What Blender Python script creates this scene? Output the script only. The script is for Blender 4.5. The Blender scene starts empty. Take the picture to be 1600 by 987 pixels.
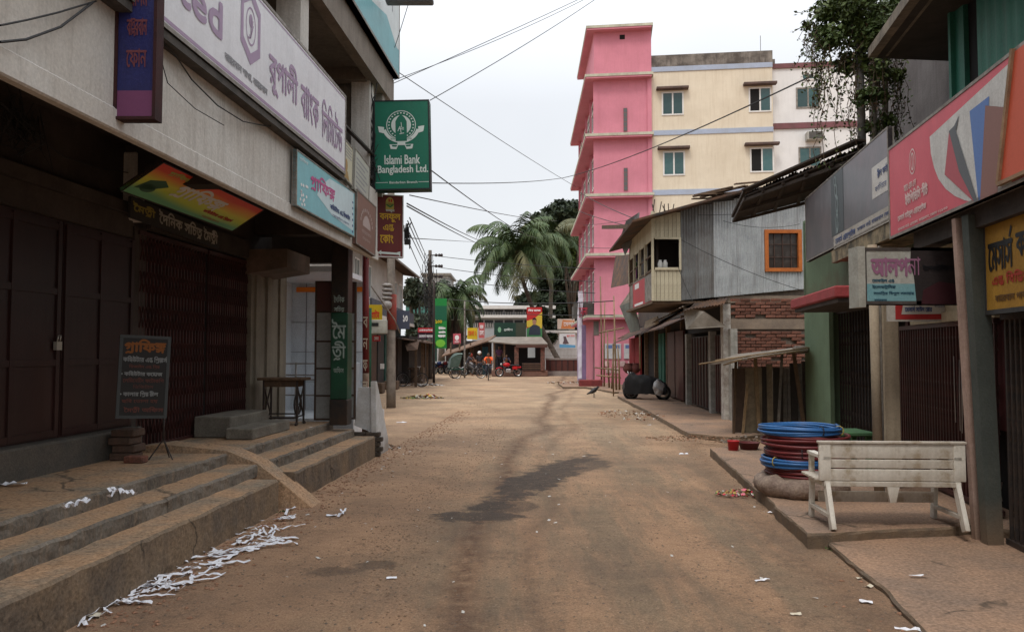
import bpy, bmesh, math, random
from mathutils import Vector, Matrix, noise, geometry
random.seed(7)
SC = bpy.context.scene
COL = SC.collection
# ------------------------------------------------------------ camera
FPX, CX, CY = 1244.0, 800.0, 493.5          # focal length and centre, in pixels of the 1600 px wide photograph
PITCH = math.radians(2.6)
EYE = Vector((0, 0, 1.7))
cam = bpy.data.objects.new('camera', bpy.data.cameras.new('camera'))
COL.objects.link(cam)
cam.data.sensor_width = 36
cam.data.lens = 36 * FPX / 1600
cam.data.clip_start = .05
cam.data.clip_end = 2000
cam.location = EYE
cam.rotation_euler = (math.pi / 2 + PITCH, 0, 0)
SC.camera = cam
# ------------------------------------------------------------ overcast daylight
SUN_EL, SUN_AZ = 58, 205                    # degrees; azimuth measured clockwise from +Y
w = bpy.data.worlds.new("World"); SC.world = w; w.use_nodes = True
nt = w.node_tree; bgn = nt.nodes['Background']
sky = nt.nodes.new('ShaderNodeTexSky'); sky.sky_type = 'NISHITA'; sky.sun_disc = False
sky.sun_elevation = math.radians(SUN_EL); sky.sun_rotation = math.radians(SUN_AZ)
sky.dust_density = 6; sky.air_density = 1.2; sky.ozone_density = 1
# overcast: the clear sky is mostly hidden by an even bright cloud sheet
cl = nt.nodes.new('ShaderNodeMixRGB'); cl.inputs[0].default_value = .9
tcw = nt.nodes.new('ShaderNodeTexCoord'); sepw = nt.nodes.new('ShaderNodeSeparateXYZ')
rmp = nt.nodes.new('ShaderNodeValToRGB')
rmp.color_ramp.elements[0].position = 0.0; rmp.color_ramp.elements[0].color = (5.5, 5.65, 5.8, 1)
rmp.color_ramp.elements[1].position = 1.0; rmp.color_ramp.elements[1].color = (14.5, 14.8, 15.2, 1)
e = rmp.color_ramp.elements.new(.3); e.color = (5.3, 5.45, 5.7, 1)
cln = nt.nodes.new('ShaderNodeTexNoise'); cln.inputs['Scale'].default_value = 1.6; cln.inputs['Detail'].default_value = 5
mlt = nt.nodes.new('ShaderNodeMixRGB'); mlt.blend_type = 'MULTIPLY'; mlt.inputs[0].default_value = 1
mpr = nt.nodes.new('ShaderNodeMapRange'); mpr.inputs[1].default_value = .3; mpr.inputs[2].default_value = .7
mpr.inputs[3].default_value = .9; mpr.inputs[4].default_value = 1.06
L = nt.links.new
L(tcw.outputs['Generated'], sepw.inputs[0]); L(sepw.outputs[2], rmp.inputs[0]); L(tcw.outputs['Generated'], cln.inputs['Vector'])
L(cln.outputs[0], mpr.inputs[0]); L(rmp.outputs[0], mlt.inputs[1]); L(mpr.outputs[0], mlt.inputs[2])
L(sky.outputs[0], cl.inputs[1]); L(mlt.outputs[0], cl.inputs[2]); L(cl.outputs[0], bgn.inputs[0])
bgn.inputs[1].default_value = .14
sl = bpy.data.lights.new('sun', 'SUN'); sl.energy = 1.1; sl.angle = math.radians(14); sl.color = (1, .94, .86)
so = bpy.data.objects.new('sun', sl); COL.objects.link(so)
az, el = math.radians(SUN_AZ), math.radians(SUN_EL)
sd = Vector((math.sin(az) * math.cos(el), math.cos(az) * math.cos(el), math.sin(el)))
so.rotation_euler = sd.to_track_quat('Z', 'Y').to_euler()
so.location = (0, 0, 40)
SC.view_settings.view_transform = 'Standard'; SC.view_settings.look = 'None'
SC.view_settings.exposure = .28; SC.view_settings.gamma = 1
SC.cycles.max_bounces = 6; SC.cycles.diffuse_bounces = 4; SC.cycles.glossy_bounces = 3; SC.cycles.transparent_max_bounces = 8
# ------------------------------------------------------------ measuring: a pixel of the photograph to a point in the place
_c, _s = math.cos(PITCH), math.sin(PITCH)
def ray(px, py):
    x, y = (px - CX) / FPX, (CY - py) / FPX
    return Vector((x, _c - _s * y, _s + _c * y))
def D(px, py, Y):
    r = ray(px, py); return EYE + r * (Y / r.y)
def G(px, py, z=0):
    r = ray(px, py); return EYE + r * ((z - EYE.z) / r.z)
def frame(k, off=0):                        # local +Y runs along a street line of slope k, +X to its right
    return Matrix.Translation((off, 0, 0)) @ Matrix.Rotation(-math.atan(k), 4, 'Z')
def onx(F, px, py, x):                      # local point on the plane local x = x
    I = F.inverted(); o = I @ EYE; r = I.to_3x3() @ ray(px, py); return o + r * ((x - o.x) / r.x)
def ony(F, px, py, y):
    I = F.inverted(); o = I @ EYE; r = I.to_3x3() @ ray(px, py); return o + r * ((y - o.y) / r.y)
def onz(F, px, py, z):
    I = F.inverted(); o = I @ EYE; r = I.to_3x3() @ ray(px, py); return o + r * ((z - o.z) / r.z)
W0 = Matrix.Identity(4)
# ------------------------------------------------------------ materials
MATS = {}
def mat(name, a, b=None, scale=4, rough=.85, bump=.15, bscale=60, metal=0, streak=0, scol=None, rand=0, lo=.35, hi=.65, spec=.3, fine=.12, coords='Object', dirt=0, dcol=(.2,.13,.08), dh=.5, crack=0):
    if name in MATS: return MATS[name]
    m = bpy.data.materials.new(name); m.use_nodes = True; MATS[name] = m
    n = m.node_tree; N = n.nodes.new; L = n.links.new
    p = n.nodes['Principled BSDF']
    p.inputs['Roughness'].default_value = rough; p.inputs['Metallic'].default_value = metal
    p.inputs['Specular IOR Level'].default_value = spec
    tc = N('ShaderNodeTexCoord'); co = tc.outputs[coords]
    a = tuple(a) + (1,) if len(a) == 3 else a
    cur = N('ShaderNodeRGB'); cur.outputs[0].default_value = a; out = cur.outputs[0]
    if b:
        t = N('ShaderNodeTexNoise'); t.inputs['Scale'].default_value = scale; t.inputs['Detail'].default_value = 8; t.inputs['Roughness'].default_value = .65
        L(co, t.inputs['Vector'])
        r = N('ShaderNodeMapRange'); r.inputs[1].default_value = lo; r.inputs[2].default_value = hi; L(t.outputs[0], r.inputs[0])
        x = N('ShaderNodeMixRGB'); L(r.outputs[0], x.inputs[0]); L(out, x.inputs[1]); x.inputs[2].default_value = tuple(b) + (1,); out = x.outputs[0]
    if streak:
        mp = N('ShaderNodeMapping'); mp.inputs['Scale'].default_value = (5, 5, .35); L(co, mp.inputs[0])
        t = N('ShaderNodeTexNoise'); t.inputs['Scale'].default_value = 2.2; t.inputs['Detail'].default_value = 9; t.inputs['Roughness'].default_value = .7; L(mp.outputs[0], t.inputs['Vector'])
        r = N('ShaderNodeMapRange'); r.inputs[1].default_value = .48; r.inputs[2].default_value = .75; r.inputs[4].default_value = streak; L(t.outputs[0], r.inputs[0])
        x = N('ShaderNodeMixRGB'); L(r.outputs[0], x.inputs[0]); L(out, x.inputs[1]); x.inputs[2].default_value = tuple(scol or (.08, .07, .055)) + (1,); out = x.outputs[0]
    if dirt:                                 # splashed mud on the lowest part, ragged upper edge (shape of its own)
        sp = N('ShaderNodeSeparateXYZ'); L(co, sp.inputs[0])
        t = N('ShaderNodeTexNoise'); t.inputs['Scale'].default_value = 3; t.inputs['Detail'].default_value = 7; L(co, t.inputs['Vector'])
        ad = N('ShaderNodeMath'); ad.operation = 'MULTIPLY_ADD'; L(t.outputs[0], ad.inputs[0]); ad.inputs[1].default_value = -dh * 1.6; L(sp.outputs[2], ad.inputs[2])
        r = N('ShaderNodeMapRange'); r.inputs[1].default_value = -dh * .6; r.inputs[2].default_value = dh * .25; r.inputs[3].default_value = dirt; r.inputs[4].default_value = 0; L(ad.outputs[0], r.inputs[0])
        x = N('ShaderNodeMixRGB'); L(r.outputs[0], x.inputs[0]); L(out, x.inputs[1]); x.inputs[2].default_value = tuple(dcol) + (1,); out = x.outputs[0]
    if crack:
        wn = N('ShaderNodeTexNoise'); wn.inputs['Scale'].default_value = 2.5; wn.inputs['Detail'].default_value = 6; L(co, wn.inputs['Vector'])
        wm = N('ShaderNodeMixRGB'); wm.blend_type = 'ADD'; wm.inputs[0].default_value = .45; L(co, wm.inputs[1]); L(wn.outputs[1], wm.inputs[2])
        vo = N('ShaderNodeTexVoronoi'); vo.feature = 'DISTANCE_TO_EDGE'; vo.inputs['Scale'].default_value = crack; L(wm.outputs[0], vo.inputs['Vector'])
        r = N('ShaderNodeMapRange'); r.inputs[1].default_value = .003; r.inputs[2].default_value = .014; r.inputs[3].default_value = .75; r.inputs[4].default_value = 0; L(vo.outputs['Distance'], r.inputs[0])
        pn = N('ShaderNodeTexNoise'); pn.inputs['Scale'].default_value = 1.1; L(co, pn.inputs['Vector']); pr_ = N('ShaderNodeMapRange'); pr_.inputs[1].default_value = .48; pr_.inputs[2].default_value = .55; L(pn.outputs[0], pr_.inputs[0])
        mm_ = N('ShaderNodeMath'); mm_.operation = 'MULTIPLY'; L(r.outputs[0], mm_.inputs[0]); L(pr_.outputs[0], mm_.inputs[1])
        x = N('ShaderNodeMixRGB'); L(mm_.outputs[0], x.inputs[0]); L(out, x.inputs[1]); x.inputs[2].default_value = (.05,.04,.03,1); out = x.outputs[0]
    if fine:
        t = N('ShaderNodeTexNoise'); t.inputs['Scale'].default_value = 38; t.inputs['Detail'].default_value = 6; t.inputs['Roughness'].default_value = .75; L(co, t.inputs['Vector'])
        r = N('ShaderNodeMapRange'); r.inputs[1].default_value = .3; r.inputs[2].default_value = .7; r.inputs[3].default_value = 1 - fine * 1.6; r.inputs[4].default_value = 1 + fine; L(t.outputs[0], r.inputs[0])
        x = N('ShaderNodeMixRGB'); x.blend_type = 'MULTIPLY'; x.inputs[0].default_value = 1; L(out, x.inputs[1]); L(r.outputs[0], x.inputs[2]); out = x.outputs[0]
    if rand:
        oi = N('ShaderNodeObjectInfo')
        r = N('ShaderNodeMapRange'); r.inputs[3].default_value = 1 - rand; r.inputs[4].default_value = 1 + rand; L(oi.outputs['Random'], r.inputs[0])
        x = N('ShaderNodeMixRGB'); x.blend_type = 'MULTIPLY'; x.inputs[0].default_value = 1; L(out, x.inputs[1]); L(r.outputs[0], x.inputs[2]); out = x.outputs[0]
    L(out, p.inputs['Base Color'])
    if bump:
        t = N('ShaderNodeTexNoise'); t.inputs['Scale'].default_value = bscale; t.inputs['Detail'].default_value = 6; L(co, t.inputs['Vector'])
        bp = N('ShaderNodeBump'); bp.inputs['Strength'].default_value = bump; bp.inputs['Distance'].default_value = .02; L(t.outputs[0], bp.inputs['Height']); L(bp.outputs[0], p.inputs['Normal'])
    return m
def flat(name, c, rough=.6, **k):
    return mat(name, c, None, rough=rough, bump=k.pop('bump', 0), fine=k.pop('fine', .05), **k)
# ------------------------------------------------------------ mesh builder
class MB:
    def __init__(s, M=None): s.v = []; s.f = []; s.mi = []; s.M = M or W0; s.cur = 0; s.sm = []; s.smooth = False
    def add(s, vs, fs, M=None):
        T = s.M @ M if M is not None else s.M
        b = len(s.v); s.v += [T @ Vector(v) for v in vs]
        for f in fs: s.f.append(tuple(b + i for i in f)); s.mi.append(s.cur); s.sm.append(s.smooth)
        return s
    def box(s, x0, x1, y0, y1, z0, z1, M=None):
        return s.add([(x0,y0,z0),(x1,y0,z0),(x1,y1,z0),(x0,y1,z0),(x0,y0,z1),(x1,y0,z1),(x1,y1,z1),(x0,y1,z1)],
                     [(0,3,2,1),(4,5,6,7),(0,1,5,4),(1,2,6,5),(2,3,7,6),(3,0,4,7)], M)
    def bbox(s, x0, x1, y0, y1, z0, z1, r=.01, M=None):     # box with chamfered edges
        bm = bmesh.new(); bmesh.ops.create_cube(bm, size=1)
        for v in bm.verts: v.co = Vector((x0 + (v.co.x+.5)*(x1-x0), y0 + (v.co.y+.5)*(y1-y0), z0 + (v.co.z+.5)*(z1-z0)))
        bmesh.ops.bevel(bm, geom=bm.edges[:], offset=min(r, .45*min(x1-x0, y1-y0, z1-z0)), segments=1, affect='EDGES')
        bm.verts.index_update()
        s.add([v.co.copy() for v in bm.verts], [[v.index for v in f.verts] for f in bm.faces], M); bm.free(); return s
    def quad(s, a, b, c, d): return s.add([a, b, c, d], [(0,1,2,3)])
    def slab(s, pts, n, th):                # a flat outline given thickness th along -n
        k = len(pts); n = Vector(n).normalized(); p2 = [Vector(p) - n*th for p in pts]
        return s.add([Vector(p) for p in pts] + p2, [tuple(range(k)), tuple(range(2*k-1, k-1, -1))] + [(i, k+i, k+(i+1) % k, (i+1) % k) for i in range(k)])
    def tube(s, pts, r, n=8, closed=False, caps=True, M=None):
        pts = [Vector(p) for p in pts]; k = len(pts); rs = r if isinstance(r, (list, tuple)) else [r]*k
        vs = []; fs = []; pu = None
        for i, p in enumerate(pts):
            if closed: t = pts[(i+1) % k] - pts[i-1]
            else: t = pts[min(i+1, k-1)] - pts[max(i-1, 0)]
            if t.length < 1e-9: t = Vector((0,0,1))
            t.normalize()
            if pu is None: u = t.cross(Vector((0,0,1)) if abs(t.z) < .9 else Vector((1,0,0)))
            else: u = pu - t*pu.dot(t)
            if u.length < 1e-6: u = t.cross(Vector((1,0,0)))
            u.normalize(); pu = u; w_ = t.cross(u)
            for j in range(n):
                a = 2*math.pi*j/n; vs.append(p + (u*math.cos(a) + w_*math.sin(a))*rs[i])
        for i in range(k if closed else k-1):
            for j in range(n):
                a = i*n+j; b_ = i*n+(j+1) % n; c = ((i+1) % k)*n+(j+1) % n; d = ((i+1) % k)*n+j
                fs.append((a, b_, c, d))
        if caps and not closed: fs += [tuple(range(n-1, -1, -1)), tuple((k-1)*n+j for j in range(n))]
        o = s.smooth; s.smooth = n >= 6; s.add(vs, fs, M); s.smooth = o; return s
    def bar(s, a, b, w, h=None, up=(0,0,1), M=None):        # square bar from a to b
        a, b = Vector(a), Vector(b); t = (b-a).normalized(); up = Vector(up)
        if abs(t.dot(up)) > .95: up = Vector((0,1,0))
        u = t.cross(up).normalized(); w2 = u.cross(t); h = h or w
        vs = [q + u*sx*w/2 + w2*sz*h/2 for q in (a, b) for sx, sz in ((-1,-1),(1,-1),(1,1),(-1,1))]
        return s.add(vs, [(0,1,2,3),(7,6,5,4),(0,4,5,1),(1,5,6,2),(2,6,7,3),(3,7,4,0)], M)
    def lathe(s, prof, n=16, M=None):
        vs = []; fs = []
        for r, z in prof:
            for j in range(n): a = 2*math.pi*j/n; vs.append((r*math.cos(a), r*math.sin(a), z))
        for i in range(len(prof)-1):
            for j in range(n): fs.append((i*n+j, i*n+(j+1) % n, (i+1)*n+(j+1) % n, (i+1)*n+j))
        fs += [tuple(range(n-1, -1, -1)), tuple((len(prof)-1)*n+j for j in range(n))]
        o = s.smooth; s.smooth = True; s.add(vs, fs, M); s.smooth = o; return s
    def ball(s, c, rx, ry=None, rz=None, seg=10, ring=7, M=None):
        ry = ry or rx; rz = rz or rx; c = Vector(c); vs = []; fs = []
        for i in range(ring+1):
            th = math.pi*i/ring
            for j in range(seg): a = 2*math.pi*j/seg; vs.append(c + Vector((rx*math.sin(th)*math.cos(a), ry*math.sin(th)*math.sin(a), -rz*math.cos(th))))
        for i in range(ring):
            for j in range(seg): fs.append((i*seg+j, i*seg+(j+1) % seg, (i+1)*seg+(j+1) % seg, (i+1)*seg+j))
        o = s.smooth; s.smooth = True; s.add(vs, fs, M); s.smooth = o; return s
    def rough(s, amp, freq=3, seed=0):      # uneven hand-made surface
        for i, v in enumerate(s.v):
            s.v[i] = v + noise.noise_vector(v*freq + Vector((seed, seed*2, 0)))*amp
        return s
def wloc(o):
    p = Vector(o.location)
    while o.parent: o = o.parent; p += Vector(o.location)
    return p
def obj(name, mb, mats, parent=None, label=None, cat=None, group=None, kind=None, origin=None):
    if not isinstance(mats, (list, tuple)): mats = [mats]
    if origin is None:
        xs = [v.x for v in mb.v]; ys = [v.y for v in mb.v]; zs = [v.z for v in mb.v]
        origin = Vector(((min(xs)+max(xs))/2, (min(ys)+max(ys))/2, min(zs)))
    origin = Vector(origin)
    me = bpy.data.meshes.new(name); me.from_pydata([v - origin for v in mb.v], [], mb.f)
    for m in mats: me.materials.append(m)
    if max(mb.mi, default=0) > 0: me.polygons.foreach_set('material_index', mb.mi)
    if any(mb.sm): me.polygons.foreach_set('use_smooth', mb.sm)
    me.validate(); me.update()
    o = bpy.data.objects.new(name, me); COL.objects.link(o)
    if parent is not None: o.parent = parent; o.location = origin - wloc(parent)
    else: o.location = origin
    tag(o, label, cat, group, kind); return o
def tag(o, label=None, cat=None, group=None, kind=None):
    if label: o['label'] = label
    if cat: o['category'] = cat
    if group: o['group'] = group
    if kind: o['kind'] = kind
    return o
def thing(name, label, cat, loc=(0,0,0), group=None):
    o = bpy.data.objects.new(name, None); COL.objects.link(o); o.location = loc; o.empty_display_size = .1
    return tag(o, label, cat, group)
def share(name, src, loc, parent, rot=None, scale=None):    # an alike piece sharing mesh data; loc is a world point
    o = bpy.data.objects.new(name, src.data if hasattr(src, 'data') else src); COL.objects.link(o); o.parent = parent
    o.location = Vector(loc) - wloc(parent)
    if rot is not None: o.rotation_euler = rot
    if scale is not None: o.scale = scale
    return o
def kids(o): return [c for c in bpy.data.objects if c.parent is o]
def copytree(o, loc, rz=0, label=None, scale=None):
    kid = {}
    for c in bpy.data.objects:
        if c.parent: kid.setdefault(c.parent, []).append(c)
    def rec(x, par):
        c = x.copy(); COL.objects.link(c); c.parent = par
        for k in kid.get(x, []): rec(k, c)
        return c
    r = rec(o, None); r.location = loc; r.rotation_euler = (0, 0, rz)
    if scale: r.scale = (scale,)*3
    if label: r['label'] = label
    return r
# ------------------------------------------------------------ lettering
def _beziers(cu, res):
    out = []
    for sp in cu.splines:
        P = []
        if sp.type == 'BEZIER':
            b = sp.bezier_points; n = len(b)
            for i in range(n):
                p, q = b[i], b[(i+1) % n]
                straight = (p.handle_right-p.co).length < 1e-5 and (q.handle_left-q.co).length < 1e-5
                k = 1 if straight else res
                P += [v.to_2d() for v in geometry.interpolate_bezier(p.co, p.handle_right, q.handle_left, q.co, k+1)[:-1]]
        else: P = [Vector((v.co.x, v.co.y)) for v in sp.points]
        Q = []
        for v in P:
            if not Q or (v-Q[-1]).length > 1e-4: Q.append(v)
        if len(Q) > 2: out.append(Q)
    return out
_GL = {}
def _curve(body, res):
    c = bpy.data.curves.new('t', 'FONT'); c.body = body; c.size = 1
    o = bpy.data.objects.new('t', c); COL.objects.link(o)
    cu = o.to_curve(bpy.context.evaluated_depsgraph_get()); P = _beziers(cu, res); o.to_curve_clear()
    bpy.data.objects.remove(o); bpy.data.curves.remove(c); return P
def glyph(ch):
    if ch not in _GL:
        ref = min(v.x for v in _curve('|', 3)[0])
        if ch == ' ': P = []; al = _curve('n n|', 3); adv = .27
        else:
            al = _curve(ch + '|', 3)
            bar_ = max(al, key=lambda q: min(v.x for v in q)); P = [q for q in al if q is not bar_]
            adv = min(v.x for v in bar_) - ref
        _GL[ch] = (P, adv)
    return _GL[ch]
def _wave(x, y, sc=1.):                     # the ra-phala stroke below a consonant
    pts = [(.10,.0),(-.06,-.03),(-.2,.01),(-.34,-.07)]; th = .035
    top = [Vector((x+a*sc, y+b*sc+th)) for a, b in pts]; bot = [Vector((x+a*sc, y+b*sc-th)) for a, b in pts]
    return [top + bot[::-1]]
PRE = 'িেৈ'
CONS = set(chr(c) for c in list(range(0x995, 0x9BA)) + [0x9DC, 0x9DD, 0x9DF])
def layout(s):                              # logical Bengali to placed outlines
    polys = []; x = 0; i = 0
    def put(ch, sx=1, sy=1, dx=0, dy=0, move=True):
        nonlocal x
        P, adv = glyph(ch)
        for q in P: polys.append([Vector((x + dx + v.x*sx, dy + v.y*sy)) for v in q])
        if move: x += adv*sx
    while i < len(s):
        ch = s[i]
        if ch in CONS:
            cl_ = [ch]; i += 1
            while i+1 < len(s) and s[i] == '্' and s[i+1] in CONS: cl_.append(s[i+1]); i += 2
            marks = []
            while i < len(s) and ('া' <= s[i] <= 'ৌ' or s[i] in 'ংঁ'): marks.append(s[i]); i += 1
            reph = len(cl_) > 1 and cl_[0] == 'র'
            if reph: cl_ = cl_[1:]
            post = []
            for m in marks:
                if m in PRE: put(m)
                elif m == 'ো': put('ে'); post.append('া')
                elif m == 'ৌ': put('ে'); post.append('ৗ')
                else: post.append(m)
            raph = len(cl_) > 1 and cl_[-1] == 'র'; yaph = len(cl_) > 1 and cl_[-1] == 'য'
            if raph or yaph: cl_ = cl_[:-1]
            x0 = x
            if len(cl_) == 1: put(cl_[0])
            else:
                put(cl_[0], .85, .62, 0, .28, False); put(cl_[1], .85, .5, .03, -.05)
            if raph: polys.extend(_wave((x0+x)/2+.12, -.04))
            if yaph: put('া', .9, 1); polys.append([Vector((x-.2,.1)), Vector((x+.0,.22)), Vector((x+.04,.16)), Vector((x-.16,.02))])
            if reph: polys.append([Vector((x-.3,.70)), Vector((x-.08,.92)), Vector((x-.02,.88)), Vector((x-.22,.68))])
            for m in post: put(m)
        else: put(ch); i += 1
    return polys
_TX = {}
def text_tris(s):
    if s in _TX: return _TX[s]
    polys = layout(s) if any('ঀ' <= c <= '৿' for c in s) else _curve(s, 3)
    V = []; E = []
    for q in polys:
        b = len(V); V += q; E += [(b+i, b+(i+1) % len(q)) for i in range(len(q))]
    vv, _, ff, *_r = geometry.delaunay_2d_cdt(V, E, [], 0, 1e-5)
    bbs = [(min(v.x for v in q), max(v.x for v in q), min(v.y for v in q), max(v.y for v in q)) for q in polys]
    keep = []
    for f in ff:
        c = (vv[f[0]] + vv[f[1]] + vv[f[2]])/3; wn = 0
        for q, b in zip(polys, bbs):
            if not (b[0] <= c.x <= b[1] and b[2] <= c.y <= b[3]): continue
            for i in range(len(q)):
                p0, p1 = q[i], q[(i+1) % len(q)]
                if p0.y <= c.y:
                    if p1.y > c.y and (p1.x-p0.x)*(c.y-p0.y) - (c.x-p0.x)*(p1.y-p0.y) > 0: wn += 1
                elif p1.y <= c.y and (p1.x-p0.x)*(c.y-p0.y) - (c.x-p0.x)*(p1.y-p0.y) < 0: wn -= 1
        if wn: keep.append(f)
    xs = [v.x for q in polys for v in q]; ys = [v.y for q in polys for v in q]
    r = ([v.copy() for v in vv], keep, (min(xs), max(xs), min(ys), max(ys))); _TX[s] = r; return r
class Board:
    """A sign face: origin o (bottom left), unit axes u (right) and v (up), n towards the reader; prints sit 4 mm proud per layer."""
    def __init__(s, o, u, v, w, h): s.o = Vector(o); s.u = Vector(u).normalized(); s.v = Vector(v).normalized(); s.n = s.u.cross(s.v).normalized(); s.w = w; s.h = h
    def P(s, a, b, lift=0): return s.o + s.u*(a*s.w) + s.v*(b*s.h) + s.n*lift
    def text(s, mb, t, x0, x1, y0, y1, lift=.004, slant=0, bold=0):
        if bold:
            for k, (a, b) in enumerate(((-bold, 0), (bold, 0), (0, -bold), (0, bold))): s.text(mb, t, x0+a/s.w, x1+a/s.w, y0+b/s.h, y1+b/s.h, lift+.0004*(k+1), slant)
        V, F, (a0, a1, b0, b1) = text_tris(t)
        mb.add([s.P(x0 + (p.x-a0)/(a1-a0)*(x1-x0) + slant*((p.y-b0)/(b1-b0)), y0 + (p.y-b0)/(b1-b0)*(y1-y0), lift) for p in V], F)
    def poly(s, mb, pts, lift=.002): mb.add([s.P(a, b, lift) for a, b in pts], [tuple(range(len(pts)))])
    def rect(s, mb, x0, x1, y0, y1, lift=.002): s.poly(mb, [(x0,y0),(x1,y0),(x1,y1),(x0,y1)], lift)
    def ring(s, mb, cx, cy, rx, ry, k=.85, n=28, lift=.003, a0=0, a1=2*math.pi):
        vs = []; 
        for i in range(n+1):
            a = a0 + (a1-a0)*i/n; vs += [s.P(cx+rx*math.cos(a), cy+ry*math.sin(a), lift), s.P(cx+rx*k*math.cos(a), cy+ry*k*math.sin(a), lift)]
        mb.add(vs, [(2*i, 2*i+2, 2*i+3, 2*i+1) for i in range(n)])
    def disc(s, mb, cx, cy, rx, ry, n=24, lift=.003): s.poly(mb, [(cx+rx*math.cos(2*math.pi*i/n), cy+ry*math.sin(2*math.pi*i/n)) for i in range(n)], lift)
    def line(s, mb, pts, th, lift=.003):
        for (a, b), (c, d) in zip(pts, pts[1:]):
            p, q = s.P(a, b, lift), s.P(c, d, lift); t = (q-p)
            if t.length < 1e-6: continue
            k = t.normalized().cross(s.n)*th/2; mb.add([p-k, q-k, q+k, p+k], [(0,1,2,3)])
def board4(F, x, tl, tr, br, bl):           # a sign in the plane local x = x, measured from its four pixel corners
    P = [F @ onx(F, *q, x) for q in (tl, tr, br, bl)]; return P
def rect_from(P, skew=False):                            # least fuss: bottom-left origin, axes from averaged edges
    tl, tr, br, bl = P; u = ((tr-tl)+(br-bl))/2; v = ((tl-bl)+(tr-br))/2; c = (tl+tr+br+bl)/4
    v = v - u*(v.dot(u)/u.dot(u)); return Board(c-u/2-v/2, u, v, u.length, v.length)
def panel(mb, B, th, grow=0.):               # the slab behind a Board
    g = grow; P = [B.o-B.u*g-B.v*g, B.o+B.u*(B.w+g)-B.v*g, B.o+B.u*(B.w+g)+B.v*(B.h+g), B.o-B.u*g+B.v*(B.h+g)]
    mb.slab(P, B.n, th); return mb
def rim(mb, B, wd, dep, lift=.006):          # four frame bars round a Board
    a = wd/2; o, u, v, n = B.o, B.u, B.v, B.n; z = n*(lift - dep/2)
    c = [o+u*a+v*a, o+u*(B.w-a)+v*a, o+u*(B.w-a)+v*(B.h-a), o+u*a+v*(B.h-a)]
    mb.bar(c[0]-u*a+z, c[1]+u*a+z, dep, wd, v); mb.bar(c[3]-u*a+z, c[2]+u*a+z, dep, wd, v)
    mb.bar(c[0]+v*a+z, c[3]-v*a+z, dep, wd, u); mb.bar(c[1]+v*a+z, c[2]-v*a+z, dep, wd, u)
def corr(mb, P0, U, V, nu_len, nv, pitch=.076, amp=.011, n_per=4, jag=0):
    """corrugated sheet: ridges run along V; P0 corner, U and V full edge vectors"""
    U, V = Vector(U), Vector(V); n = U.cross(V).normalized(); k = max(4, int(U.length/pitch*n_per)); vs = []; fs = []
    for j in range(nv+1):
        for i in range(k+1):
            a = i/k; off = math.sin(a*U.length/pitch*2*math.pi)*amp; p = Vector(P0) + U*a + V*(j/nv) + n*off
            if jag: p += n*(noise.noise(p*1.3)*jag)
            vs.append(p)
    for j in range(nv):
        for i in range(k): q = j*(k+1)+i; fs.append((q, q+1, q+k+2, q+k+1))
    o = mb.smooth; mb.smooth = True; mb.add(vs, fs); mb.smooth = o
# ------------------------------------------------------------ shared materials
C_plaster = mat('weathered_white_plaster', (.62,.60,.56), (.50,.46,.41), 1.2, streak=.5, scol=(.22,.19,.16), bump=.2, bscale=25)
C_soffit = mat('dark_concrete', (.075,.06,.052), (.04,.032,.028), 1.5, bump=.2, bscale=20, streak=.4, scol=(.04,.035,.03))  # dark concrete for soffits, beams and shop walls
C_step = mat('step_cement', (.25,.20,.145), (.42,.26,.15), 1.3, lo=.38, hi=.56, bump=.7, bscale=18, fine=.4, crack=.8)
C_stepface = mat('step_riser_cement', (.22,.19,.155), (.10,.085,.07), 2.5, bump=.6, bscale=14, fine=.3, crack=.9, streak=.5, scol=(.34,.23,.14))
C_stepdust = mat('dusty_brown_riser', (.25,.175,.11), (.15,.115,.085), 1.8, lo=.4, hi=.6, bump=.6, bscale=16, fine=.35, crack=.9, streak=.4, scol=(.10,.08,.06))
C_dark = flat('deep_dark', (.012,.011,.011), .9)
C_marooniron = mat('maroon_iron_paint', (.085,.028,.024), (.04,.018,.016), 6, rough=.45, bump=.1, fine=.2, rand=.25, spec=.4)
C_rustiron = mat('rusty_iron', (.10,.05,.035), (.05,.035,.03), 12, rough=.7, fine=.25)
C_darkiron = mat('dark_iron', (.03,.028,.028), (.06,.04,.03), 14, rough=.55, fine=.2)
C_white = mat('white_paint', (.72,.71,.69), (.62,.60,.57), 3, rough=.6, fine=.05)
C_grime = mat('grimy_frame', (.30,.28,.25), (.14,.12,.10), 7, rough=.6)
C_wood = mat('old_wood', (.16,.10,.06), (.09,.06,.04), 8, rough=.8, fine=.2, rand=.3)
C_bamboo = mat('bamboo', (.24,.165,.09), (.14,.095,.055), 9, rough=.6, rand=.3)
C_tin = mat('galvanised_tin', (.43,.45,.46), (.30,.32,.33), 2.5, rough=.5, metal=.2, fine=.15, streak=.5, scol=(.14,.12,.11), rand=.14, bump=.05)
C_tinold = mat('old_grey_tin', (.21,.22,.22), (.13,.12,.115), 2.2, rough=.6, metal=.3, streak=.6, scol=(.10,.07,.05), rand=.15)
C_tinrust = mat('rusted_dark_tin', (.045,.040,.038), (.14,.07,.038), 2.4, rough=.75, metal=.15, streak=.4, scol=(.03,.025,.02), rand=.2)
C_brick = mat('old_red_brick', (.22,.085,.055), (.12,.06,.045), 14, rough=.9, bump=.5, bscale=35, rand=.35, fine=.25)
C_mortar = mat('mortar', (.17,.135,.11), (.10,.08,.065), 9, bump=.4, fine=.2)
C_green = mat('leaf_green_wall_paint', (.16,.235,.145), (.125,.18,.11), 1.6, streak=.35, scol=(.09,.11,.07), bump=.12, rough=.75, dirt=.6, dh=.5, dcol=(.14,.10,.06))
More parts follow.
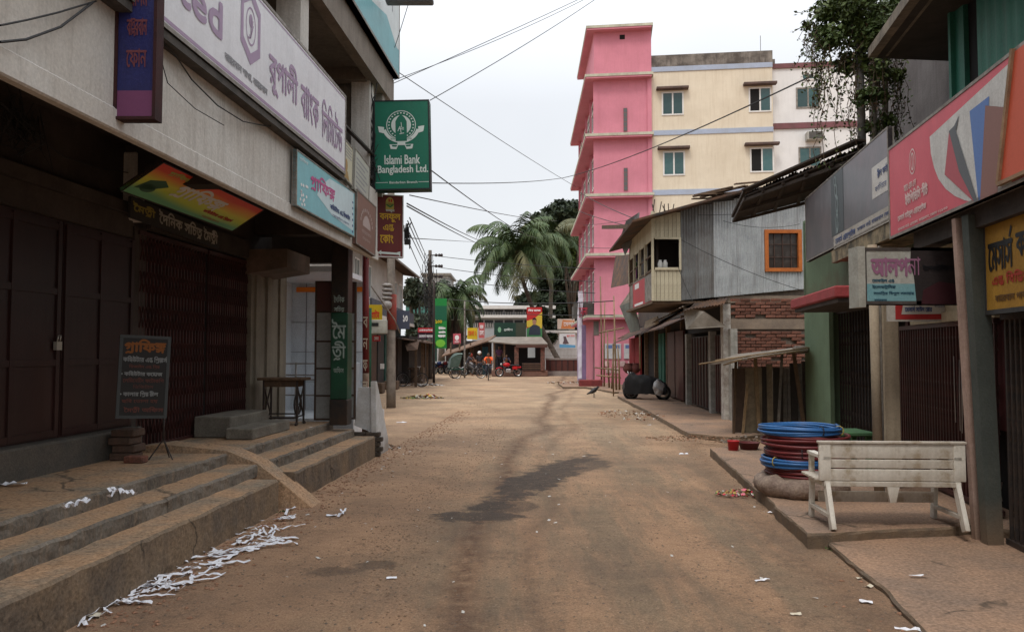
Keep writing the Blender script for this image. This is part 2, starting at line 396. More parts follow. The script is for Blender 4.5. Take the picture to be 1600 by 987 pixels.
C_beige = mat('beige_wall_paint', (.40,.33,.24), (.31,.25,.18), 2.2, streak=.45, scol=(.16,.12,.08), bump=.15)
C_cable = flat('black_cable', (.02,.02,.02), .6)
C_glass = mat('dark_teal_glass', (.02,.075,.075), (.05,.10,.10), 2.2, rough=.12, bump=0, spec=.6, fine=0, rand=.4)
def gate_bars(parent, F, x, y0, y1, z0, z1, n, m, mlat, rows=(.12,.5,.85), first=None, w=.018):
    """a folding gate in plane local x: upright channels each a part, the lattice joined"""
    b = MB(); b.box(-.012, .012, -w/2, w/2, 0, z1-z0)
    src = None; a = -math.atan2(F.col[1][0], F.col[1][1])
    for i in range(n):
        y = y0 + (y1-y0)*(i+.5)/n; p = F @ Vector((x, y, z0))
        if src is None: src = obj('gate_bar', b, m, parent, origin=(0,0,0)); o = src; o.location = p - wloc(parent)
        else: o = share('gate_bar', src, p, parent)
        o.rotation_euler = (0, 0, a)
    l = MB(F); H = z1-z0; st = (y1-y0)/n
    for r in rows:
        for i in range(n-1):
            ya = y0+(i+.5)*st; yb = ya+st; zc = z0+H*r; hh = min(.28, .10*H)
            l.bar((x+.016, ya, zc-hh/2), (x+.016, yb, zc+hh/2), .005, .018, (1,0,0)); l.bar((x+.022, ya, zc+hh/2), (x+.022, yb, zc-hh/2), .005, .018, (1,0,0))
    obj('gate_lattice', l, mlat, parent, kind='stuff')
    for za in (z1, z0-.05): r = MB(F); r.box(x-.03, x+.03, y0, y1, za, za+.05); obj('gate_rail', r, m, parent)
# ------------------------------------------------------------ ground
FL = frame(.063); FR = frame(.149)
def ground_mat():
    m = bpy.data.materials.new('dusty_road'); m.use_nodes = True; n = m.node_tree; N = n.nodes.new; L = n.links.new
    p = n.nodes['Principled BSDF']; p.inputs['Specular IOR Level'].default_value = .25
    tc = N('ShaderNodeTexCoord'); co = tc.outputs['Object']
    def nz(sc, det=8, ro=.65, vec=None):
        t = N('ShaderNodeTexNoise'); t.inputs['Scale'].default_value = sc; t.inputs['Detail'].default_value = det; t.inputs['Roughness'].default_value = ro; L(vec or co, t.inputs['Vector']); return t.outputs[0]
    def rng(x, a, b, c=0, d=1):
        r = N('ShaderNodeMapRange'); r.inputs[1].default_value = a; r.inputs[2].default_value = b; r.inputs[3].default_value = c; r.inputs[4].default_value = d; L(x, r.inputs[0]); return r.outputs[0]
    def mix(f, a, b, t='MIX'):
        x = N('ShaderNodeMixRGB'); x.blend_type = t
        if isinstance(f, (int, float)): x.inputs[0].default_value = f
        else: L(f, x.inputs[0])
        for i, c in ((1, a), (2, b)):
            if isinstance(c, tuple): x.inputs[i].default_value = c + (1,)
            else: L(c, x.inputs[i])
        return x.outputs[0]
    def math_(op, a, b):
        q = N('ShaderNodeMath'); q.operation = op
        for i, c in ((0, a), (1, b)):
            if isinstance(c, (int, float)): q.inputs[i].default_value = c
            else: L(c, q.inputs[i])
        return q.outputs[0]
    sx = N('ShaderNodeSeparateXYZ'); L(co, sx.inputs[0]); X, Y = sx.outputs[0], sx.outputs[1]
    # lateral position from the road's own centre line (local frame of the street)
    lat = math_('SUBTRACT', X, math_('MULTIPLY', Y, .085))
    asph = mix(rng(nz(1.1), .38, .62), (.21,.152,.102), (.29,.205,.132))
    dirt = mix(rng(nz(2.3), .35, .65), (.45,.275,.165), (.37,.225,.135))
    pale = (.52,.385,.255)
    # red dust gathers at both edges and in ragged drifts
    edge = math_('ABSOLUTE', math_('SUBTRACT', lat, .2), 0)
    e1 = rng(math_('ADD', edge, math_('MULTIPLY', nz(.7, 6), 2.2)), 2.3, 3.3)
    mp = N('ShaderNodeMapping'); mp.inputs['Scale'].default_value = (1.6, .22, 1); mp.inputs['Rotation'].default_value = (0, 0, .085); L(co, mp.inputs[0])
    drift = rng(nz(.9, 9, .7, mp.outputs[0]), .42, .56, 0, .9)
    c = mix(math_('MAXIMUM', e1, drift), asph, dirt)
    # far part of the street is drier and paler
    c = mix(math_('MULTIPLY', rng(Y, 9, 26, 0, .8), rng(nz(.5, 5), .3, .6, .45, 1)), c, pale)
    # darker tyre tracks that wander along the street
    wob = math_('MULTIPLY', math_('SUBTRACT', nz(.12, 2, .5), .5), 3)
    for off, wd, st in ((-.95,.2,.75), (-.35,.1,.5), (1.9,.2,.35)):
        d = math_('ABSOLUTE', math_('SUBTRACT', math_('ADD', lat, wob), off), 0)
        f = math_('MULTIPLY', rng(math_('ADD', d, math_('MULTIPLY', nz(3.5, 6), .35)), wd, wd+.25, st*1.35, 0), rng(nz(7, 5), .35, .6, .2, 1))
        c = mix(f, c, (.14,.078,.048))
    # crumbly oil and mud specks
    sp = rng(nz(13, 9, .8), .60, .70); sp2 = math_('MULTIPLY', sp, rng(nz(1.0, 4), .48, .6)); c = mix(math_('MULTIPLY', sp2, .9), c, (.06,.038,.027))
    gr = math_('MULTIPLY', rng(nz(11, 10, .9), .50, .60, 0, .75), rng(nz(1.4, 4), .4, .6, .25, 1)); c = mix(gr, c, (.10,.068,.05)); lt = rng(nz(15, 9, .9), .56, .66, 0, .55); c = mix(lt, c, (.50,.38,.28))
    blm = rng(nz(.45, 7, .7), .42, .6, 0, .45); c = mix(blm, c, (.14,.10,.075))
    # spilt water: long wet patch in the middle, small ones in front
    def blot(cx, cy, rx, ry, ang, amp=.9, s=1.8):
        q = N('ShaderNodeMapping'); q.vector_type = 'TEXTURE'; q.inputs['Location'].default_value = (cx, cy, 0); q.inputs['Rotation'].default_value = (0, 0, ang); q.inputs['Scale'].default_value = (rx, ry, 1); L(co, q.inputs[0])
        v = N('ShaderNodeVectorMath'); v.operation = 'LENGTH'; L(q.outputs[0], v.inputs[0])
        return rng(math_('ADD', v.outputs['Value'], math_('MULTIPLY', math_('SUBTRACT', nz(s, 8, .7), .5), 2.3)), .74, 1.0, amp, 0)
    wet = None
    for b in WET:
        x = blot(*b); wet = x if wet is None else math_('MAXIMUM', wet, x)
    c = mix(math_('MULTIPLY', wet, rng(nz(7, 9, .85), .32, .52, .6, 1)), c, (.05,.036,.027))
    fine = rng(nz(60, 6, .8), .28, .72, .5, 1.4); c = mix(1, c, fine, 'MULTIPLY')
    grit = rng(nz(170, 3, .7), .3, .7, .8, 1.2); c = mix(1, c, grit, 'MULTIPLY')
    L(c, p.inputs['Base Color'])
    L(rng(wet, 0, .9, .95, .74), p.inputs['Roughness'])
    h = math_('ADD', math_('MULTIPLY', nz(90, 6, .8), .5), nz(14, 8, .7))
    bp = N('ShaderNodeBump'); bp.inputs['Strength'].default_value = .9; bp.inputs['Distance'].default_value = .03; L(h, bp.inputs['Height']); L(bp.outputs[0], p.inputs['Normal'])
    return m
_w = [G(868,752), G(742,806), G(905,725), G(590,882), G(520,893), G(800,790)]
WET = [(.45,11.0,.42,2.7,-.33,.95,2.2), (_w[1].x,_w[1].y,.55,.32,0,.9,2.8), (_w[2].x,_w[2].y,.5,1.1,-.3,.7,2.4),
       (_w[3].x,_w[3].y,.20,.14,0,.6,4), (_w[4].x,_w[4].y,.24,.14,.3,.5,5), (_w[5].x,_w[5].y,.3,.4,-.6,.6,3)]
gm = ground_mat()
def gz(x, y):                                # how high the beaten road lies; zero where things stand against it
    lat = x - .085*y - .2
    if y < 1 or y > 60 or abs(lat) > 2.6: k = 0
    else: k = min(1, (2.6-abs(lat))/1.0)
    return k*(.02*noise.noise(Vector((x*.8, y*.5, 0))) + .008*noise.noise(Vector((x*4, y*4, 3))))
b = MB()
xs = [-900,-300,-100,-40,-20,-12,-8,-6] + [-5+.14*i for i in range(90)] + [8,10,14,20,40,100,300,900]
ys = [-900,-200,-50,-10,-3,0,1,1.6] + [2+.11*i for i in range(110)] + [14.2+.35*i for i in range(130)] + [62,70,85,110,160,260,500,900]
for y in ys:
    for x in xs: b.v.append(Vector((x, y, gz(x, y))))
nx = len(xs)
for j in range(len(ys)-1):
    for i in range(nx-1): q = j*nx+i; b.f.append((q,q+1,q+nx+1,q+nx)); b.mi.append(0); b.sm.append(True)
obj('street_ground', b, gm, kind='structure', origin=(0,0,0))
# gravel and crumbs of brick lying on the road
def pebbles(name, n, area, smin, smax, m, seed):
    rnd = random.Random(seed); b = MB()
    for _ in range(n):
        x, y = area(rnd); s = rnd.uniform(smin, smax); z = gz(x, y) + s*.15; a = rnd.uniform(0, 6.3); ca, sa = math.cos(a), math.sin(a)
        vs = [(x+(px*ca-py*sa)*s*rnd.uniform(.6,1.2), y+(px*sa+py*ca)*s*rnd.uniform(.6,1.2), z+pz*s*.5) for px, py, pz in ((1,0,0),(0,1,0),(-1,0,0),(0,-1,0),(.1,.1,1),(0,0,-1))]
        b.add(vs, [(0,1,4),(1,2,4),(2,3,4),(3,0,4),(1,0,5),(2,1,5),(3,2,5),(0,3,5)])
    obj(name, b, m, kind='stuff')
m_grit = mat('road_grit', (.24,.17,.12), (.12,.09,.07), 40, bump=0)
m_gritred = mat('brick_crumbs', (.33,.17,.10), (.20,.11,.07), 40, bump=0)
def a_road(r):
    y = 2.6 + 16*r.random()**1.5; return (.085*y + .2 + r.uniform(-3.1, 2.9), y)
pebbles('road_gravel', 7000, a_road, .004, .014, m_grit, 1)
_tr = [G(600,985), G(615,880), G(680,770), G(775,690), G(765,640), G(700,618)]
def a_track(r):
    t = r.random()*4.99; i = int(t); p = _tr[i].lerp(_tr[i+1], t-i); s = .13 + .05*noise.noise(Vector((t*3,0,0))); return (p.x+r.gauss(0, s*1.6), p.y+r.gauss(0,.35)) if noise.noise(Vector((p.x*2+9, p.y*1.3, 0))) > -.1 or r.random() < .3 else a_track(r)
pebbles('track_clods', 1500, a_track, .004, .014, mat('dark_mud_clods', (.15,.09,.055), (.22,.14,.09), 30, bump=0), 5)
def a_edge(r):
    y = 3 + 20*r.random()**1.3; s = r.choice((-1, 1)); l = (-3.0 + abs(r.gauss(0,.28))) if s < 0 else (2.75 - abs(r.gauss(0,.4)))
    return (.063*y + l, y) if s < 0 else (.2 + .12*y + l - .3, y)
pebbles('roadside_gravel', 3200, a_edge, .006, .026, m_gritred, 2)
# ------------------------------------------------------------ bank building on the near left
LA, LE = -6, 12.9                            # it runs past the camera; its street end is at 12.9
BB = thing('bank_building', 'long white two-storey building with bank signboards on the near left, dark shops under its overhang', 'building', FL @ Vector((-4.9, 8, 0)))
b = MB(FL)
b.bbox(-3.10, -3.04, LA, LE, 3.3, 4.35, .01); obj('fascia_wall', b, C_plaster, BB)
b = MB(FL); b.bbox(-3.10, -3.02, LA, LE+.02, 3.20, 3.36, .012); obj('fascia_lip', b, C_plaster, BB)
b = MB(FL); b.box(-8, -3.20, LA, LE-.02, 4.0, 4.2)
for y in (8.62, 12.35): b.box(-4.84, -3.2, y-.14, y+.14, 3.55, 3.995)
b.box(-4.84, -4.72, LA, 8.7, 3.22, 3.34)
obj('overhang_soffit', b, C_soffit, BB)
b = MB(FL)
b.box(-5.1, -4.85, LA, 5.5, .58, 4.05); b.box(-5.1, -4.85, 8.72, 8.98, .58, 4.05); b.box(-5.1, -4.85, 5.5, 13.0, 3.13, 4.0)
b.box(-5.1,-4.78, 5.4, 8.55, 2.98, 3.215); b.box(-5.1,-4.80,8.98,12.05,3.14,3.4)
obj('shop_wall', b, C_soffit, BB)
b = MB(FL); b.box(-5.0, -4.80, 12.02, 13.6, .58, 3.12)
for y in (12.15, 12.62, 13.2): b.box(-4.80, -4.765, y, y+.17, .58, 3.1)
obj('concrete_side_wall', b, mat('bare_wall', (.25,.215,.165), (.17,.145,.11), 1.5, streak=.5, scol=(.09,.08,.06), bump=.2), BB)
b = MB(FL); b.bbox(-4.96, -4.70, 8.46, 8.66, 3.16, 3.92, .015); obj('pilaster', b, C_plaster, BB)
b = MB(FL); b.add([(-4.85,11.9,2.9),(-4.2,11.9,3.0),(-4.2,11.9,3.28),(-4.85,11.9,3.28),(-4.85,13.0,2.9),(-4.2,13.0,3.0),(-4.2,13.0,3.28),(-4.85,13.0,3.28)],[(0,3,2,1),(4,5,6,7),(0,1,5,4),(1,2,6,5),(2,3,7,6),(3,0,4,7)]); obj('door_hood', b, mat('dusty_brown_concrete', (.18,.12,.09), (.10,.08,.06), 3), BB)
# big steel doors on the plinth
b = MB(FL); b.bbox(-5.0, -4.70, LA, 8.72, .56, .87, .02); obj('door_plinth', b, mat('plinth_cement', (.075,.07,.062), (.12,.10,.08), 2, bump=.3, fine=.2), BB)
md = mat('maroon_steel_door', (.022,.009,.008), (.038,.014,.012), 1.1, rough=.42, streak=.35, scol=(.05,.03,.024), bump=.05, spec=.3)
for i, (ya, yb) in enumerate(((5.0,6.0),(6.02,7.4),(7.42,8.7))):
    d = MB(FL); d.box(-4.9, -4.84, ya, yb, .88, 2.97); dd = obj('steel_door', d, md, BB)
    f = MB(FL)
    for z in (.93, 1.6, 2.28, 2.9): f.box(-4.84, -4.825, ya+.02, yb-.02, z-.03, z+.03)
    for y in (ya+.05, (ya+yb)/2, yb-.05): f.box(-4.84, -4.822, y-.028, y+.028, .9, 2.95)
    obj('door_rib', f, md, dd)
b = MB(FL); b.box(-4.825,-4.79, 7.28, 7.36, 1.72, 1.80); b.tube([(-4.8,7.30,1.8),(-4.79,7.30,1.86),(-4.79,7.34,1.86),(-4.8,7.34,1.8)], .006, 6); obj('padlock', b, flat('padlock_steel', (.5,.48,.42), .3, metal=.7), BB)
# upper floor
b = MB(FL); b.box(-6, -3.72, 13.2, 13.4, 3.21, 4.0); obj('end_lintel', b, C_soffit, BB)
b = MB(FL); b.box(-4.9, -4.6, LA, 12.95, 4.2, 6.3); obj('upper_wall', b, mat('upper_grey_wall', (.30,.28,.25), (.19,.175,.155), 1.4, streak=.5, bump=.2), BB)
b = MB(FL); b.box(-9, -3.02, LA, 13.9, 6.3, 6.52); b.box(-3.16, -3.0, LA, 13.92, 6.12, 6.56); b.box(-4.6,-3.16,12.5,12.7,6.1,6.3); b.box(-4.6,-3.16,8.4,8.65,6.1,6.3); obj('upper_floor_slab', b, mat('slab_underside', (.26,.225,.19), (.16,.135,.11), 1.3, streak=.5, bump=.2), BB)
for y, w_ in ((12.62, .3), (9.2, .3)):
    b = MB(FL); b.box(-3.42, -3.12, y, y+w_, 4.2, 6.12); obj('upper_pillar', b, C_plaster, BB)
b = MB(FL); b.box(-9, -3.45, 12.9, 13.05, 4.2, 6.3); b.box(-3.6, -3.06, 13.3, 13.5, 4.35, 6.12); obj('end_wall', b, mat('end_wall_paint', (.36,.33,.29), (.22,.20,.17), 1.2, streak=.6, bump=.2), BB)
b = MB(FL)
for y in (11.6, 12.4): b.box(-4.6,-4.57,y,y+.06,4.3,6.2)
for z in (4.7,5.2,5.7): b.box(-4.6,-4.575,11.6,12.46,z,z+.05)
b.box(-3.13,-3.07,10.95,12.95,4.5,4.53); b.box(-3.13,-3.07,10.95,12.95,4.92,4.95)
obj('balcony_rail', b, C_darkiron, BB)
b = MB(FL); b.box(-9, -3.05, LA, 13.7, 6.56, 9.2); obj('second_floor_wall', b, C_plaster, BB)
# platform with its two lower steps, split by a cement strip
ST = thing('shop_steps', 'three long cement steps covered in orange dust along the left shopfronts', 'steps', FL @ Vector((-3.6, 8, 0)))
def step(x0, x1, z0, z1, ya, yb, nm, seed):
    b = MB(FL); n = int((yb-ya)/.07); vs = []
    for i in range(n+1):
        y = ya + (yb-ya)*i/n; q = noise.noise(Vector((seed, y*2.2, 0)))*.02; q2 = noise.noise(Vector((seed+9, y*6, 0)))*.018
        vs += [(x0, y, z1+q2*.4), (x1-.02+q, y, z1+q2*.5), (x1+q, y, z1-.02+q2), (x1+q*.6+q2, y, (z0+z1)/2), (x1+q*.5, y, z0)]
    fs = []; top = []
    for i in range(n):
        for j in range(4): fs.append((i*5+j, i*5+j+1, (i+1)*5+j+1, (i+1)*5+j))
    e = len(vs); vs += [(x0, ya, z0), (x0, yb, z0)]; k = n*5; fs += [(e,4,3,2,1,0), (e+1,k,k+1,k+2,k+3,k+4)]
    b.add(vs, fs)
    b.mi = [0 if (k % 4) == 0 and k < 4*n else 1 for k in range(len(fs))]
    return obj(nm, b, [C_step, C_stepdust if z0 < 0 else C_stepface], ST)
step(-5.2, -3.69, .46, .585, LA, 8.72, 'platform', 1); step(-5.2, -3.69, .46, .585, 8.68, 12.7, 'platform', 2)
step(-3.75, -3.35, .335, .465, LA, 8.78, 'step', 3); step(-3.75, -3.35, .335, .465, 9.05, 12.75, 'step', 4)
step(-3.4, -3.03, -.04, .34, LA, 8.42, 'step', 5); step(-3.4, -3.03, -.04, .34, 8.92, 12.85, 'step', 6)
b = MB(FL); vs = []; prof = [(-4.75,.64),(-4.45,.68),(-4.2,.66),(-3.70,.61),(-3.36,.48),(-3.05,.25),(-2.93,.15),(-2.74,.0)]
for x, z in prof:
    q = .03*noise.noise(Vector((x*3,0,0)))
    vs += [(x, 8.60+q, -.02 if x > -3.06 else z-.4), (x, 8.64+q, z), (x, 8.97+q, z+.004), (x, 9.02+q, -.02 if x > -3.06 else z-.4)]
b.add(vs, [(4*i+j, 4*i+j+1, 4*i+j+5, 4*i+j+4) for i in range(len(prof)-1) for j in range(3)] + [(0,3,2,1)])
obj('cement_ramp', b, C_step, ST)
b = MB(FL); b.box(-8, -5.15, LA, 13, -.02, .57); obj('platform_core', b, C_stepface, ST)
# folding gates
GT = thing('folding_gate', 'tall maroon folding gate behind the black notice board, between steel doors and bare wall', 'gate', FL @ Vector((-4.85, 10.5, .6)))
gate_bars(GT, FL, -4.86, 8.8, 10.55, .62, 3.05, 21, C_marooniron, C_marooniron, rows=(.1,.27,.44,.61,.78,.93))
GT2 = thing('folding_gate', 'narrower maroon folding gate behind the two cement blocks', 'gate', FL @ Vector((-4.85, 11.3, .6)))
gate_bars(GT2, FL, -4.86, 10.6, 12.0, .62, 3.05, 18, C_marooniron, C_marooniron, rows=(.1,.27,.44,.61,.78,.93))
b = MB(FL); b.box(-7.5,-5.0, 8.6, 12.1, .57, 3.5); obj('shop_interior', b, mat('shop_interior_dark', (.035,.03,.028), (.02,.018,.017), 2), BB)  # solid dark block put behind the gates as the unlit interior
# cement blocks used as a doorstep
def block(label, x0, x1, ya, yb, z0, z1):
    b = MB(FL); b.bbox(x0, x1, ya, yb, z0, z1, .015); b.rough(.008, 4); obj('cement_block', b, mat('block_cement', (.21,.19,.155), (.12,.105,.085), 3, bump=.35, fine=.2), None, label, 'step block')
block('upper cement block of the doorstep, against the folding gate', -4.80, -4.3, 10.15, 11.5, .585, .86)
block('lower cement block of the doorstep, in front of the taller one', -4.29, -3.93, 9.95, 11.35, .585, .73)
# stacked bricks
for i, (y, z, dx, l) in enumerate(((7.97,.585,0,'lowest'),(7.99,.665,.02,'second from the bottom'),(7.96,.745,-.01,'third from the bottom'),(7.98,.825,.01,'topmost'))):
    b = MB(FL); b.bbox(-4.66+dx, -4.42+dx, y, y+.24, z, z+.075, .01); b.rough(.006, 9, i); obj('loose_brick', b, mat('dusty_dark_brick', (.13,.075,.055), (.08,.055,.04), 9, bump=.5), None, l + ' brick of the short stack at the end of the dark plinth', 'brick')
b = MB(FL); b.bbox(-4.40, -4.2, 7.78, 7.90, .586, .655, .01); b.rough(.006, 9, 7); obj('loose_brick', b, C_brick, None, 'single brick lying beside the short brick stack', 'brick')

# ---- signs on the left building
def sign(name, label, B, face, th=.05, frame_m=None, fw=.03, parts=(), cat='sign'):
    T = thing(name, label, cat, B.o)
    p = MB(); panel(p, B, th); obj('panel', p, face, T)
    if frame_m: r = MB(); rim(r, B, fw, th+.02); obj('frame', r, frame_m, T)
    for nm, mb, m in parts:
        if mb.f: obj(nm, mb, m, T)
    return T
def face_mat(name, c, c2=None, **k): return mat(name, c, c2 or tuple(.86*x for x in c), k.pop('scale', 2), rough=k.pop('rough', .45), bump=.5, bscale=2.5, fine=.06, streak=k.pop('streak', .12), **k)
m_pur = flat('faded_purple_print', (.34,.24,.36), .5); m_gry = flat('grey_print', (.25,.25,.27), .5)
B = Board(FL @ Vector((-2.92, 3.6, 4.09)), FL.to_3x3() @ Vector((0,1,0)), (0,0,1), 6.9, 1.08)
t1, t2, t3 = MB(), MB(), MB()
def bx_(px, py):                             # photograph pixel to this board's own fractions
    p = onx(FL, px, py, -2.92); return ((p.y-3.6)/7.27, (p.z-4.17)/1.13)
B.text(t1, 'Limited', .17, .43, .27, .55, bold=.012)
B.text(t1, 'রূপালী', .591, .715, .20, .66, bold=.010); B.text(t1, 'ব্যাংক', .732, .826, .24, .60, bold=.008); B.text(t1, 'লিমিটেড', .845, .975, .22, .66, bold=.006)
B.rect(t1, 0, 1, .045, .075); B.rect(t1, .50, 1, .93, .945)
cx, cy = .522, .62
o_ = [(0,.34),(.034,.2),(.034,-.2),(0,-.34),(-.034,-.2),(-.034,.2)]; i_ = [(a*.74, c*.70) for a, c in o_]
for k in range(6):
    q = (k+1) % 6; B.poly(t1, [(cx+o_[k][0], cy+o_[k][1]), (cx+i_[k][0], cy+i_[k][1]), (cx+i_[q][0], cy+i_[q][1]), (cx+o_[q][0], cy+o_[q][1])], .003)
B.ring(t1, cx, cy, .017, .17, .9)
for k in range(7): a = k*.9; B.line(t1, [(cx, cy-.1), (cx+.009*math.sin(a), cy-.02+.1*math.cos(a*.6))], .012)
B.disc(t1, cx, cy+.05, .006, .06)
B.text(t2, 'বান্দরবান শাখা, বান্দরবান', .44, .585, .13, .20, bold=.003)
sign('bank_signboard', 'long white backlit bank signboard with purple lettering above the fascia', B, face_mat('white_flex_face', (.74,.74,.77)), .12, C_grime, .035, (('lettering', t1, m_pur), ('small_lettering', t2, m_gry)))
b = MB(FL); b.box(-3.06, -2.93, 3.4, 10.5, 4.02, 4.085); obj('sign_shelf', b, mat('mouldy_ledge', (.10,.09,.08), (.05,.045,.04), 5), BB)
# teal and white banner of the floor above
B = Board(FL @ Vector((-2.9, 8.6, 6.58)), FL.to_3x3() @ Vector((0,1,0)), (0,0,1), 5.3, 1.7)
t1, t2 = MB(), MB(); B.poly(t1, [(0,0),(1,0),(1,.30),(.95,.28),(.9,.33),(.8,.42),(.62,.30),(.4,.22),(0,.2)], .003)
B.text(t2, 'বান্দরবান', .55, .9, .55, .8)
sign('upper_banner', 'white and teal banner along the second floor edge, above the bank signboard', B, face_mat('pale_banner', (.62,.68,.68)), .1, C_grime, .04, (('teal_wave', t1, face_mat('teal_wave_print', (.16,.42,.46))), ('lettering', t2, m_gry)))
# small notices between the bank sign and the corner
B = rect_from(board4(FL, -2.97, (534,210),(551,232),(551,292),(534,275)))
t1, t2 = MB(), MB(); B.disc(t1, .4, .38, .13, .16); B.poly(t1, [(.1,.05),(.7,.05),(.55,.25),(.25,.25)], .0035)
for k in range(4): B.rect(t2, .12, .88, .62+.08*k, .65+.08*k)
sign('notice_board', 'cream notice with a seated figure print, right of the bank signboard', B, face_mat('cream_notice', (.55,.52,.38)), .03, C_grime, .02, (('print', t1, flat('brown_print', (.35,.22,.08))), ('lettering', t2, m_gry)))
B = rect_from(board4(FL, -2.97, (553,228),(577,258),(577,325),(554,296)))
t2 = MB()
for k in range(7): B.rect(t2, .12, .88-.1*(k % 3), .12+.11*k, .155+.11*k)
sign('notice_board', 'pale framed notice hanging nearest the building corner, over the brown sign', B, face_mat('pale_notice', (.48,.48,.42)), .03, C_grime, .03, (('lettering', t2, m_gry),))
# cyan sign
B = rect_from(board4(FL, -2.96, (463,234),(554,300),(554,372),(463,320)))
m_cy = face_mat('cyan_flex', (.22,.52,.58)); m_cyw = face_mat('pale_cyan_flex', (.58,.72,.76)); m_mag = flat('magenta_print', (.50,.10,.26)); m_nav = flat('navy_print', (.05,.08,.2)); m_wht = flat('white_print', (.75,.75,.75))
t0, t1, t2, t3 = MB(), MB(), MB(), MB(); B.poly(t0, [(.35,.62),(.5,.9),(.97,.97),(.97,.12),(.55,.2),(.3,.42)], .002)
B.text(t1, 'গ্রাফিক্স', .20, .60, .46, .80, bold=.006); B.text(t2, 'কম্পিউটার এন্ড ডিজাইন', .52, .90, .30, .43, bold=.003); B.text(t2, 'মোবাইল ফোন', .56, .88, .18, .25); B.text(t3, 'গ্রাফিক্স', .04, .16, .84, .92)
for k in range(14): a = random.Random(k).random(); B.disc(t3, .04+.12*a, .06+.4*random.Random(k+50).random(), .012, .03, 6)
for k in range(6): B.disc(t2, .955, .1+.13*k, .012, .03, 8)
sign('cyan_signboard', 'cyan and white signboard with magenta lettering and flower print on the fascia', B, m_cy, .04, C_grime, .015, (('pale_patch', t0, m_cyw), ('lettering', t1, m_mag), ('small_lettering', t2, m_nav), ('white_lettering', t3, m_wht)))
# brown arch sign at the corner
B = rect_from(board4(FL, -2.96, (557,297),(587,320),(587,404),(557,378)))
t1 = MB()
for k in range(11):
    a = math.pi*(k+.5)/11; B.rect(t1, .5+.30*math.cos(a)-.022, .5+.30*math.cos(a)+.022, .48+.27*math.sin(a)-.03, .48+.27*math.sin(a)+.03, .004)
B.poly(t1, [(.3,.42),(.7,.42),(.7,.5),(.6,.62),(.5,.66),(.4,.62),(.3,.5)], .003)
B.text(t1, 'বান্দরবান', .25, .75, .28, .35); B.text(t1, 'ফোন', .3, .7, .17, .22)
sign('brown_signboard', 'small brown square signboard with an arch of letters at the fascia corner', B, face_mat('brown_flex', (.20,.105,.08)), .05, C_grime, .02, (('lettering', t1, flat('dusty_pink_print', (.40,.32,.30))),))
# colourful tilted sign under the soffit
P = [FL @ onx(FL, 240, 246, -4.05), FL @ onx(FL, 403, 322, -4.05), FL @ onx(FL, 373, 366, -4.5), FL @ onx(FL, 205, 304, -4.5)]
B = rect_from(P, True)
t0, t1, t2, t3, t4 = MB(), MB(), MB(), MB(), MB()
sm = bpy.data.materials.new('rainbow_flex'); sm.use_nodes = True; n_ = sm.node_tree; p_ = n_.nodes['Principled BSDF']; p_.inputs['Roughness'].default_value = .5
tc_ = n_.nodes.new('ShaderNodeTexCoord'); sx_ = n_.nodes.new('ShaderNodeSeparateXYZ'); cr_ = n_.nodes.new('ShaderNodeValToRGB'); nz_ = n_.nodes.new('ShaderNodeTexNoise'); nz_.inputs['Scale'].default_value = 1.6; ad_ = n_.nodes.new('ShaderNodeMath'); ad_.operation = 'MULTIPLY_ADD'
n_.links.new(tc_.outputs['Generated'], sx_.inputs[0]); n_.links.new(tc_.outputs['Generated'], nz_.inputs[0]); n_.links.new(nz_.outputs[0], ad_.inputs[0]); ad_.inputs[1].default_value = .3; n_.links.new(sx_.outputs[2], ad_.inputs[2]); n_.links.new(ad_.outputs[0], cr_.inputs[0]); n_.links.new(cr_.outputs[0], p_.inputs['Base Color'])
el = cr_.color_ramp.elements; el[0].position = .28; el[0].color = (.16,.45,.22,1); el[1].position = 1.0; el[1].color = (.75,.06,.03,1)
for ps, cc in ((.45,(.55,.68,.06,1)), (.62,(.75,.70,.06,1)), (.78,(.85,.32,.04,1)), (.88,(.78,.09,.03,1))): q = el.new(ps); q.color = cc
B.text(t1, 'গ্রাফিক্স', .24, .66, .34, .82, slant=.03, bold=.01); B.text(t2, 'গ্রাফিক্স', .10, .27, .78, .92, bold=.004); B.text(t3, 'কম্পিউটার এন্ড প্রিন্টার্স', .58, .88, .24, .36, bold=.004); B.text(t3, 'ডিজিটাল', .62, .8, .10, .17)
B.poly(t4, [(.03,.2),(.12,.28),(.2,.5),(.14,.62),(.06,.5)], .003); B.disc(t4, .10, .30, .05, .12)
sign('rainbow_signboard', 'tilted red, yellow and green signboard with white lettering under the soffit', B, sm, .03, C_darkiron, .015, (('lettering', t1, m_wht), ('yellow_lettering', t2, flat('lime_print', (.45,.5,.12))), ('small_lettering', t3, flat('red_print', (.45,.06,.04))), ('picture', t4, flat('dark_picture', (.05,.13,.07)))))
# newspaper sign over the gate
B = rect_from(board4(FL, -4.62, (204,305),(343,362),(343,388),(204,340)))
t1, t2 = MB(), MB(); B.text(t1, 'দৈনিক সচিত্র মৈত্রী', .27, .97, .12, .90, bold=.006); B.text(t2, 'মৈত্রী', .02, .23, .3, .8, bold=.005)
sign('newspaper_signboard', 'black strip signboard with white lettering right above the folding gate', B, flat('black_board', (.03,.028,.026), .6), .03, None, parts=(('lettering', t1, mat('old_white_letters', (.45,.43,.38), (.3,.28,.24), 9)), ('yellow_lettering', t2, flat('mustard_print', (.30,.24,.05)))))
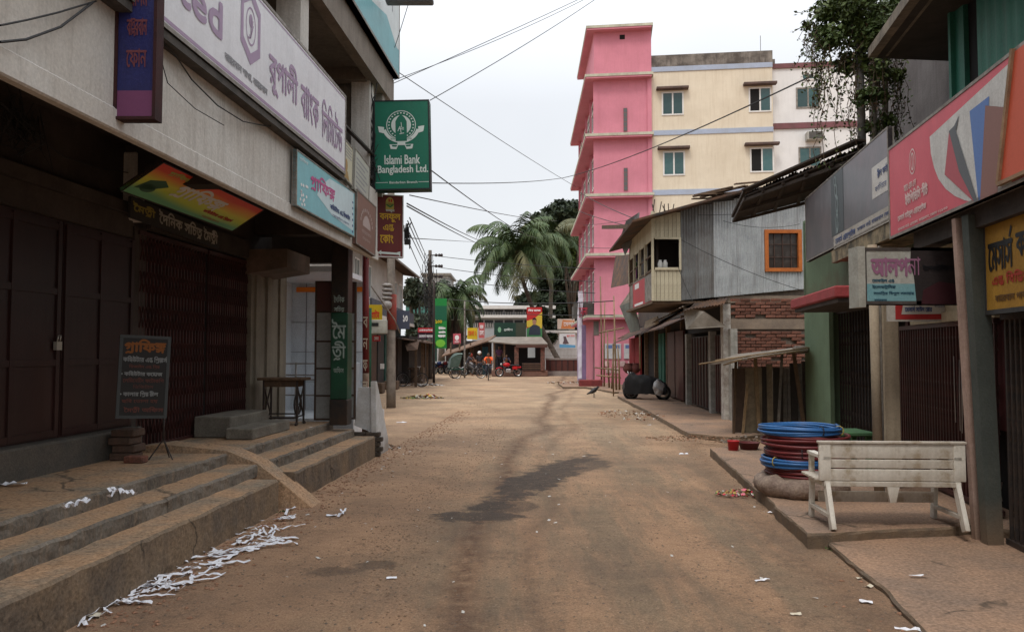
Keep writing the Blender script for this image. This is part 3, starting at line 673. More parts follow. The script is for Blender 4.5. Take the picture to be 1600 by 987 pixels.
# dark blue box sign hanging over the street
SG = thing('hanging_box_sign', 'tall dark blue box sign with a purple foot, sticking out over the steps', 'sign', D(210,190,5.35))
c0, c1 = D(177,187,5.35), D(243,191,5.35); top = 5.4
b = MB(); n = 8
for zz0, zz1, nm, mm in ((c0.z+.20, top, 'panel', mat('ink_blue_flex', (.025,.03,.13), (.02,.02,.08), 3, rough=.35)), (c0.z+.02, c0.z+.20, 'foot_panel', flat('dusky_purple_flex', (.16,.05,.12), .4))):
    b = MB(); b.box(c0.x+.02, c1.x-.02, 5.35, 5.43, zz0, zz1); obj(nm, b, mm, SG)
b = MB()
for x in (c0.x, c1.x-.02): b.box(x, x+.022, 5.335, 5.445, c0.z, top)
b.box(c0.x+.022, c1.x-.02, 5.335, 5.44, c0.z, c0.z+.02); b.bar((c0.x, 5.4, 4.0), (FL @ Vector((-3.05, 5.4, 4.0))), .03)
obj('frame', b, mat('dark_maroon_frame', (.05,.015,.015), (.03,.012,.012), 9), SG)
B = Board((c0.x+.02, 5.349, c0.z), (1,0,0), (0,0,1), c1.x-c0.x-.04, top-c0.z); t1 = MB()
for k, s_ in enumerate(('মেসার্স','আলম','বান্দরবান','ফোন')): B.text(t1, s_, .25, .8, .17+.1*(3-k), .23+.1*(3-k), bold=.002)
B.text(t1, 'এন্টারপ্রাইজ', .15, .85, .6, .72, bold=.003)
obj('lettering', t1, flat('faded_red_print', (.14,.04,.05)), SG)
# cables slung along the fascia
def cable(name, pts, r, label, sag=0, n=14, cat='cable', m=None):
    P = []; pts = [Vector(p) for p in pts]
    for a, c in zip(pts, pts[1:]):
        for i in range(n):
            t = i/n; p = a.lerp(c, t); p.z -= sag*4*t*(1-t); P.append(p)
    P.append(pts[-1]); b = MB(); b.tube(P, r, 5); return obj(name, b, m or C_cable, None, label, cat)
def px(F, x, pts): return [F @ onx(F, a, c, x) for a, c in pts]
cable('sagging_cable', px(FL,-2.98,[(247,58),(275,88),(300,125),(340,165),(380,190),(420,198),(460,172),(505,110)]), .006, 'thin black cable drooping across the white fascia below the bank sign', n=3)
cable('sagging_cable', px(FL,-2.98,[(247,75),(262,130),(305,170),(350,196)]), .004, 'short loose cable under the bank sign, right of the blue box sign', n=3)
cable('sagging_cable', px(FL,-2.99,[(0,40),(40,32),(90,20),(150,2)]), .006, 'upper of two cables crossing the plaster at the top left corner', n=3)
cable('sagging_cable', px(FL,-2.99,[(0,66),(40,62),(95,42),(145,4)]), .008, 'lower and thicker of two cables crossing the plaster at the top left corner', n=3)
cable('sagging_cable', px(FL,-4.8,[(0,165),(30,195),(100,245),(150,262),(200,270)]), .006, 'dusty cable drooping from the wire tangle under the soffit', n=3)
rnd = random.Random(3); b = MB(); c0_ = onx(FL, 35, 200, -4.7)
for k in range(26):
    q = [c0_ + Vector((rnd.uniform(-.1,.1), rnd.gauss(0,.16), rnd.gauss(0,.13))) for _ in range(4)]; b.tube([FL @ v for v in q], .005, 4)
obj('wire_tangle', b, C_cable, None, 'bird-nest tangle of black wires under the soffit at far left', 'wires')

# black notice board on a tripod
NB = thing('notice_stand', 'black framed notice board on a thin tripod in front of the folding gate', 'sign stand', onz(FL, 253, 722, .585) and FL @ onz(FL, 253, 722, .585))
tl, tr, br, bl = D(184,524,7.9), D(264,524,8.15), D(264,655,8.15), D(184,652,7.9); B = rect_from([tl, tr, br, bl])
p = MB(); panel(p, B, .02); obj('panel', p, flat('board_black', (.018,.017,.016), .55), NB)
p = MB(); rim(p, B, .03, .03); obj('frame', p, flat('grey_blue_frame', (.05,.055,.055), .5), NB)
t1, t2, t3 = MB(), MB(), MB(); B.text(t1, 'গ্রাফিক্স', .1, .9, .78, .95, bold=.006)
B.text(t2, 'কম্পিউটার এন্ড প্রিন্টার্স', .08, .94, .67, .75, bold=.002); B.text(t3, 'ডিজাইন এন্ড প্রিন্ট', .2, .8, .60, .65, bold=.001)
B.text(t2, '• কম্পিউটার কম্পোজ', .06, .86, .51, .57, bold=.002); B.text(t3, 'লেমিনেটিং ফটোকপি', .1, .9, .43, .49, bold=.001); B.text(t3, 'ডিজিটাল', .3, .7, .36, .41)
B.text(t2, '• কালার প্রিন্ট স্টীল', .06, .8, .26, .33, bold=.002); B.text(t3, 'ছবি তোলা হয়', .1, .8, .18, .24, bold=.001); B.text(t3, 'মৈত্রী অফিস', .15, .92, .07, .14, bold=.002)
obj('heading', t1, flat('orange_print', (.24,.08,.015)), NB); obj('white_lettering', t2, flat('chalk_print', (.22,.23,.23)), NB); obj('red_lettering', t3, flat('dull_red_print', (.12,.04,.03)), NB)
g = FL @ onz(FL, 255, 718, .585); mid = Vector((g.x, g.y, 1.0)); b = MB(); b.tube([mid + Vector((0,0,.05)), Vector((g.x, g.y, .78))], .009, 6); obj('pole', b, C_darkiron, NB)
for dx, dy in ((-.13,-.05), (.11,-.03), (0,.15)):
    b = MB(); b.tube([(g.x, g.y, .80), (g.x+dx, g.y+dy, .59)], .007, 5); obj('leg', b, C_darkiron, NB)

# painted corner pillar, glass partitions and cash-machine booth
def colbox(name, label, x0, x1, y0, y1, z0, z1, m, cat='pillar'):
    T = thing(name, label, cat, FL @ Vector(((x0+x1)/2, (y0+y1)/2, z0))); b = MB(FL); b.bbox(x0, x1, y0, y1, z0, z1, .012); obj('shaft', b, m, T); return T
PL = thing('painted_pillar', 'square corner pillar painted black over dark green with white lettering', 'pillar', FL @ Vector((-3.4,12.45,.585)))
b = MB(FL); b.bbox(-3.63, -3.36, 12.3, 12.58, .96, 2.32, .012); obj('green_shaft', b, mat('bottle_green_paint', (.012,.07,.035), (.01,.04,.022), 3, rough=.3, spec=.5), PL)
b = MB(FL); b.bbox(-3.63, -3.36, 12.3, 12.58, 2.32, 3.98, .012); b.bbox(-3.635, -3.355, 12.295, 12.585, .56, .96, .012); obj('black_shaft', b, mat('black_gloss_paint', (.02,.019,.018), (.05,.03,.02), 4, rough=.4), PL)
B = Board(FL @ Vector((-3.63, 12.298, .96)), FL.to_3x3() @ Vector((1,0,0)), (0,0,1), .27, 1.9); t1 = MB()
B.text(t1, 'দৈনিক', .18, .8, .80, .86, bold=.002); B.text(t1, 'সচিত্র', .2, .8, .72, .77, bold=.002); B.text(t1, 'মৈ', .08, .9, .50, .66, bold=.004); B.text(t1, 'ত্রী', .1, .9, .32, .48, bold=.004); B.text(t1, 'অফিস', .2, .8, .22, .27, bold=.001)
obj('lettering', t1, mat('pale_green_letters', (.36,.42,.38), (.22,.28,.25), 12), PL)
m_pane = mat('frosted_pane', (.36,.37,.36), (.25,.25,.24), 3, rough=.3); m_fr = mat('rust_brown_frame', (.10,.06,.045), (.06,.045,.035), 9)
for (xa, xb, y, lab) in ((-4.02,-3.69,12.75,'framed glass partition left of the painted pillar'), (-3.50,-3.39,12.95,'narrow framed glass partition right of the painted pillar')):
    T = thing('glass_partition', lab, 'partition', FL @ Vector(((xa+xb)/2, y, .6))); r = MB(FL)
    for x in (xa, xb-.03): r.box(x, x+.03, y-.02, y+.02, .6, 2.86)
    zz = [.6,.98,1.42,1.86,2.34,2.83]
    for z in zz: r.box(xa+.03, xb-.03, y-.018, y+.018, z, z+.03)
    obj('frame', r, m_fr, T)
    for i, (z0, z1) in enumerate(zip(zz, zz[1:])): q = MB(FL); q.box(xa+.03, xb-.03, y-.006, y+.006, z0+.03, z1); obj('pane', q, m_pane if i < 4 else flat('maroon_pane', (.10,.04,.035), .4), T)
# booth (white tiled inside) just past the end of the steps
BO = thing('cash_machine_booth', 'white tiled cash-machine booth with orange logos behind the pillar', 'booth', FL @ Vector((-4.3, 15.2, .3)))
b = MB(FL); b.box(-5.6,-5.5,13.7,16,.3,3.1); b.box(-5.5,-3.95,15.9,16,.3,3.1); b.box(-5.5,-3.95,13.6,16,3.1,3.2); b.box(-5.6,-3.6,13.62,16,.0,.55); obj('tiled_wall', b, mat('booth_tile', (.70,.74,.78), (.62,.66,.7), 3, rough=.2), BO)
b = MB(FL); b.box(-5.49,-5.3,13.7,13.86,.55,3.09); obj('patterned_pilaster', b, mat('patterned_tile', (.55,.42,.32), (.30,.14,.08), 34, rough=.3, lo=.46, hi=.54), BO)
b = MB(FL)
for k in range(3): b.box(-5.2+.42*k,-5.19+.42*k,15.88,15.9,.55,3.1)
for z in (1.1,1.7,2.3): b.box(-5.5,-3.96,15.885,15.9,z,z+.01)
obj('tile_joint', b, m_gry, BO)
m_or = flat('orange_vinyl', (.85,.22,.02), .35)
b = MB(FL); b.box(-4.95,-4.65,15.86,15.88,1.5,1.75); b.box(-5.4,-3.96,15.86,15.88,2.92,3.02); b.box(-4.72,-4.56,15.855,15.875,1.62,1.9); obj('orange_logo', b, m_or, BO)
b = MB(FL); b.bbox(-4.5,-4.05,15.3,15.85,.55,1.5,.03); obj('cash_machine', b, mat('machine_grey', (.40,.42,.45), (.3,.32,.34), 4, rough=.3), BO)
b = MB(FL); b.box(-4.42,-4.12,15.28,15.3,1.15,1.4); obj('machine_screen', b, flat('dark_screen', (.02,.04,.08), .1), BO)
b = MB(FL)
for y0_, y1_ in (((-5.28,13.72),(-3.95,13.72)),):
    for z in (.95,1.22,1.3,1.5): b.tube([(y0_[0],y0_[1],z),(y1_[0],y1_[1],z)], .014, 6)
    for k in range(3): x = y0_[0] + k*.62; b.tube([(x,13.72,.55),(x,13.72,1.52)], .016, 6)
obj('handrail', b, flat('steel_rail', (.28,.26,.24), .4, metal=.4), BO)
# sewing-machine table
SW = thing('sewing_machine_table', 'old treadle sewing table with iron legs against the bare wall', 'table', FL @ Vector((-4.3,12.05,.585)))
b = MB(FL); b.bbox(-4.65,-3.95,11.9,12.35,1.27,1.31,.008); obj('table_top', b, C_wood, SW)
b = MB(FL); b.box(-4.55,-4.05,11.95,12.3,1.17,1.27); obj('drawer', b, C_wood, SW)
for x in (-4.56,-4.04):
    b = MB(FL)
    for y in (11.96,12.28): b.bar((x,y,1.27),(x,y,.62),.025); b.bar((x,y,.62),(x,y+(.05 if y > 12.1 else -.05),.59),.035)
    b.bar((x,11.96,1.2),(x,12.28,.7),.018); b.bar((x,12.28,1.2),(x,11.96,.7),.018); b.bar((x,11.96,.72),(x,12.28,.72),.022); obj('leg', b, C_darkiron, SW)
b = MB(FL); b.box(-4.5,-4.1,12.0,12.22,.68,.70); b.bar((-4.55,12.12,.75),(-4.05,12.12,.75),.02); obj('treadle', b, C_darkiron, SW)
b = MB(FL @ Matrix.Translation((-4.08,12.12,.9)) @ Matrix.Rotation(math.pi/2,4,'Y')); b.tube([(.16*math.cos(a*.3927),.16*math.sin(a*.3927),0) for a in range(16)], .014, 6, closed=True)
for a in range(4): b.bar((0,0,0),(.15*math.cos(a*1.57),.15*math.sin(a*1.57),0),.012)
obj('flywheel', b, C_darkiron, SW)
# white end wall by the steps and the rubble block below it
b = MB(FL); b.slab([(-3.42,12.98,.5),(-3.12,12.98,.38),(-3.12,12.98,1.12),(-3.36,12.98,1.12)], (0,-1,0), .1)
b.slab([(-3.02,12.9,.0),(-3.02,13.75,.0),(-3.02,13.75,.2),(-3.05,13.0,1.22),(-3.05,12.9,1.22)], (1,0,0), .08)
obj('white_cheek_wall', b, mat('limewash', (.60,.60,.60), (.46,.44,.41), 3, dirt=.5, dh=.3), None, 'low white painted wedge wall closing the end of the steps', 'wall')
RB = thing('brick_pier', 'short broken brick pier at the end of the steps', 'pier', FL @ Vector((-3.05,12.9,0)))
pr = MB(FL); pr.bbox(-.12,.12,-.055,.055,-.035,.035,.01) if False else pr.bbox(-.12,.12,-.055,.055,-.035,.035,.01); src = None
for z in range(5):
    for k in range(2):
        pos = FL @ Vector((-3.34+.25*k+(.04 if z % 2 else 0), 12.93, .04+.08*z))
        if src is None: src = obj('brick', pr, mat('mossy_brick', (.10,.075,.055), (.06,.05,.04), 9, bump=.5), RB, origin=(0,0,0)); src.location = pos - wloc(RB)
        else: share('brick', src, pos, RB)
# red pole with white letters
RP = thing('painted_post', 'round post painted red over brown with white letters down its front', 'post', D(572,690,13.4) * Vector((1,1,0)) if False else Vector((-2.45,13.4,0)))
p0 = Vector((-2.455,13.4,0))
b = MB(); b.tube([p0, p0+Vector((0,0,1.35))], .055, 14); obj('lower_shaft', b, mat('worn_brown_paint', (.15,.07,.045), (.30,.22,.16), 9), RP)
b = MB(); b.tube([p0+Vector((0,0,1.35)), p0+Vector((-.02,0,3.35))], .056, 14); obj('upper_shaft', b, mat('red_oxide_paint', (.20,.02,.02), (.12,.02,.018), 6, rough=.5), RP)
B = Board(p0 + Vector((-.04,-.062,1.0)), (1,0,0), (0,0,1), .08, 1.5); t1 = MB()
for k, s_ in enumerate('বনফল'): B.text(t1, s_, .0, 1, .74-.24*k, .86-.24*k, bold=.002)
obj('lettering', t1, flat('cream_print', (.5,.4,.3)), RP)

# projecting bank sign
def projecting(name, label, tl, tr, br, bl, Y, th, face, frm, parts, rot=0, fw=.03):
    B = rect_from([D(*tl, Y), D(*tr, Y+rot), D(*br, Y+rot), D(*bl, Y)]); T = sign(name, label, B, face, th, frm, fw, ()); 
    return B, T
m_bgreen = face_mat('bank_green_flex', (.012,.17,.105), rough=.4)
B, T = projecting('bank_projecting_sign', 'green projecting bank sign with a white round emblem over the street', (583,157), (671,156), (672,295), (583,298), 13.0, .25, m_bgreen, flat('dark_sign_edge', (.02,.02,.025)), (), fw=.02)
m_lg = flat('sign_white', (.66,.74,.70), .45); m_bg2 = flat('emblem_green', (.015,.16,.10), .45)
t1, t2 = MB(), MB(); cx, cy = .50, .72; ax, ay = .225, .225*B.w/B.h
B.ring(t1, cx, cy, ax*1.16, ay*1.16, .95); B.disc(t1, cx, cy, ax*.78, ay*.78, 30, .003)
B.poly(t2, [(cx-.1,cy-.18),(cx+.1,cy-.18),(cx+.1,cy+.04),(cx+.06,cy+.085),(cx,cy+.12),(cx-.06,cy+.085),(cx-.1,cy+.04)], .006)
for a in range(0, 360, 15):
    q = math.radians(a); B.disc(t1, cx+ax*.96*math.cos(q), cy+ay*.96*math.sin(q), .016, .0085, 6, .004)
B.line(t1, [(cx-.05,cy-.04),(cx+.05,cy-.05)], .012, .008); B.line(t1, [(cx-.03,cy-.1),(cx+.05,cy-.09)], .012, .008); B.line(t1, [(cx-.06,cy-.07),(cx-.02,cy-.015),(cx+.0,cy-.09)], .012, .008); B.line(t1, [(cx,cy+.03),(cx+.01,cy-.03),(cx+.05,cy-.03)], .01, .008)
B.ring(t1, cx, cy, ax*1.52, ay*1.42, .82, 20, .0045, math.radians(196), math.radians(344))
for sgn in (-1, 1):
    B.poly(t1, [(cx+sgn*.30,cy-.02),(cx+sgn*.41,cy-.01),(cx+sgn*.39,cy-.075),(cx+sgn*.31,cy-.09)], .005)
    B.poly(t1, [(cx+sgn*.05,cy-.215),(cx+sgn*.21,cy-.215),(cx+sgn*.19,cy-.265),(cx+sgn*.09,cy-.27)], .005); B.poly(t2, [(cx+sgn*.07,cy-.225),(cx+sgn*.17,cy-.22),(cx+sgn*.16,cy-.24),(cx+sgn*.09,cy-.243)], .007)
B.rect(t1, cx-.07, cx+.07, cy-.225, cy-.19, .0055); B.text(t2, 'ইসলামী ব্যাংক', cx-.19, cx+.19, cy-.165, cy-.14, .008)
t9 = MB(); B.text(t9, 'Islami Bank', .2, .82, .285, .385, .004, bold=.0035); B.text(t9, 'Bangladesh Ltd.', .08, .96, .165, .27, .004, bold=.0035)
B.text(t9, 'Bandarban Branch', .28, .77, .07, .095, .004, bold=.001); B.line(t9, [(.04,.083),(.25,.083)], .008); B.line(t9, [(.79,.083),(.97,.083)], .008)
obj('emblem', t1, m_lg, T); obj('lettering', t9, m_lg, T); obj('emblem_green', t2, m_bg2, T)
b = MB(); b.bar(B.o+Vector((-.6,.12,.2)), B.o+Vector((0,.12,.2)), .04); b.bar(B.o+Vector((-.6,.12,1.2)), B.o+Vector((0,.12,1.2)), .04); obj('bracket', b, C_darkiron, T)
# maroon projecting sign
m_mar = face_mat('maroon_flex', (.155,.022,.02))
B, T = projecting('maroon_projecting_sign', 'maroon projecting sign with yellow lettering and a white arrow, below the green bank sign', (586,303), (633,305), (628,403), (590,401), 13.5, .12, m_mar, C_white, (), rot=.15, fw=.018)
t1, t2, t3, t4 = MB(), MB(), MB(), MB(); B.text(t1, 'বনফুল', .12, .88, .56, .69, bold=.004); B.text(t1, 'এন্ড', .25, .65, .42, .52, bold=.003); B.text(t1, 'কোং', .14, .62, .22, .36, bold=.004)
B.disc(t4, .49, .87, .15, .085); B.rect(t4, .34, .64, .76, .865, .003); B.rect(t3, .44, .49, .88, .93, .005); B.rect(t3, .52, .57, .88, .93, .005)
B.poly(MB(), [(0,0),(1,0),(1,1)]); t5 = MB(); B.line(t5, [(.36,.84),(.5,.80),(.62,.84)], .02, .005); B.text(t2, 'বনফুল', .34, .66, .715, .755, .005, bold=.001)
B.line(t2, [(.12,.07),(.8,.06)], .035); B.poly(t2, [(.06,.07),(.18,.11),(.18,.03)], .004); B.poly(t2, [(.88,.1),(.72,.075),(.88,.02)], .004)
obj('lettering', t1, flat('golden_print', (.62,.38,.03)), T); obj('arrow', t2, m_lg, T); obj('emblem', t4, flat('olive_gold_print', (.45,.35,.08)), T); obj('emblem_flower', t3, flat('flower_red', (.4,.01,.01)), T); obj('emblem_leaf', t5, flat('leaf_print', (.03,.2,.05)), T)
# ------------------------------------------------------------ second left row
def window_part(parent, a, u, v, w, h, n, *, fm=C_white, gm_=C_glass, nm='window', mull=1, bar=.05, dep=.06, openl=False):
    """a framed window; a = lower left corner, u/v unit axes, n outward"""
    u, v, n = Vector(u), Vector(v), Vector(n); b = MB(); t = bar
    b.slab([a, a+u*w, a+u*w+v*t, a+v*t], n, dep) if False else None
    def r(x0, x1, z0, z1, m_, d0, d1):
        P = [a+u*x0+v*z0+n*d1, a+u*x1+v*z0+n*d1, a+u*x1+v*z1+n*d1, a+u*x0+v*z1+n*d1]; m_.slab(P, n, d1-d0)
    r(0, w, 0, t, b, -.05, dep); r(0, w, h-t, h, b, -.05, dep); r(0, t, t, h-t, b, -.05, dep); r(w-t, w, t, h-t, b, -.05, dep)
    for k in range(mull): x = w*(k+1)/(mull+1); r(x-t/2, x+t/2, t, h-t, b, -.05, dep-.005)
    f = obj(nm, b, fm, parent)
    for k in range(mull+1):
        x0 = w*k/(mull+1)+t*.5+.001; x1 = w*(k+1)/(mull+1)-t*.5-.001; g = MB(); r(x0, x1, t, h-t, g, .002, .012+.008*k); obj('pane', g, (C_dark if openl and k == 0 else gm_), f)
    return f
S2 = thing('corner_shop_house', 'two-storey white house with green shops below and a tin eave, beyond the concrete pole', 'building', (-5.9, 30, 0))
b = MB(); b.box(-10, -5.9, 19, 43, 3.2, 5.9); obj('upper_wall', b, mat('chalky_wall', (.50,.49,.46), (.38,.36,.33), 1.3, streak=.4), S2)
b = MB(); b.box(-10, -6.0, 19, 43, 0, 3.1); obj('shop_front', b, mat('dark_green_shopfront', (.02,.045,.035), (.03,.03,.025), 1.5), S2)
for k in range(12):
    b = MB(); b.box(-6.0, -5.93, 19.3+2*k, 20.9+2*k, .15, 2.5); obj('shop_shutter', b, [mat('green_shutter', (.03,.09,.07), (.02,.05,.04), 3), mat('brown_shutter', (.09,.05,.035), (.05,.03,.02), 3), mat('dark_shutter', (.03,.03,.035), (.05,.04,.03), 3)][k % 3], S2)
b = MB(); b.box(-10, -5.3, 19, 43.2, 3.05, 3.2); obj('balcony_slab', b, C_plaster, S2)
b = MB(); b.box(-5.36, -5.3, 30, 43, 3.2, 3.75); obj('balcony_wall', b, mat('dark_board', (.09,.10,.12), (.06,.06,.07), 4), S2)
b = MB(); corr(b, (-10,18.8,6.6), (0,24.6,0), (5.0,0,-.85), 1, 2, .16, .02); obj('tin_roof', b, C_tinrust, S2)
b = MB(); b.box(-5.05,-5.0,18.8,43.4,5.70,5.78); obj('eave_board', b, C_grime, S2)
for y in (22, 26, 29.5, 32.0, 39.4, 41.3):
    window_part(S2, Vector((-5.9, y, 3.9)), (0,1,0), (0,0,1), .95, 1.35, (1,0,0))
b = MB(); b.box(-5.9,-5.75,26.5,28.2,3.6,5.3); obj('blue_box', b, flat('faded_blue_tin', (.08,.15,.22), .5), S2)
# yellow and red shop boards
def fsign(name, label, x0, y0, x1, y1, Y, face, words=(), th=.05, frm=None, yaw=0):
    B = rect_from([D(x0,y0,Y), D(x1,y0,Y+yaw), D(x1,y1,Y+yaw), D(x0,y1,Y)])
    parts = []
    for (s_, a, c, d, e_, m) in words: t = MB(); B.text(t, s_, a, c, d, e_, bold=B.h*.012); parts.append(('lettering', t, m))
    return sign(name, label, B, face, th, frm, .02, parts), B
m_redp = flat('bright_red_print', (.60,.03,.02)); m_yel = face_mat('yellow_flex', (.62,.44,.02)); m_redf = face_mat('red_flex', (.48,.03,.04))
fsign('yellow_signboard', 'bright yellow signboard with red lettering left of the concrete pole', 575,476,597,508, 24.5, m_yel, (('বাটা',.2,.8,.35,.75,m_redp),))
fsign('small_red_board', 'small red board beneath the yellow signboard', 582,524,594,533, 24.3, m_redf, (('ফোন',.2,.8,.2,.8,m_wht),))
fsign('dark_blue_signboard', 'dark slate signboard on the balcony beyond the pole', 618,485,640,514, 31, face_mat('slate_flex', (.07,.08,.12)), (('১৩',.55,.85,.4,.75,m_wht),))
fsign('red_white_signboard', 'small red and white signboard over the far left stalls', 653,513,678,528, 46, face_mat('plum_flex', (.10,.05,.08)), (('মেসার্স আলম',.08,.92,.08,.42,m_wht),))
fsign('red_header_board', 'thin red strip with lettering above the small plum signboard', 653,512,678,519, 45.9, m_redf, (('এন্টারপ্রাইজ',.08,.92,.2,.8,m_wht),))
b = MB(); P0 = D(572,600,23.5); b.tube([(P0.x+.1,23.5,0),(P0.x+.1,23.5,3)], .05, 8); obj('green_pipe_post', b, mat('green_post_paint', (.02,.09,.05), (.015,.05,.03), 5), None, 'thin green post left of the concrete pole', 'post')
b = MB(); b.tube([(-4.55,25.2,0),(-4.55,25.2,2.9)], .07, 8); obj('pink_pipe_post', b, mat('pink_post_paint', (.38,.03,.10), (.22,.03,.07), 5), None, 'short magenta painted post between the shopfront and the pole', 'post')
fsign('paper_notice', 'tiny white paper pinned on the magenta post', 594,568,600,576, 24.9, m_wht)
# concrete pole with meter box
def pole(name, label, px_, base_py, top_py, r0=.13, r1=.10, Y=None, mm=None, x2=None, cat='utility pole'):
    g = G(px_, base_py) if Y is None else D(px_, base_py, Y); z0 = 0 if Y is None else g.z; t = D(x2 or px_, top_py, g.y)
    T = thing(name, label, cat, (g.x, g.y, z0)); b = MB(); n = 10
    b.tube([Vector((g.x, g.y, z0)).lerp(t, i/n) for i in range(n+1)], [r0+(r1-r0)*i/n for i in range(n+1)], 12); obj('shaft', b, mm or mat('pole_concrete', (.27,.235,.20), (.17,.145,.125), 6, streak=.4), T); return T, Vector((g.x, g.y, z0)), t
CP, g0, t0 = pole('concrete_pole', 'square-shouldered concrete electricity pole with a grey meter box and a red painted band', 611, 637, 300, .145, .11)
b = MB(); za = D(611,515,g0.y).z; zb = D(611,460,g0.y).z; b.tube([(g0.x,g0.y,za),(g0.x,g0.y,zb)], .15, 14); obj('red_band', b, mat('faded_red_band', (.28,.03,.025), (.20,.07,.05), 6), CP)
c = D(594,511,g0.y-.1); b = MB(); b.bbox(c.x-.33,c.x+.26,c.y-.42,c.y-.2,c.z-.21,c.z+.21,.02); bx = obj('meter_box', b, mat('meter_box_paint', (.42,.42,.37), (.3,.29,.25), 5, rough=.5), CP)
b = MB(); b.box(c.x-.2,c.x+.02,c.y-.435,c.y-.42,c.z+.02,c.z+.12); obj('meter_window', b, flat('meter_dark', (.03,.03,.03), .2), bx)
c = D(607,456,g0.y); b = MB()
for k in range(4): b.lathe([(.09,-.02),(.16,.02),(.16,.06),(.08,.1)], 12, Matrix.Translation((c.x, c.y-.28, c.z-.25+.13*k)))
b.ball((c.x, c.y-.3, c.z-.42), .16); obj('insulator_stack', b, mat('dusty_porcelain', (.33,.31,.29), (.2,.18,.17), 8, rough=.35), CP)
cable('pole_stay', [D(580,447,21), D(617,500,22), D(625,520,22.5)], .02, 'pale curved pipe leaning from the red post to the concrete pole', m=C_grime)
# far pole with cross arms and the thin pole in front
EP, g1, t1_ = pole('crossarm_pole', 'tall dark electricity pole with three rows of insulators against the sky', 672, 592, 391, .16, .11, mm=mat('dark_pole', (.12,.10,.085), (.08,.07,.06), 6))
for py_ in (399, 416, 432):
    c = D(672, py_, g1.y); b = MB(); b.bar(c+Vector((0,-.15,0)), c+Vector((.75,-.15,0)), .06); a_ = obj('cross_arm', b, C_darkiron, EP)
    for dx in (.4,.6,.75): q = MB(); q.lathe([(.03,-.1),(.08,-.06),(.08,.05),(.03,.1)], 8, Matrix.Translation((c.x+dx, c.y-.15, c.z))); obj('insulator', q, flat('dark_insulator', (.04,.03,.03), .4), a_)
TP, g2, t2_ = pole('thin_pole', 'thin dark steel pole in front of the green banner', 678, 598, 440, .07, .06, mm=C_darkiron)
WP, g3, t3_ = pole('thin_pole', 'slim grey pole rising through the small palm behind the cycle rickshaw', 726, 590, 470, .06, .05, mm=C_grime)
b = MB(); rnd = random.Random(5); c = D(672, 470, g1.y-.2)
for k in range(60):
    q = [c + Vector((rnd.gauss(0,.32), rnd.gauss(0,.2), rnd.gauss(0,1.2))) for _ in range(2)]; q.insert(1, (q[0]+q[1])/2 + Vector((rnd.gauss(0,.3),0,-.3))); b.tube(q, .02, 4)
obj('wire_tangle', b, C_cable, None, 'thick tangle of wires wrapped round the crossarm pole', 'wires')
# green banner, hazy green building, stalls
def hoarding(name, label, x0, y0, x1, y1, Y, bands, words=(), base=None):
    B = rect_from([D(x0,y0,Y), D(x1,y0,Y), D(x1,y1,Y), D(x0,y1,Y)]); T = sign(name, label, B, base, .08, None)
    for i, (nm, pts, m) in enumerate(bands): t = MB(); B.poly(t, pts, .008+.008*i); obj(nm, t, m, T)
    t = {}
    for s_, a, c, d, e_, m in words: q = MB(); B.text(q, s_, a, c, d, e_, .06, bold=B.h*.004); obj('lettering', q, m, T)
    return B, T
hoarding('green_banner', 'tall bright green vertical banner on the far left poles', 679,466,698,544, 47, (('dark_band', [(0,.55),(1,.55),(1,.85),(0,.85)], flat('banner_dark_green', (.01,.10,.05))), ('light_disc', [(.5+.4*math.cos(a*.6), .1+.08*math.sin(a*.6)) for a in range(10)], flat('banner_lime', (.18,.5,.05)))), (('১০০',.1,.6,.50,.57,m_yel),('ডিজিটাল',.35,.9,.38,.43,m_wht),('মোবাইল',.35,.9,.30,.35,m_wht),('বান্দরবান',.3,.9,.22,.27,m_wht)), face_mat('banner_green', (.015,.22,.045)))
def far_building(name, label, x0, y0, x1, y1, Y, dep, m, wins=(), roof=None):
    a, c = D(x0,y0,Y), D(x1,y1,Y); z0 = min(a.z, c.z) if y1 < 560 else 0; T = thing(name, label, 'building', ((a.x+c.x)/2, Y, 0)); b = MB(); b.box(a.x, c.x, Y, Y+dep, 0, a.z); obj('wall', b, m, T)
    for (wx0, wy0, wx1, wy1, cols) in wins: p = D(wx0,wy1,Y); q = D(wx1,wy0,Y); window_part(T, Vector((p.x, Y, p.z)), (1,0,0), (0,0,1), q.x-p.x, q.z-p.z, (0,-1,0), mull=cols, bar=.08, dep=.05)
    if roof: b = MB(); b.box(a.x-.3, c.x+.3, Y-.35, Y+dep, a.z, a.z+.22); obj('roof_slab', b, roof, T)
    return T
far_building('netted_building', 'building wrapped in teal safety net at the far left', 634,466,672,600, 66, 6, mat('teal_net', (.07,.20,.17), (.05,.14,.12), 1.5), ((642,490,650,505,1),(656,490,664,505,1)), C_grime)
far_building('grey_block', 'pale grey concrete block rising behind the crossarm pole', 662,430,700,600, 88, 8, mat('far_grey_wall', (.42,.42,.41), (.32,.32,.31), .8, streak=.4), ((668,440,676,452,1),(684,440,692,452,1)), C_grime)
far_building('brown_house', 'narrow brown brick house behind the green banner', 697,470,724,600, 72, 5, mat('far_brown_wall', (.12,.075,.06), (.08,.05,.045), 1), ((703,480,710,500,0),(713,482,720,500,0)))
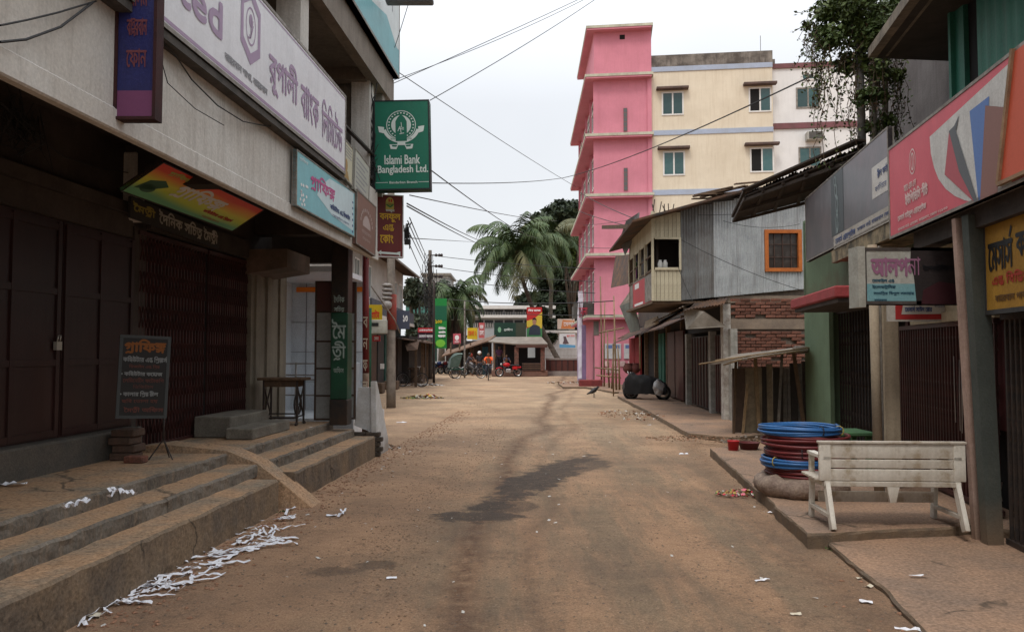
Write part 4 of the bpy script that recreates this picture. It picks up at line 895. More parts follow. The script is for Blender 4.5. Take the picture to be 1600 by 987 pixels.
# white institution behind the palms
WBD = far_building('white_hall', 'white two-storey hall with dark verandah openings behind the palms', 738,480,868,600, 84, 10, mat('hall_white', (.42,.44,.46), (.34,.36,.38), .8), (), None)
a = D(738,478,84); 
for k, (y0_, y1_) in enumerate(((484,492),(500,511))):
    for j in range(8):
        xa = 742+15.5*j; p = D(xa,y1_,84); q = D(xa+13,y0_,84); b = MB(); b.box(p.x, q.x, 83.95, 84.02, p.z, q.z); w_ = obj('verandah_opening', b, flat('opening_dark', (.04,.045,.05)), WBD)
        r = MB(); n = 5
        for i in range(n): x = p.x + (q.x-p.x)*(i+.5)/n; r.box(x-.03, x+.03, 83.88, 83.94, p.z, p.z+(q.z-p.z)*.6)
        obj('baluster', r, C_white, w_)
b = MB(); p = D(736,494,83.4); b.box(p.x, D(868,494,83.4).x, 83.4, 84, p.z-.15, p.z+.15); p = D(736,481,83.4); b.box(p.x, D(868,463,83.4).x, 83.2, 84, p.z-.1, p.z+.25); obj('ledge', b, C_white, WBD)
WH2 = far_building('white_shop', 'low white building with banners to the right of the kiosk', 852,520,908,600, 68, 6, mat('shop_white', (.55,.56,.57), (.45,.45,.45), 1), ((858,532,866,548,1),), C_white)
# hoardings round the square
hoarding('yellow_hoarding', 'yellow hoarding with red lettering on the shed roof', 730,512,746,530, 60, (), (('মেলা ২',.1,.9,.3,.75,m_redp),), m_yel)
hoarding('red_hoarding', 'pale red hoarding beside the yellow one on the shed roof', 748,504,757,528, 60, (), (('আজ',.2,.8,.6,.85,m_wht),('মেলা',.15,.85,.2,.5,m_wht)), face_mat('pale_red_flex', (.52,.12,.12)))
hoarding('red_white_hoarding', 'small pink square hoarding with white emblem in front of the brown house', 708,521,720,537, 62, (('emblem', [(.5+.28*math.cos(a*.6), .6+.25*math.sin(a*.6)) for a in range(10)], m_wht),), (('ফোন',.2,.8,.1,.28,m_wht),), face_mat('pinkish_flex', (.50,.10,.13)))
hoarding('dark_green_hoarding', 'wide dark green hoarding with a pale ring above the kiosk', 772,504,806,526, 62, (('ring', [(.25+.08*math.cos(a*.6), .5+.2*math.sin(a*.6)) for a in range(10)], flat('pale_green_print', (.2,.4,.25))),), (('গ্রামীণ',.45,.85,.4,.6,m_lg),), face_mat('hoarding_green', (.015,.05,.035)))
hoarding('olive_hoarding', 'faded olive hoarding joined to the dark green one', 806,504,822,526, 62, (), (), face_mat('olive_flex', (.05,.06,.04)))
# poster with a man in a dark jacket (a plain figure print)
sk = flat('print_skin', (.35,.19,.12)); 
hoarding('red_poster', 'tall red, yellow and green poster with a printed portrait above the kiosk', 823,480,847,527, 63, (
    ('green_field', [(0,0),(1,0),(1,.5),(0,.3)], flat('poster_green', (.05,.20,.08))), ('yellow_field', [(0,.35),(1,.3),(1,.85),(.5,.62),(0,.55)], flat('poster_yellow', (.55,.42,.05))),
    ('jacket', [(.12,.08),(.9,.08),(.85,.36),(.62,.42),(.4,.42),(.2,.34)], flat('poster_jacket', (.03,.04,.06))), ('face', [(.5+.13*math.cos(a*.6), .52+.10*math.sin(a*.6)) for a in range(10)], sk),
    ('hair', [(.36,.54),(.38,.62),(.5,.66),(.63,.62),(.64,.54),(.58,.59),(.42,.59)], flat('poster_hair', (.02,.015,.015)))), (('বিশ্ব আজ',.1,.9,.86,.94,m_wht),), face_mat('poster_red', (.50,.03,.03)))
hoarding('orange_poster', 'wide orange and white festival banner on the white shop wall', 871,498,898,514, 66, (('orange_field', [(.2,.05),(.98,.05),(.98,.8),(.3,.9)], flat('poster_orange', (.55,.2,.07))),), (('মেলা',.35,.9,.3,.7,m_wht),), face_mat('poster_cream', (.6,.5,.42)))
hoarding('white_poster', 'white and blue banner with a printed child figure near the wall', 874,521,899,543, 64, (('blue_foot', [(0,0),(1,0),(1,.18),(0,.25)], flat('poster_blue', (.1,.3,.5))), ('figure', [(.2,.3),(.35,.25),(.6,.3),(.5,.5),(.4,.8),(.25,.8),(.28,.5)], flat('poster_figure', (.10,.07,.08)))), (('ফুল মেলা',.45,.95,.75,.9,m_redp),), face_mat('poster_white', (.62,.64,.66)))
# kiosk
KS = thing('kiosk', 'open brick-posted kiosk with a tin roof on a cement plinth in the square', 'kiosk', (.6, 58, 0))
a, c = G(768,588), G(856,588); Yk = a.y
b = MB(); b.bbox(a.x, c.x, Yk, Yk+4, 0, .42, .03); obj('plinth', b, mat('red_cement', (.22,.12,.09), (.15,.09,.07), 2), KS)
b = MB(); b.slab([D(806,537,Yk-.3), D(856,537,Yk-.3), D(846,526,Yk+3), D(800,526,Yk+3)], (0,-.3,1), .1); b.slab([D(762,533,Yk+.2), D(806,537,Yk-.31), D(800,526,Yk+3.01), D(775,527,Yk+3)], (0,-.3,1), .08); obj('tin_roof', b, mat('pale_roof_tin', (.27,.24,.20), (.17,.14,.12), 2, rough=.6), KS)
b = MB(); b.box(D(806,540,Yk-.25).x, D(855,540,Yk).x, Yk-.28, Yk-.2, D(806,543,Yk).z, D(806,537,Yk).z); obj('roof_fascia', b, mat('brown_fascia', (.12,.06,.05), (.09,.05,.04), 3), KS)
for x in (807, 848): q = D(x,575,Yk); b = MB(); b.box(q.x-.15, q.x+.15, Yk-.1, Yk+.2, .42, D(x,541,Yk).z); obj('brick_post', b, mat('kiosk_brick', (.19,.085,.065), (.11,.065,.05), 9, lo=.45, hi=.55), KS)
for x in (772, 788): q = D(x,575,Yk+.4); b = MB(); b.box(q.x-.06, q.x+.06, Yk+.4, Yk+.52, .42, D(x,535,Yk).z); obj('wood_post', b, C_wood, KS)
b = MB(); b.box(a.x+.1, D(826,570,Yk).x, Yk+2.9, Yk+3, .42, 2.6); b.box(D(838,570,Yk).x, D(850,570,Yk).x, Yk+2.9, Yk+3, .42, 2.6); b.box(D(826,570,Yk).x, D(838,570,Yk).x, Yk+2.9, Yk+3, .42, 1.3); obj('dark_back_wall', b, flat('kiosk_dark', (.02,.02,.02)), KS)
b = MB(); q = D(816,570,Yk); r_ = D(846,570,Yk); b.box(q.x, r_.x, Yk-.05, Yk+.4, .42, .95); obj('counter', b, mat('counter_brown', (.07,.045,.04), (.05,.035,.03), 3), KS)
for z in (.55,.7,.85): b = MB(); b.box(q.x, r_.x, Yk-.08, Yk-.052, z, z+.05); obj('counter_slat', b, C_wood, KS)
# sheds left of the kiosk
SH = thing('roadside_sheds', 'row of tin-roofed sheds with blue and grey boards left of the kiosk', 'shed', (-3, 61, 0))
b = MB(); b.slab([D(690,556,60), D(765,531,58), D(775,523,62), D(700,545,64)], (0,-.4,1), .1); obj('tin_roof', b, mat('rust_roof_far', (.24,.15,.10), (.15,.10,.08), 1.5), SH)
b = MB(); x0_, x1_ = D(704,560,62).x, D(768,560,62).x; b.box(x0_, x1_, 62.5, 62.6, 0, 2.6); obj('back_wall', b, flat('shed_dark', (.03,.028,.027)), SH)
for i, (xa, xb, cc) in enumerate(((752,757,(.06,.17,.22)),(757.5,763,(.06,.17,.22)),(735,741,(.17,.12,.09)),(742,748,(.09,.07,.06)),(725,731,(.12,.10,.08)))):
    p = D(xa,585,60.5); q = D(xb,545,60.5); b = MB(); b.box(p.x, q.x, 60.5, 60.6, 0, 2.1); obj('board', b, mat('shed_board_%s' % ['teal_a','teal_b','brown','dark','grey'][i], cc, tuple(.6*v for v in cc), 3), SH)
for x in (704, 718, 735, 752, 764): q = D(x,580,60); b = MB(); b.box(q.x-.06, q.x+.06, 60, 60.12, 0, 2.4); obj('post', b, C_wood, SH)
# brown wall and railing right of the kiosk
BW = thing('boundary_wall', 'low maroon panelled boundary wall with a steel railing right of the kiosk', 'wall', (3.6, 58, 0))
a, c = G(853,588), G(905,588); b = MB(); b.box(a.x+.05, c.x, 57, 57.25, 0, 1.15); obj('wall_body', b, mat('maroon_wall', (.13,.05,.04), (.09,.04,.035), 1.5), BW)
b = MB(); b.box(a.x+.02, c.x, 56.95, 57.3, 1.15, 1.28); b.box(a.x+.02, c.x, 56.9, 57.0, 0, .35); obj('coping', b, mat('grey_coping', (.33,.31,.29), (.24,.22,.2), 3), BW)
for k in range(6): x = a.x+.3+.42*k; b = MB(); b.box(x, x+.1, 56.94, 57, .35, 1.15); obj('pier', b, mat('dark_pier', (.07,.035,.03), (.05,.03,.03), 3), BW)
b = MB()
for k in range(24): x = a.x+.1+.1*k; b.bar((x,57.12,1.28),(x,57.12,1.95),.014)
b.bar((a.x,57.12,1.9),(c.x,57.12,1.9),.02); b.bar((a.x,57.12,1.45),(c.x,57.12,1.45),.02); obj('railing', b, C_grime, BW)
# stalls at the far left
ST2 = thing('market_stall', 'dark wooden stall with a drooping tin awning and a bicycle leaning on it', 'stall', (-5.3, 40, 0))
b = MB(); b.box(-7.2,-5.6,43.3,52,0,2.6); obj('stall_wall', b, mat('stall_dark', (.035,.03,.03), (.05,.045,.035), 2), ST2)
b = MB(); P = [D(627,548,38), D(657,536,38), D(653,524,41), D(630,527,41)]; b.slab([D(629,527,40), D(655,533,38.6), D(652,546,37.6), D(636,548,38.4)], (0,-1,.5), .03); obj('tin_awning', b, mat('brown_awning', (.22,.14,.10), (.14,.09,.07), 4), ST2)
for i, (x, y) in enumerate(((-4.7,39),(-4.9,43.5),(-5.0,47),(-5.5,50))): b = MB(); b.box(x-.06,x+.06,y-.06,y+.06,0,2.35); obj('post', b, C_wood, ST2)
b = MB(); b.slab([(-6,39,2.45),(-4.3,38.6,2.2),(-4.6,52,2.2),(-6,52,2.6)], (0,0,1), .05); obj('stall_roof', b, C_tinrust, ST2)
b = MB(); b.bbox(-5.7,-4.9,44,44.9,0,.85,.02); obj('wooden_counter', b, C_wood, ST2)
b = MB(); q = G(660,592); b.bbox(q.x-.5,q.x+.1,q.y,q.y+.5,0,.75,.02); b.bbox(q.x-.4,q.x+.05,q.y+.05,q.y+.45,.75,.9,.02); obj('wooden_crate', b, mat('pale_crate', (.28,.20,.13), (.2,.14,.09), 5), None, 'pale brown crate by the thin pole beside the stalls', 'crate')
for i, (x, y, s_) in enumerate(((-6.0,30.5,.5),(-5.6,33,.45),(-5.5,36.5,.4))):
    b = MB(); b.bbox(x-.3,x+.3,y-.4,y+.4,0,s_,.03); b.rough(.02,3,i); obj('shop_crate', b, C_wood, None, ['nearest low wooden box along the left shopfronts','middle low wooden box along the left shopfronts','farthest low wooden box along the left shopfronts'][i], 'box')
# ------------------------------------------------------------ pink building, cream block, white house
KP = math.tan(math.radians(-7))              # its front is turned a little: right end nearer
def fr_front(px_, Y):                        # frame whose local +x runs along the front face
    p = D(px_, 600, Y); return Matrix.Translation((p.x, p.y, 0)) @ Matrix.Rotation(math.radians(-7), 4, 'Z')
FP = fr_front(929, 42.3)
m_pink = mat('bubblegum_pink_paint', (.62,.23,.295), (.52,.19,.245), .6, rough=.8, bump=.08, streak=.3, scol=(.42,.16,.17), fine=.05)
m_slabe = mat('pale_green_trim', (.56,.56,.44), (.40,.38,.30), 1.5, streak=.25)
PB = thing('pink_building', 'tall bubblegum pink building with pale slab edges on every storey', 'building', FP @ Vector((1.5, 8, 0)))
def P_(x, y, z): return FP @ Vector((x, y, z))
WX = 3.1; DEP = 13.5
def zat(py, Y=42.3): return D(929, py, Y).z
zs = [zat(497), zat(402), zat(310), zat(217), zat(125)]; ztop = zat(50)
SIDE = -.11                                  # the street side runs straight down the road: local x shift per metre back
def prism(b, x0, x1, y0, y1, z0, z1):
    a0, a1 = x0 + SIDE*y0, x0 + SIDE*y1
    b.add([(a0,y0,z0),(x1,y0,z0),(x1,y1,z0),(a1,y1,z0),(a0,y0,z1),(x1,y0,z1),(x1,y1,z1),(a1,y1,z1)], [(0,3,2,1),(4,5,6,7),(0,1,5,4),(1,2,6,5),(2,3,7,6),(3,0,4,7)])
b = MB(FP)
levels = [0] + zs
for i in range(5):
    prism(b, .28, WX-.22, .02, DEP, levels[i], zs[i]); b.box(WX-.22, WX, -.06, .4, levels[i], zs[i]-.0)
    b.box(.0, .28, .0, .32, levels[i], zs[i])
prism(b, .05, WX, .0, 7.2, zs[4], ztop-.05)
obj('wall', b, m_pink, PB)
for i, z in enumerate(zs + [ztop]):
    b = MB(FP); y1 = DEP if i < 5 else 7.4; ov = .95 if i else .55
    x0 = -.42 if i < 5 else -.35; l = SIDE
    b.slab([(x0,-.45,z+.17),(WX+.08,-.45,z+.17),(WX+.08,y1,z+.17),(x0+l*y1,y1,z+.17)], (0,0,1), .14); obj('slab_edge', b, m_slabe, PB)
    b = MB(FP); b.slab([(x0+.03,-.42,z+.03),(WX,-.42,z+.03),(WX,y1-.05,z+.03),(x0+.03+l*y1,y1-.05,z+.03)], (0,0,1), .09); obj('slab_soffit', b, m_pink, PB)
m_recess = mat('recess_dark_glass', (.05,.06,.07), (.03,.035,.04), 2, rough=.2)
for i in range(5):
    z0, z1 = levels[i], zs[i]
    if i in (3, 2):                          # slot lights on the front
        x = (WX)*(978-929)/(1018-929)
        for (za, zb) in (((zat(207),zat(171)),) if i == 3 else ((zat(299),zat(264)),)):
            b = MB(FP); b.box(x-.10, x+.10, -.03, .05, za, zb); f = obj('slot_light', b, flat('slot_frame', (.16,.09,.09)), PB)
            for k in range(5): h = (zb-za)/5; b = MB(FP); b.box(x-.08, x+.08, -.035, -.031+.0, za+h*k+.03, za+h*(k+1)-.03); obj('slot_pane', b, flat('slot_pane_grey', (.10,.11,.11), .3), f)
    # side windows between pink piers
    if i >= 1:
        for k in range(4):
            ya = 1.3 + 3.0*k; xs_ = .28 + SIDE*(ya+1)
            b = MB(FP); xa, xb = .27 + SIDE*ya, .27 + SIDE*(ya+1.9)
            b.add([(xa-.03,ya,z0+1.0),(xb-.03,ya+1.9,z0+1.0),(xb-.03,ya+1.9,z1-.55),(xa-.03,ya,z1-.55)], [(0,1,2,3)]); f = obj('side_window', b, m_recess, PB)
            r = MB(FP)
            for t in (0,.5,1): q = ya+1.9*t; xx = .27+SIDE*q-.05; r.box(xx-.02, xx+.03, q-.04, q+.04, z0+1.0, z1-.55)
            for zz in (z0+1.0, z1-1.1, z1-.55): r.bar((xa-.05,ya,zz),(xb-.05,ya+1.9,zz),.07)
            obj('window_frame', r, C_white, f)
            b = MB(FP); xx = .27+SIDE*(ya+2.3); b.box(xx-.16, xx+.1, ya+2.05, ya+2.5, z0+.2, z1); obj('side_pier', b, m_pink, PB)
b = MB(FP); x = WX*(974-929)/(1018-929); b.box(x-.14, x+.14, -.01, .05, zat(64), zat(57)); obj('vent_hole', b, C_dark, PB)
# ground floor: green doors on the street side, posters on the front
for k, ya in enumerate((.9, 2.6)):
    b = MB(FP); xx = .26+SIDE*ya; b.box(xx-.06, xx, ya, ya+1.3, .1, 2.5); dd = obj('green_door', b, mat('sea_green_door', (.04,.22,.15), (.03,.14,.10), 3), PB)
    b = MB(FP); b.box(xx-.08, xx-.061, ya+.62, ya+.68, .15, 2.4); obj('door_strip', b, C_grime, dd)
b = MB(FP)
b.box(-.04+0, .24, -.03, 4.9, 2.6, 3.35); obj('grimy_lintel', b, mat('grimy_grey_plaster', (.20,.19,.17), (.11,.10,.09), 2, streak=.5), PB)
b = MB(FP); b.box(-.9+SIDE*3, .2, 3.0, 3.1, zs[0]+.1, zs[0]+1.0); b.add([(-.85,1.8,zs[0]+.2),(-.85+SIDE*6,7,zs[0]+.2),(-.85+SIDE*6,7,zs[0]+1.0),(-.85,1.8,zs[0]+1.0)],[(0,1,2,3)]); obj('balcony_grille', b, mat('balcony_net', (.13,.12,.11), (.07,.07,.065), 8), PB)
for k, xa in enumerate((.55, 1.55)):
    b = MB(FP); b.box(xa, xa+.85, -.035, .02, 1.35, 2.15); f = obj('poster', b, mat('white_poster_paper', (.55,.55,.55), (.40,.42,.45), 4), PB)
    b = MB(FP); b.box(xa+.08, xa+.77, -.04, -.036, 1.9, 2.08); obj('poster_heading', b, flat('poster_heading_blue', (.1,.16,.35)), f)
for k in range(6):
    b = MB(FP); xa = .5+.42*(k % 4)+.1*(k > 3); za = .95 - .35*(k > 3); b.box(xa, xa+.27, -.03, .01, za, za+.28); obj('leaflet', b, mat('torn_leaflet', (.50,.30,.30), (.6,.5,.48), 9, rand=.3), PB)
# lavender columns with a hanging white cloth
LC = thing('lavender_gateway', 'lavender painted columns with a white cloth drape at the foot of the pink building', 'column', (D(910,600,44).x, 44, 0))
b = MB(); x0_, x1_ = D(904,600,45).x, D(911,600,45).x; b.box(x0_, x1_, 45, 45.8, 0, D(905,470,45).z); obj('column', b, mat('lavender_paint', (.42,.34,.50), (.32,.26,.38), 2, streak=.3), LC)
b = MB(); x0_, x1_ = D(910,600,44).x, D(916,600,44).x; b.box(x0_, x1_, 44, 44.4, 0, 3.2); obj('short_column', b, mat('purple_paint', (.25,.17,.32), (.18,.13,.22), 2), LC)
b = MB(); vs = []; n = 12
for i in range(n+1):
    z = .25 + (D(904,455,44.6).z-.25)*i/n; wv = .06*math.sin(i*1.3); vs += [(D(901,0,44.6).x+wv*.5, 44.6, z), (D(908,0,44.6).x+wv, 44.5+.05*math.sin(i*2), z)]
b.add(vs, [(2*i,2*i+1,2*i+3,2*i+2) for i in range(n)]); obj('cloth_drape', b, flat('drape_white', (.62,.60,.68), .8), LC)
b = MB(); B = Board(D(904,498,44.4), (1,0,0), (0,0,1), .5, .75); B.text(b, 'মেলা', 0, 1, .1, .9, .01); obj('lettering', b, flat('drape_red', (.5,.04,.08)), LC)
# cream block
FC = fr_front(1018.5, 42.0)
def cb(px_): # local x on the cream front for a photo column
    return ony(FC, px_, 200, 0).x
def cz(px_, py): return ony(FC, px_, py, 0).z
m_cream = mat('cream_wall_paint', (.70,.62,.49), (.62,.54,.42), .7, streak=.3, scol=(.40,.30,.18), bump=.06, fine=.05)
CB = thing('cream_building', 'cream block of flats with pale blue bands beside the pink building', 'building', FC @ Vector((3, 4, 0)))
xe = cb(1208); zt = cz(1030,87)
b = MB(FC); b.box(0, xe, 0, 10, 0, cz(1030,111)); obj('wall', b, m_cream, CB)
b = MB(FC); b.box(-.02, xe+.02, -.03, 10, cz(1030,111), zt); b.box(xe-.1,xe+.35,1,1.8,zt-.5,zt-.1); obj('stained_parapet', b, mat('stained_parapet', (.26,.23,.20), (.09,.075,.065), 1.5, lo=.35, hi=.6, streak=.75, scol=(.045,.04,.036)), CB)
for py, h in ((109,.26),(208,.26),(301,.28)):
    b = MB(FC); z = cz(1030,py); b.box(-.01, xe+.01, -.04 if py > 120 else -.045, -.001, z-h/2, z+h/2); obj('blue_band', b, mat('pale_blue_band', (.38,.44,.56), (.34,.38,.46), 2), CB)
m_shade = mat('rust_brown_shade', (.14,.09,.075), (.08,.055,.05), 3, streak=.3)
def cwin(x0, y0, x1, y1, par=CB, Fr=FC, shade=True, fm=C_white):
    a, c = ony(Fr, x0, y1, 0), ony(Fr, x1, y0, 0); R = Fr.to_3x3()
    window_part(par, Fr @ Vector((a.x, 0, a.z)), R @ Vector((1,0,0)), (0,0,1), c.x-a.x, c.z-a.z, R @ Vector((0,-1,0)), fm=fm, bar=.075, dep=.04, openl=x0 in (1172,1170))
    if shade:
        b = MB(Fr); b.bbox(a.x-.28, c.x+.25, -.35, .02, c.z+.08, c.z+.21, .02); obj('sunshade', b, m_shade, par)
for q in ((1034,143,1068,181),(1170,136,1205,176),(1036,236,1070,275),(1172,230,1209,270)): cwin(*q)
b = MB(FC); q = ony(FC,1200,85,0); b.tube([(q.x,2,zt),(q.x,2,zt+1.6)], .015, 5); obj('lightning_rod', b, C_darkiron, CB)
# white house further right
FW = FC @ Matrix.Translation((xe+.02, .35, 0))
WH = thing('white_house', 'white rendered house with maroon lines and air conditioner, right of the cream block', 'building', FW @ Vector((3, 4, 0)))
zt2 = ony(FW,1240,101,0).z; b = MB(FW); b.box(0, 12, 0, 9, 0, zt2); obj('wall', b, mat('bright_white_wall', (.74,.73,.72), (.66,.65,.64), .8, streak=.08, bump=.05, fine=.04), WH)
for py, h in ((103,.25),(197,.30)): b = MB(FW); z = ony(FW,1240,py,0).z; b.box(-.01, 12.1, -.09, -.001, z-h/2, z+h/2); obj('maroon_line', b, mat('maroon_line', (.20,.08,.09), (.14,.07,.07), 3), WH)
for q in ((1244,136,1281,170),(1248,229,1283,262)): cwin(*q, par=WH, Fr=FW, shade=False, fm=C_grime)
cwin(1252,114,1273,126,par=WH,Fr=FW,shade=False)
a, c = ony(FW,1258,222,0), ony(FW,1284,208,0); b = MB(FW); b.bbox(a.x,c.x,-.5,.1,a.z,c.z,.03); ac = obj('air_conditioner', b, mat('ac_cream', (.45,.44,.40), (.35,.33,.3), 4), WH)
b = MB(FW)
for k in range(7): b.box(a.x+.08,c.x-.08,-.515,-.501,a.z+.05+.055*k,a.z+.08+.055*k)
obj('ac_grille', b, flat('ac_grille_dark', (.05,.05,.05)), ac)
# bamboo scaffold at the pink corner
rnd = random.Random(8)
for i, (px_, py0, top, dx) in enumerate(((934,600,510,-1),(940,604,432,-2),(944,606,470,1),(952,608,515,-3),(956,610,520,4),(963,612,462,-4),(968,612,540,-3),(948,600,500,2))):
    g = G(px_, py0); t = D(px_+dx, top, g.y+rnd.uniform(-.2,.2)); b = MB(); b.tube([g, g.lerp(t,.5)+Vector((rnd.uniform(-.04,.04),0,0)), t], [.045,.038,.026], 7)
    obj('bamboo_pole', b, C_bamboo, None, ['shortest outer bamboo pole left of the pink corner','tallest bamboo pole against the pink wall','bamboo pole just right of the tallest one','bamboo pole carrying the left end of the cross bars','bamboo pole in the middle of the scaffold','second tallest bamboo pole, near the rusty awning','short bamboo pole nearest the covered motorbike','thin bamboo pole behind the scaffold'][i], 'pole', 'bamboo poles of the scaffold')
for i, (xa, ya, xb, yb) in enumerate(((930,574,966,578),(932,586,970,590),(936,520,975,512))):
    b = MB(); b.tube([D(xa,ya,37), D(xb,yb,36)], .035, 6); obj('bamboo_rail', b, C_bamboo, None, ['upper level bamboo crossbar','lower level bamboo crossbar','long slanting bamboo crossbar under the awnings'][i] + ' of the scaffold', 'pole')
b = MB(); g = G(922,606); b.bbox(g.x-.5,g.x+.6,g.y,g.y+.6,0,.38,.03); obj('red_planter', b, mat('planter_red', (.22,.04,.04), (.14,.03,.03), 4), None, 'low dark red box on the slab by the green doors', 'box')
# ------------------------------------------------------------ tin-clad upper storey over brick, shops below
YT = 19.0
TB = thing('tin_clad_house', 'old two-storey house clad in corrugated tin over a brick ground floor', 'house', (5.8, YT+2, 0))
def xT(px_, Y=YT): return (px_-800)/FPX*Y*1.0
def zT(py, Y=YT): return D(800, py, Y).z
# frontal corrugated sheets, each one a part
xl, xr = xT(1065), xT(1262); edges = [xl]; widths = [.36,.42,.50,.62,.42,.62]
i = 0
while edges[-1] < xr-.1: edges.append(min(xr, edges[-1]+widths[i % 6])); i += 1
def topz(x): t = (x-xl)/(xr-xl); return zT(325) + (zT(292)-zT(325))*t
def botz(x): t = (x-xl)/(xr-xl); return zT(469) + (zT(451)-zT(469))*t
wx0, wx1, wz0, wz1 = xT(1197)+.02, xT(1252)-.02, zT(422), zT(362)
for k, (xa, xb) in enumerate(zip(edges, edges[1:])):
    m = C_tinold if k < 2 else C_tin; pieces = [(botz(xa), topz(xa))]
    x2 = xb+.05
    def sheet(xa, x2, z0a, z1a):
        b = MB(); corr(b, (xa, YT-.004*(k % 2)-(.03 if k >= 2 else 0), z0a), (x2-xa, 0, botz(x2)-botz(xa) if abs(z0a-botz(xa)) < .01 else 0), (0,0,z1a-z0a), 1, 5, .068, .010, 6, .012); obj('tin_sheet', b, m, TB)
    if xb < wx0 or xa > wx1: sheet(xa, x2, *pieces[0])
    else:
        sheet(xa, x2, botz(xa), wz0); sheet(xa, x2, wz1, topz(xa))
        if xa < wx0: sheet(xa, wx0+.02, wz0-.02, wz1+.02)
        if x2 > wx1: sheet(wx1-.02, x2, wz0-.02, wz1+.02)
# orange window
m_orw = mat('orange_window_paint', (.48,.14,.025), (.36,.10,.02), 6, rough=.55, fine=.15)
b = MB(); t = .085
for (x0,x1,z0,z1) in ((wx0-.04,wx1+.04,wz0-.04,wz0+t-.04),(wx0-.04,wx1+.04,wz1-t+.04,wz1+.04),(wx0-.04,wx0+t-.04,wz0+t-.04,wz1-t+.04),(wx1-t+.04,wx1+.04,wz0+t-.04,wz1-t+.04)): b.box(x0,x1,YT-.09,YT+.05,z0,z1)
WN = obj('orange_window', b, m_orw, TB)
b = MB(); b.box(wx0,wx1,YT+.0,YT+.01,wz0,wz1); obj('pane', b, mat('dusty_window_glass', (.035,.025,.02), (.12,.11,.10), 3, rough=.25, lo=.5, hi=.8), WN)
b = MB()
for k in (1,2,3): x = wx0+(wx1-wx0)*k/4; b.box(x-.008,x+.008,YT-.03,YT-.015,wz0+.04,wz1-.04)
for k in (1,2): z = wz0+(wz1-wz0)*k/3; b.box(wx0+.04,wx1-.04,YT-.03,YT-.018,z-.008,z+.008)
obj('window_bars', b, C_rustiron, WN)
# cream boarded corner with an open balcony window
m_cb = mat('cream_boards', (.52,.47,.34), (.40,.35,.25), 3, streak=.35, scol=(.22,.17,.11), rand=.12)
x0b = xT(1020); nb = 7
for k in range(nb):
    xa = x0b+(xl-x0b)*k/nb; xb = x0b+(xl-x0b)*(k+1)/nb-.008
    for (z0, z1) in ((zT(470), zT(421)), (zT(372), zT(332))): b = MB(); b.box(xa, xb, YT-.02, YT, z0, z1+.0); obj('board', b, m_cb, TB)
b = MB(); b.box(x0b-.02,x0b+.035,YT-.04,YT+.02,zT(470),zT(330)); b.box(x0b+.06,xl,YT-.05,YT-.021,zT(422),zT(418)); b.box(x0b+.06,xl,YT-.05,YT-.021,zT(374),zT(371)); b.box(xl-.05,xl+.0,YT-.05,YT-.021,zT(418),zT(374)); obj('corner_post', b, m_cb, TB)
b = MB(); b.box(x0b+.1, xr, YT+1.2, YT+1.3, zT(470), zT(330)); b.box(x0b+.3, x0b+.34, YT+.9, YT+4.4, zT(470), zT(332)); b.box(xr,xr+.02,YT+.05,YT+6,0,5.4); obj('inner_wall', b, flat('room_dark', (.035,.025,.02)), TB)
# street-side face of the upper storey
kS = .025
def side_pt(Y, z): return Vector((x0b+kS*(Y-YT), Y, z))
for k in range(4):
    ya, yb = YT+1.1*k+.03, YT+1.1*(k+1)
    for j in range(4):
        y0_, y1_ = ya+(yb-ya)*j/4, ya+(yb-ya)*(j+1)/4-.01
        b = MB(); b.slab([side_pt(y0_, zT(374)), side_pt(y0_, zT(332)), side_pt(y1_, zT(332)), side_pt(y1_, zT(374))], (-1,0,0), .02); obj('board', b, m_cb, TB)
    b = MB(); b.bar(side_pt(yb, zT(424)), side_pt(yb, zT(372)), .07); obj('balcony_post', b, m_cb, TB)
b = MB(); b.bar(side_pt(YT, zT(422)), side_pt(YT+4.4, zT(422)), .05); b.bar(side_pt(YT, zT(398)), side_pt(YT+4.4, zT(398)), .03); obj('balcony_rail', b, C_wood, TB)
b = MB(); b.slab([side_pt(YT+.02, zT(422)), side_pt(YT+4.4, zT(422)), side_pt(YT+4.4, zT(468)), side_pt(YT+.02, zT(468))], (-1,0,0), .03); obj('balcony_panel', b, C_grime, TB)
b = MB(); b.box(x0b, xr, YT+.03, YT+4.4, zT(474), zT(470)); b.box(x0b+.1,x0b+.2,YT+4.3,YT+4.4,zT(470),zT(332)); obj('upper_floor', b, C_wood, TB)
B = Board(side_pt(YT+3.3, zT(474)) - Vector((.05,0,0)), Vector((-kS*0,-1,0)), (0,0,1), 3.1, zT(424)-zT(474))
t1, t2 = MB(), MB(); B.text(t1, 'RFL', .62, .8, .6, .8); B.disc(t1, .75, .45, .08, .28); B.rect(t1, .15, .5, .18, .25); B.text(t1, 'আইসক্রীম', .12, .5, .45, .7)
sign('red_balcony_board', 'red panel sign with white prints on the balcony front', B, m_redf, .04, C_grime, .03, (('print', MB(), m_wht),))
b = MB(); B.disc(b, .78, .5, .10, .34); B.rect(b, .12,.35,.72,.9); B.rect(b,.1,.55,.12,.2); obj('print', b, m_wht, [o for o in bpy.data.objects if o.name == 'red_balcony_board'][0])
# jars on the sill
for i, x in enumerate((.22,.34)):
    b = MB(); b.lathe([(.05,0),(.06,.02),(.06,.16),(.035,.2),(.035,.23)], 10, Matrix.Translation((x0b+x, YT+.15, zT(420)))); obj('plastic_jar', b, flat('cloudy_plastic', (.4,.4,.38), .3), None, ['cloudy plastic jar nearest the white corner post on the balcony','second cloudy jar on the balcony, further from the corner post'][i], 'jar')
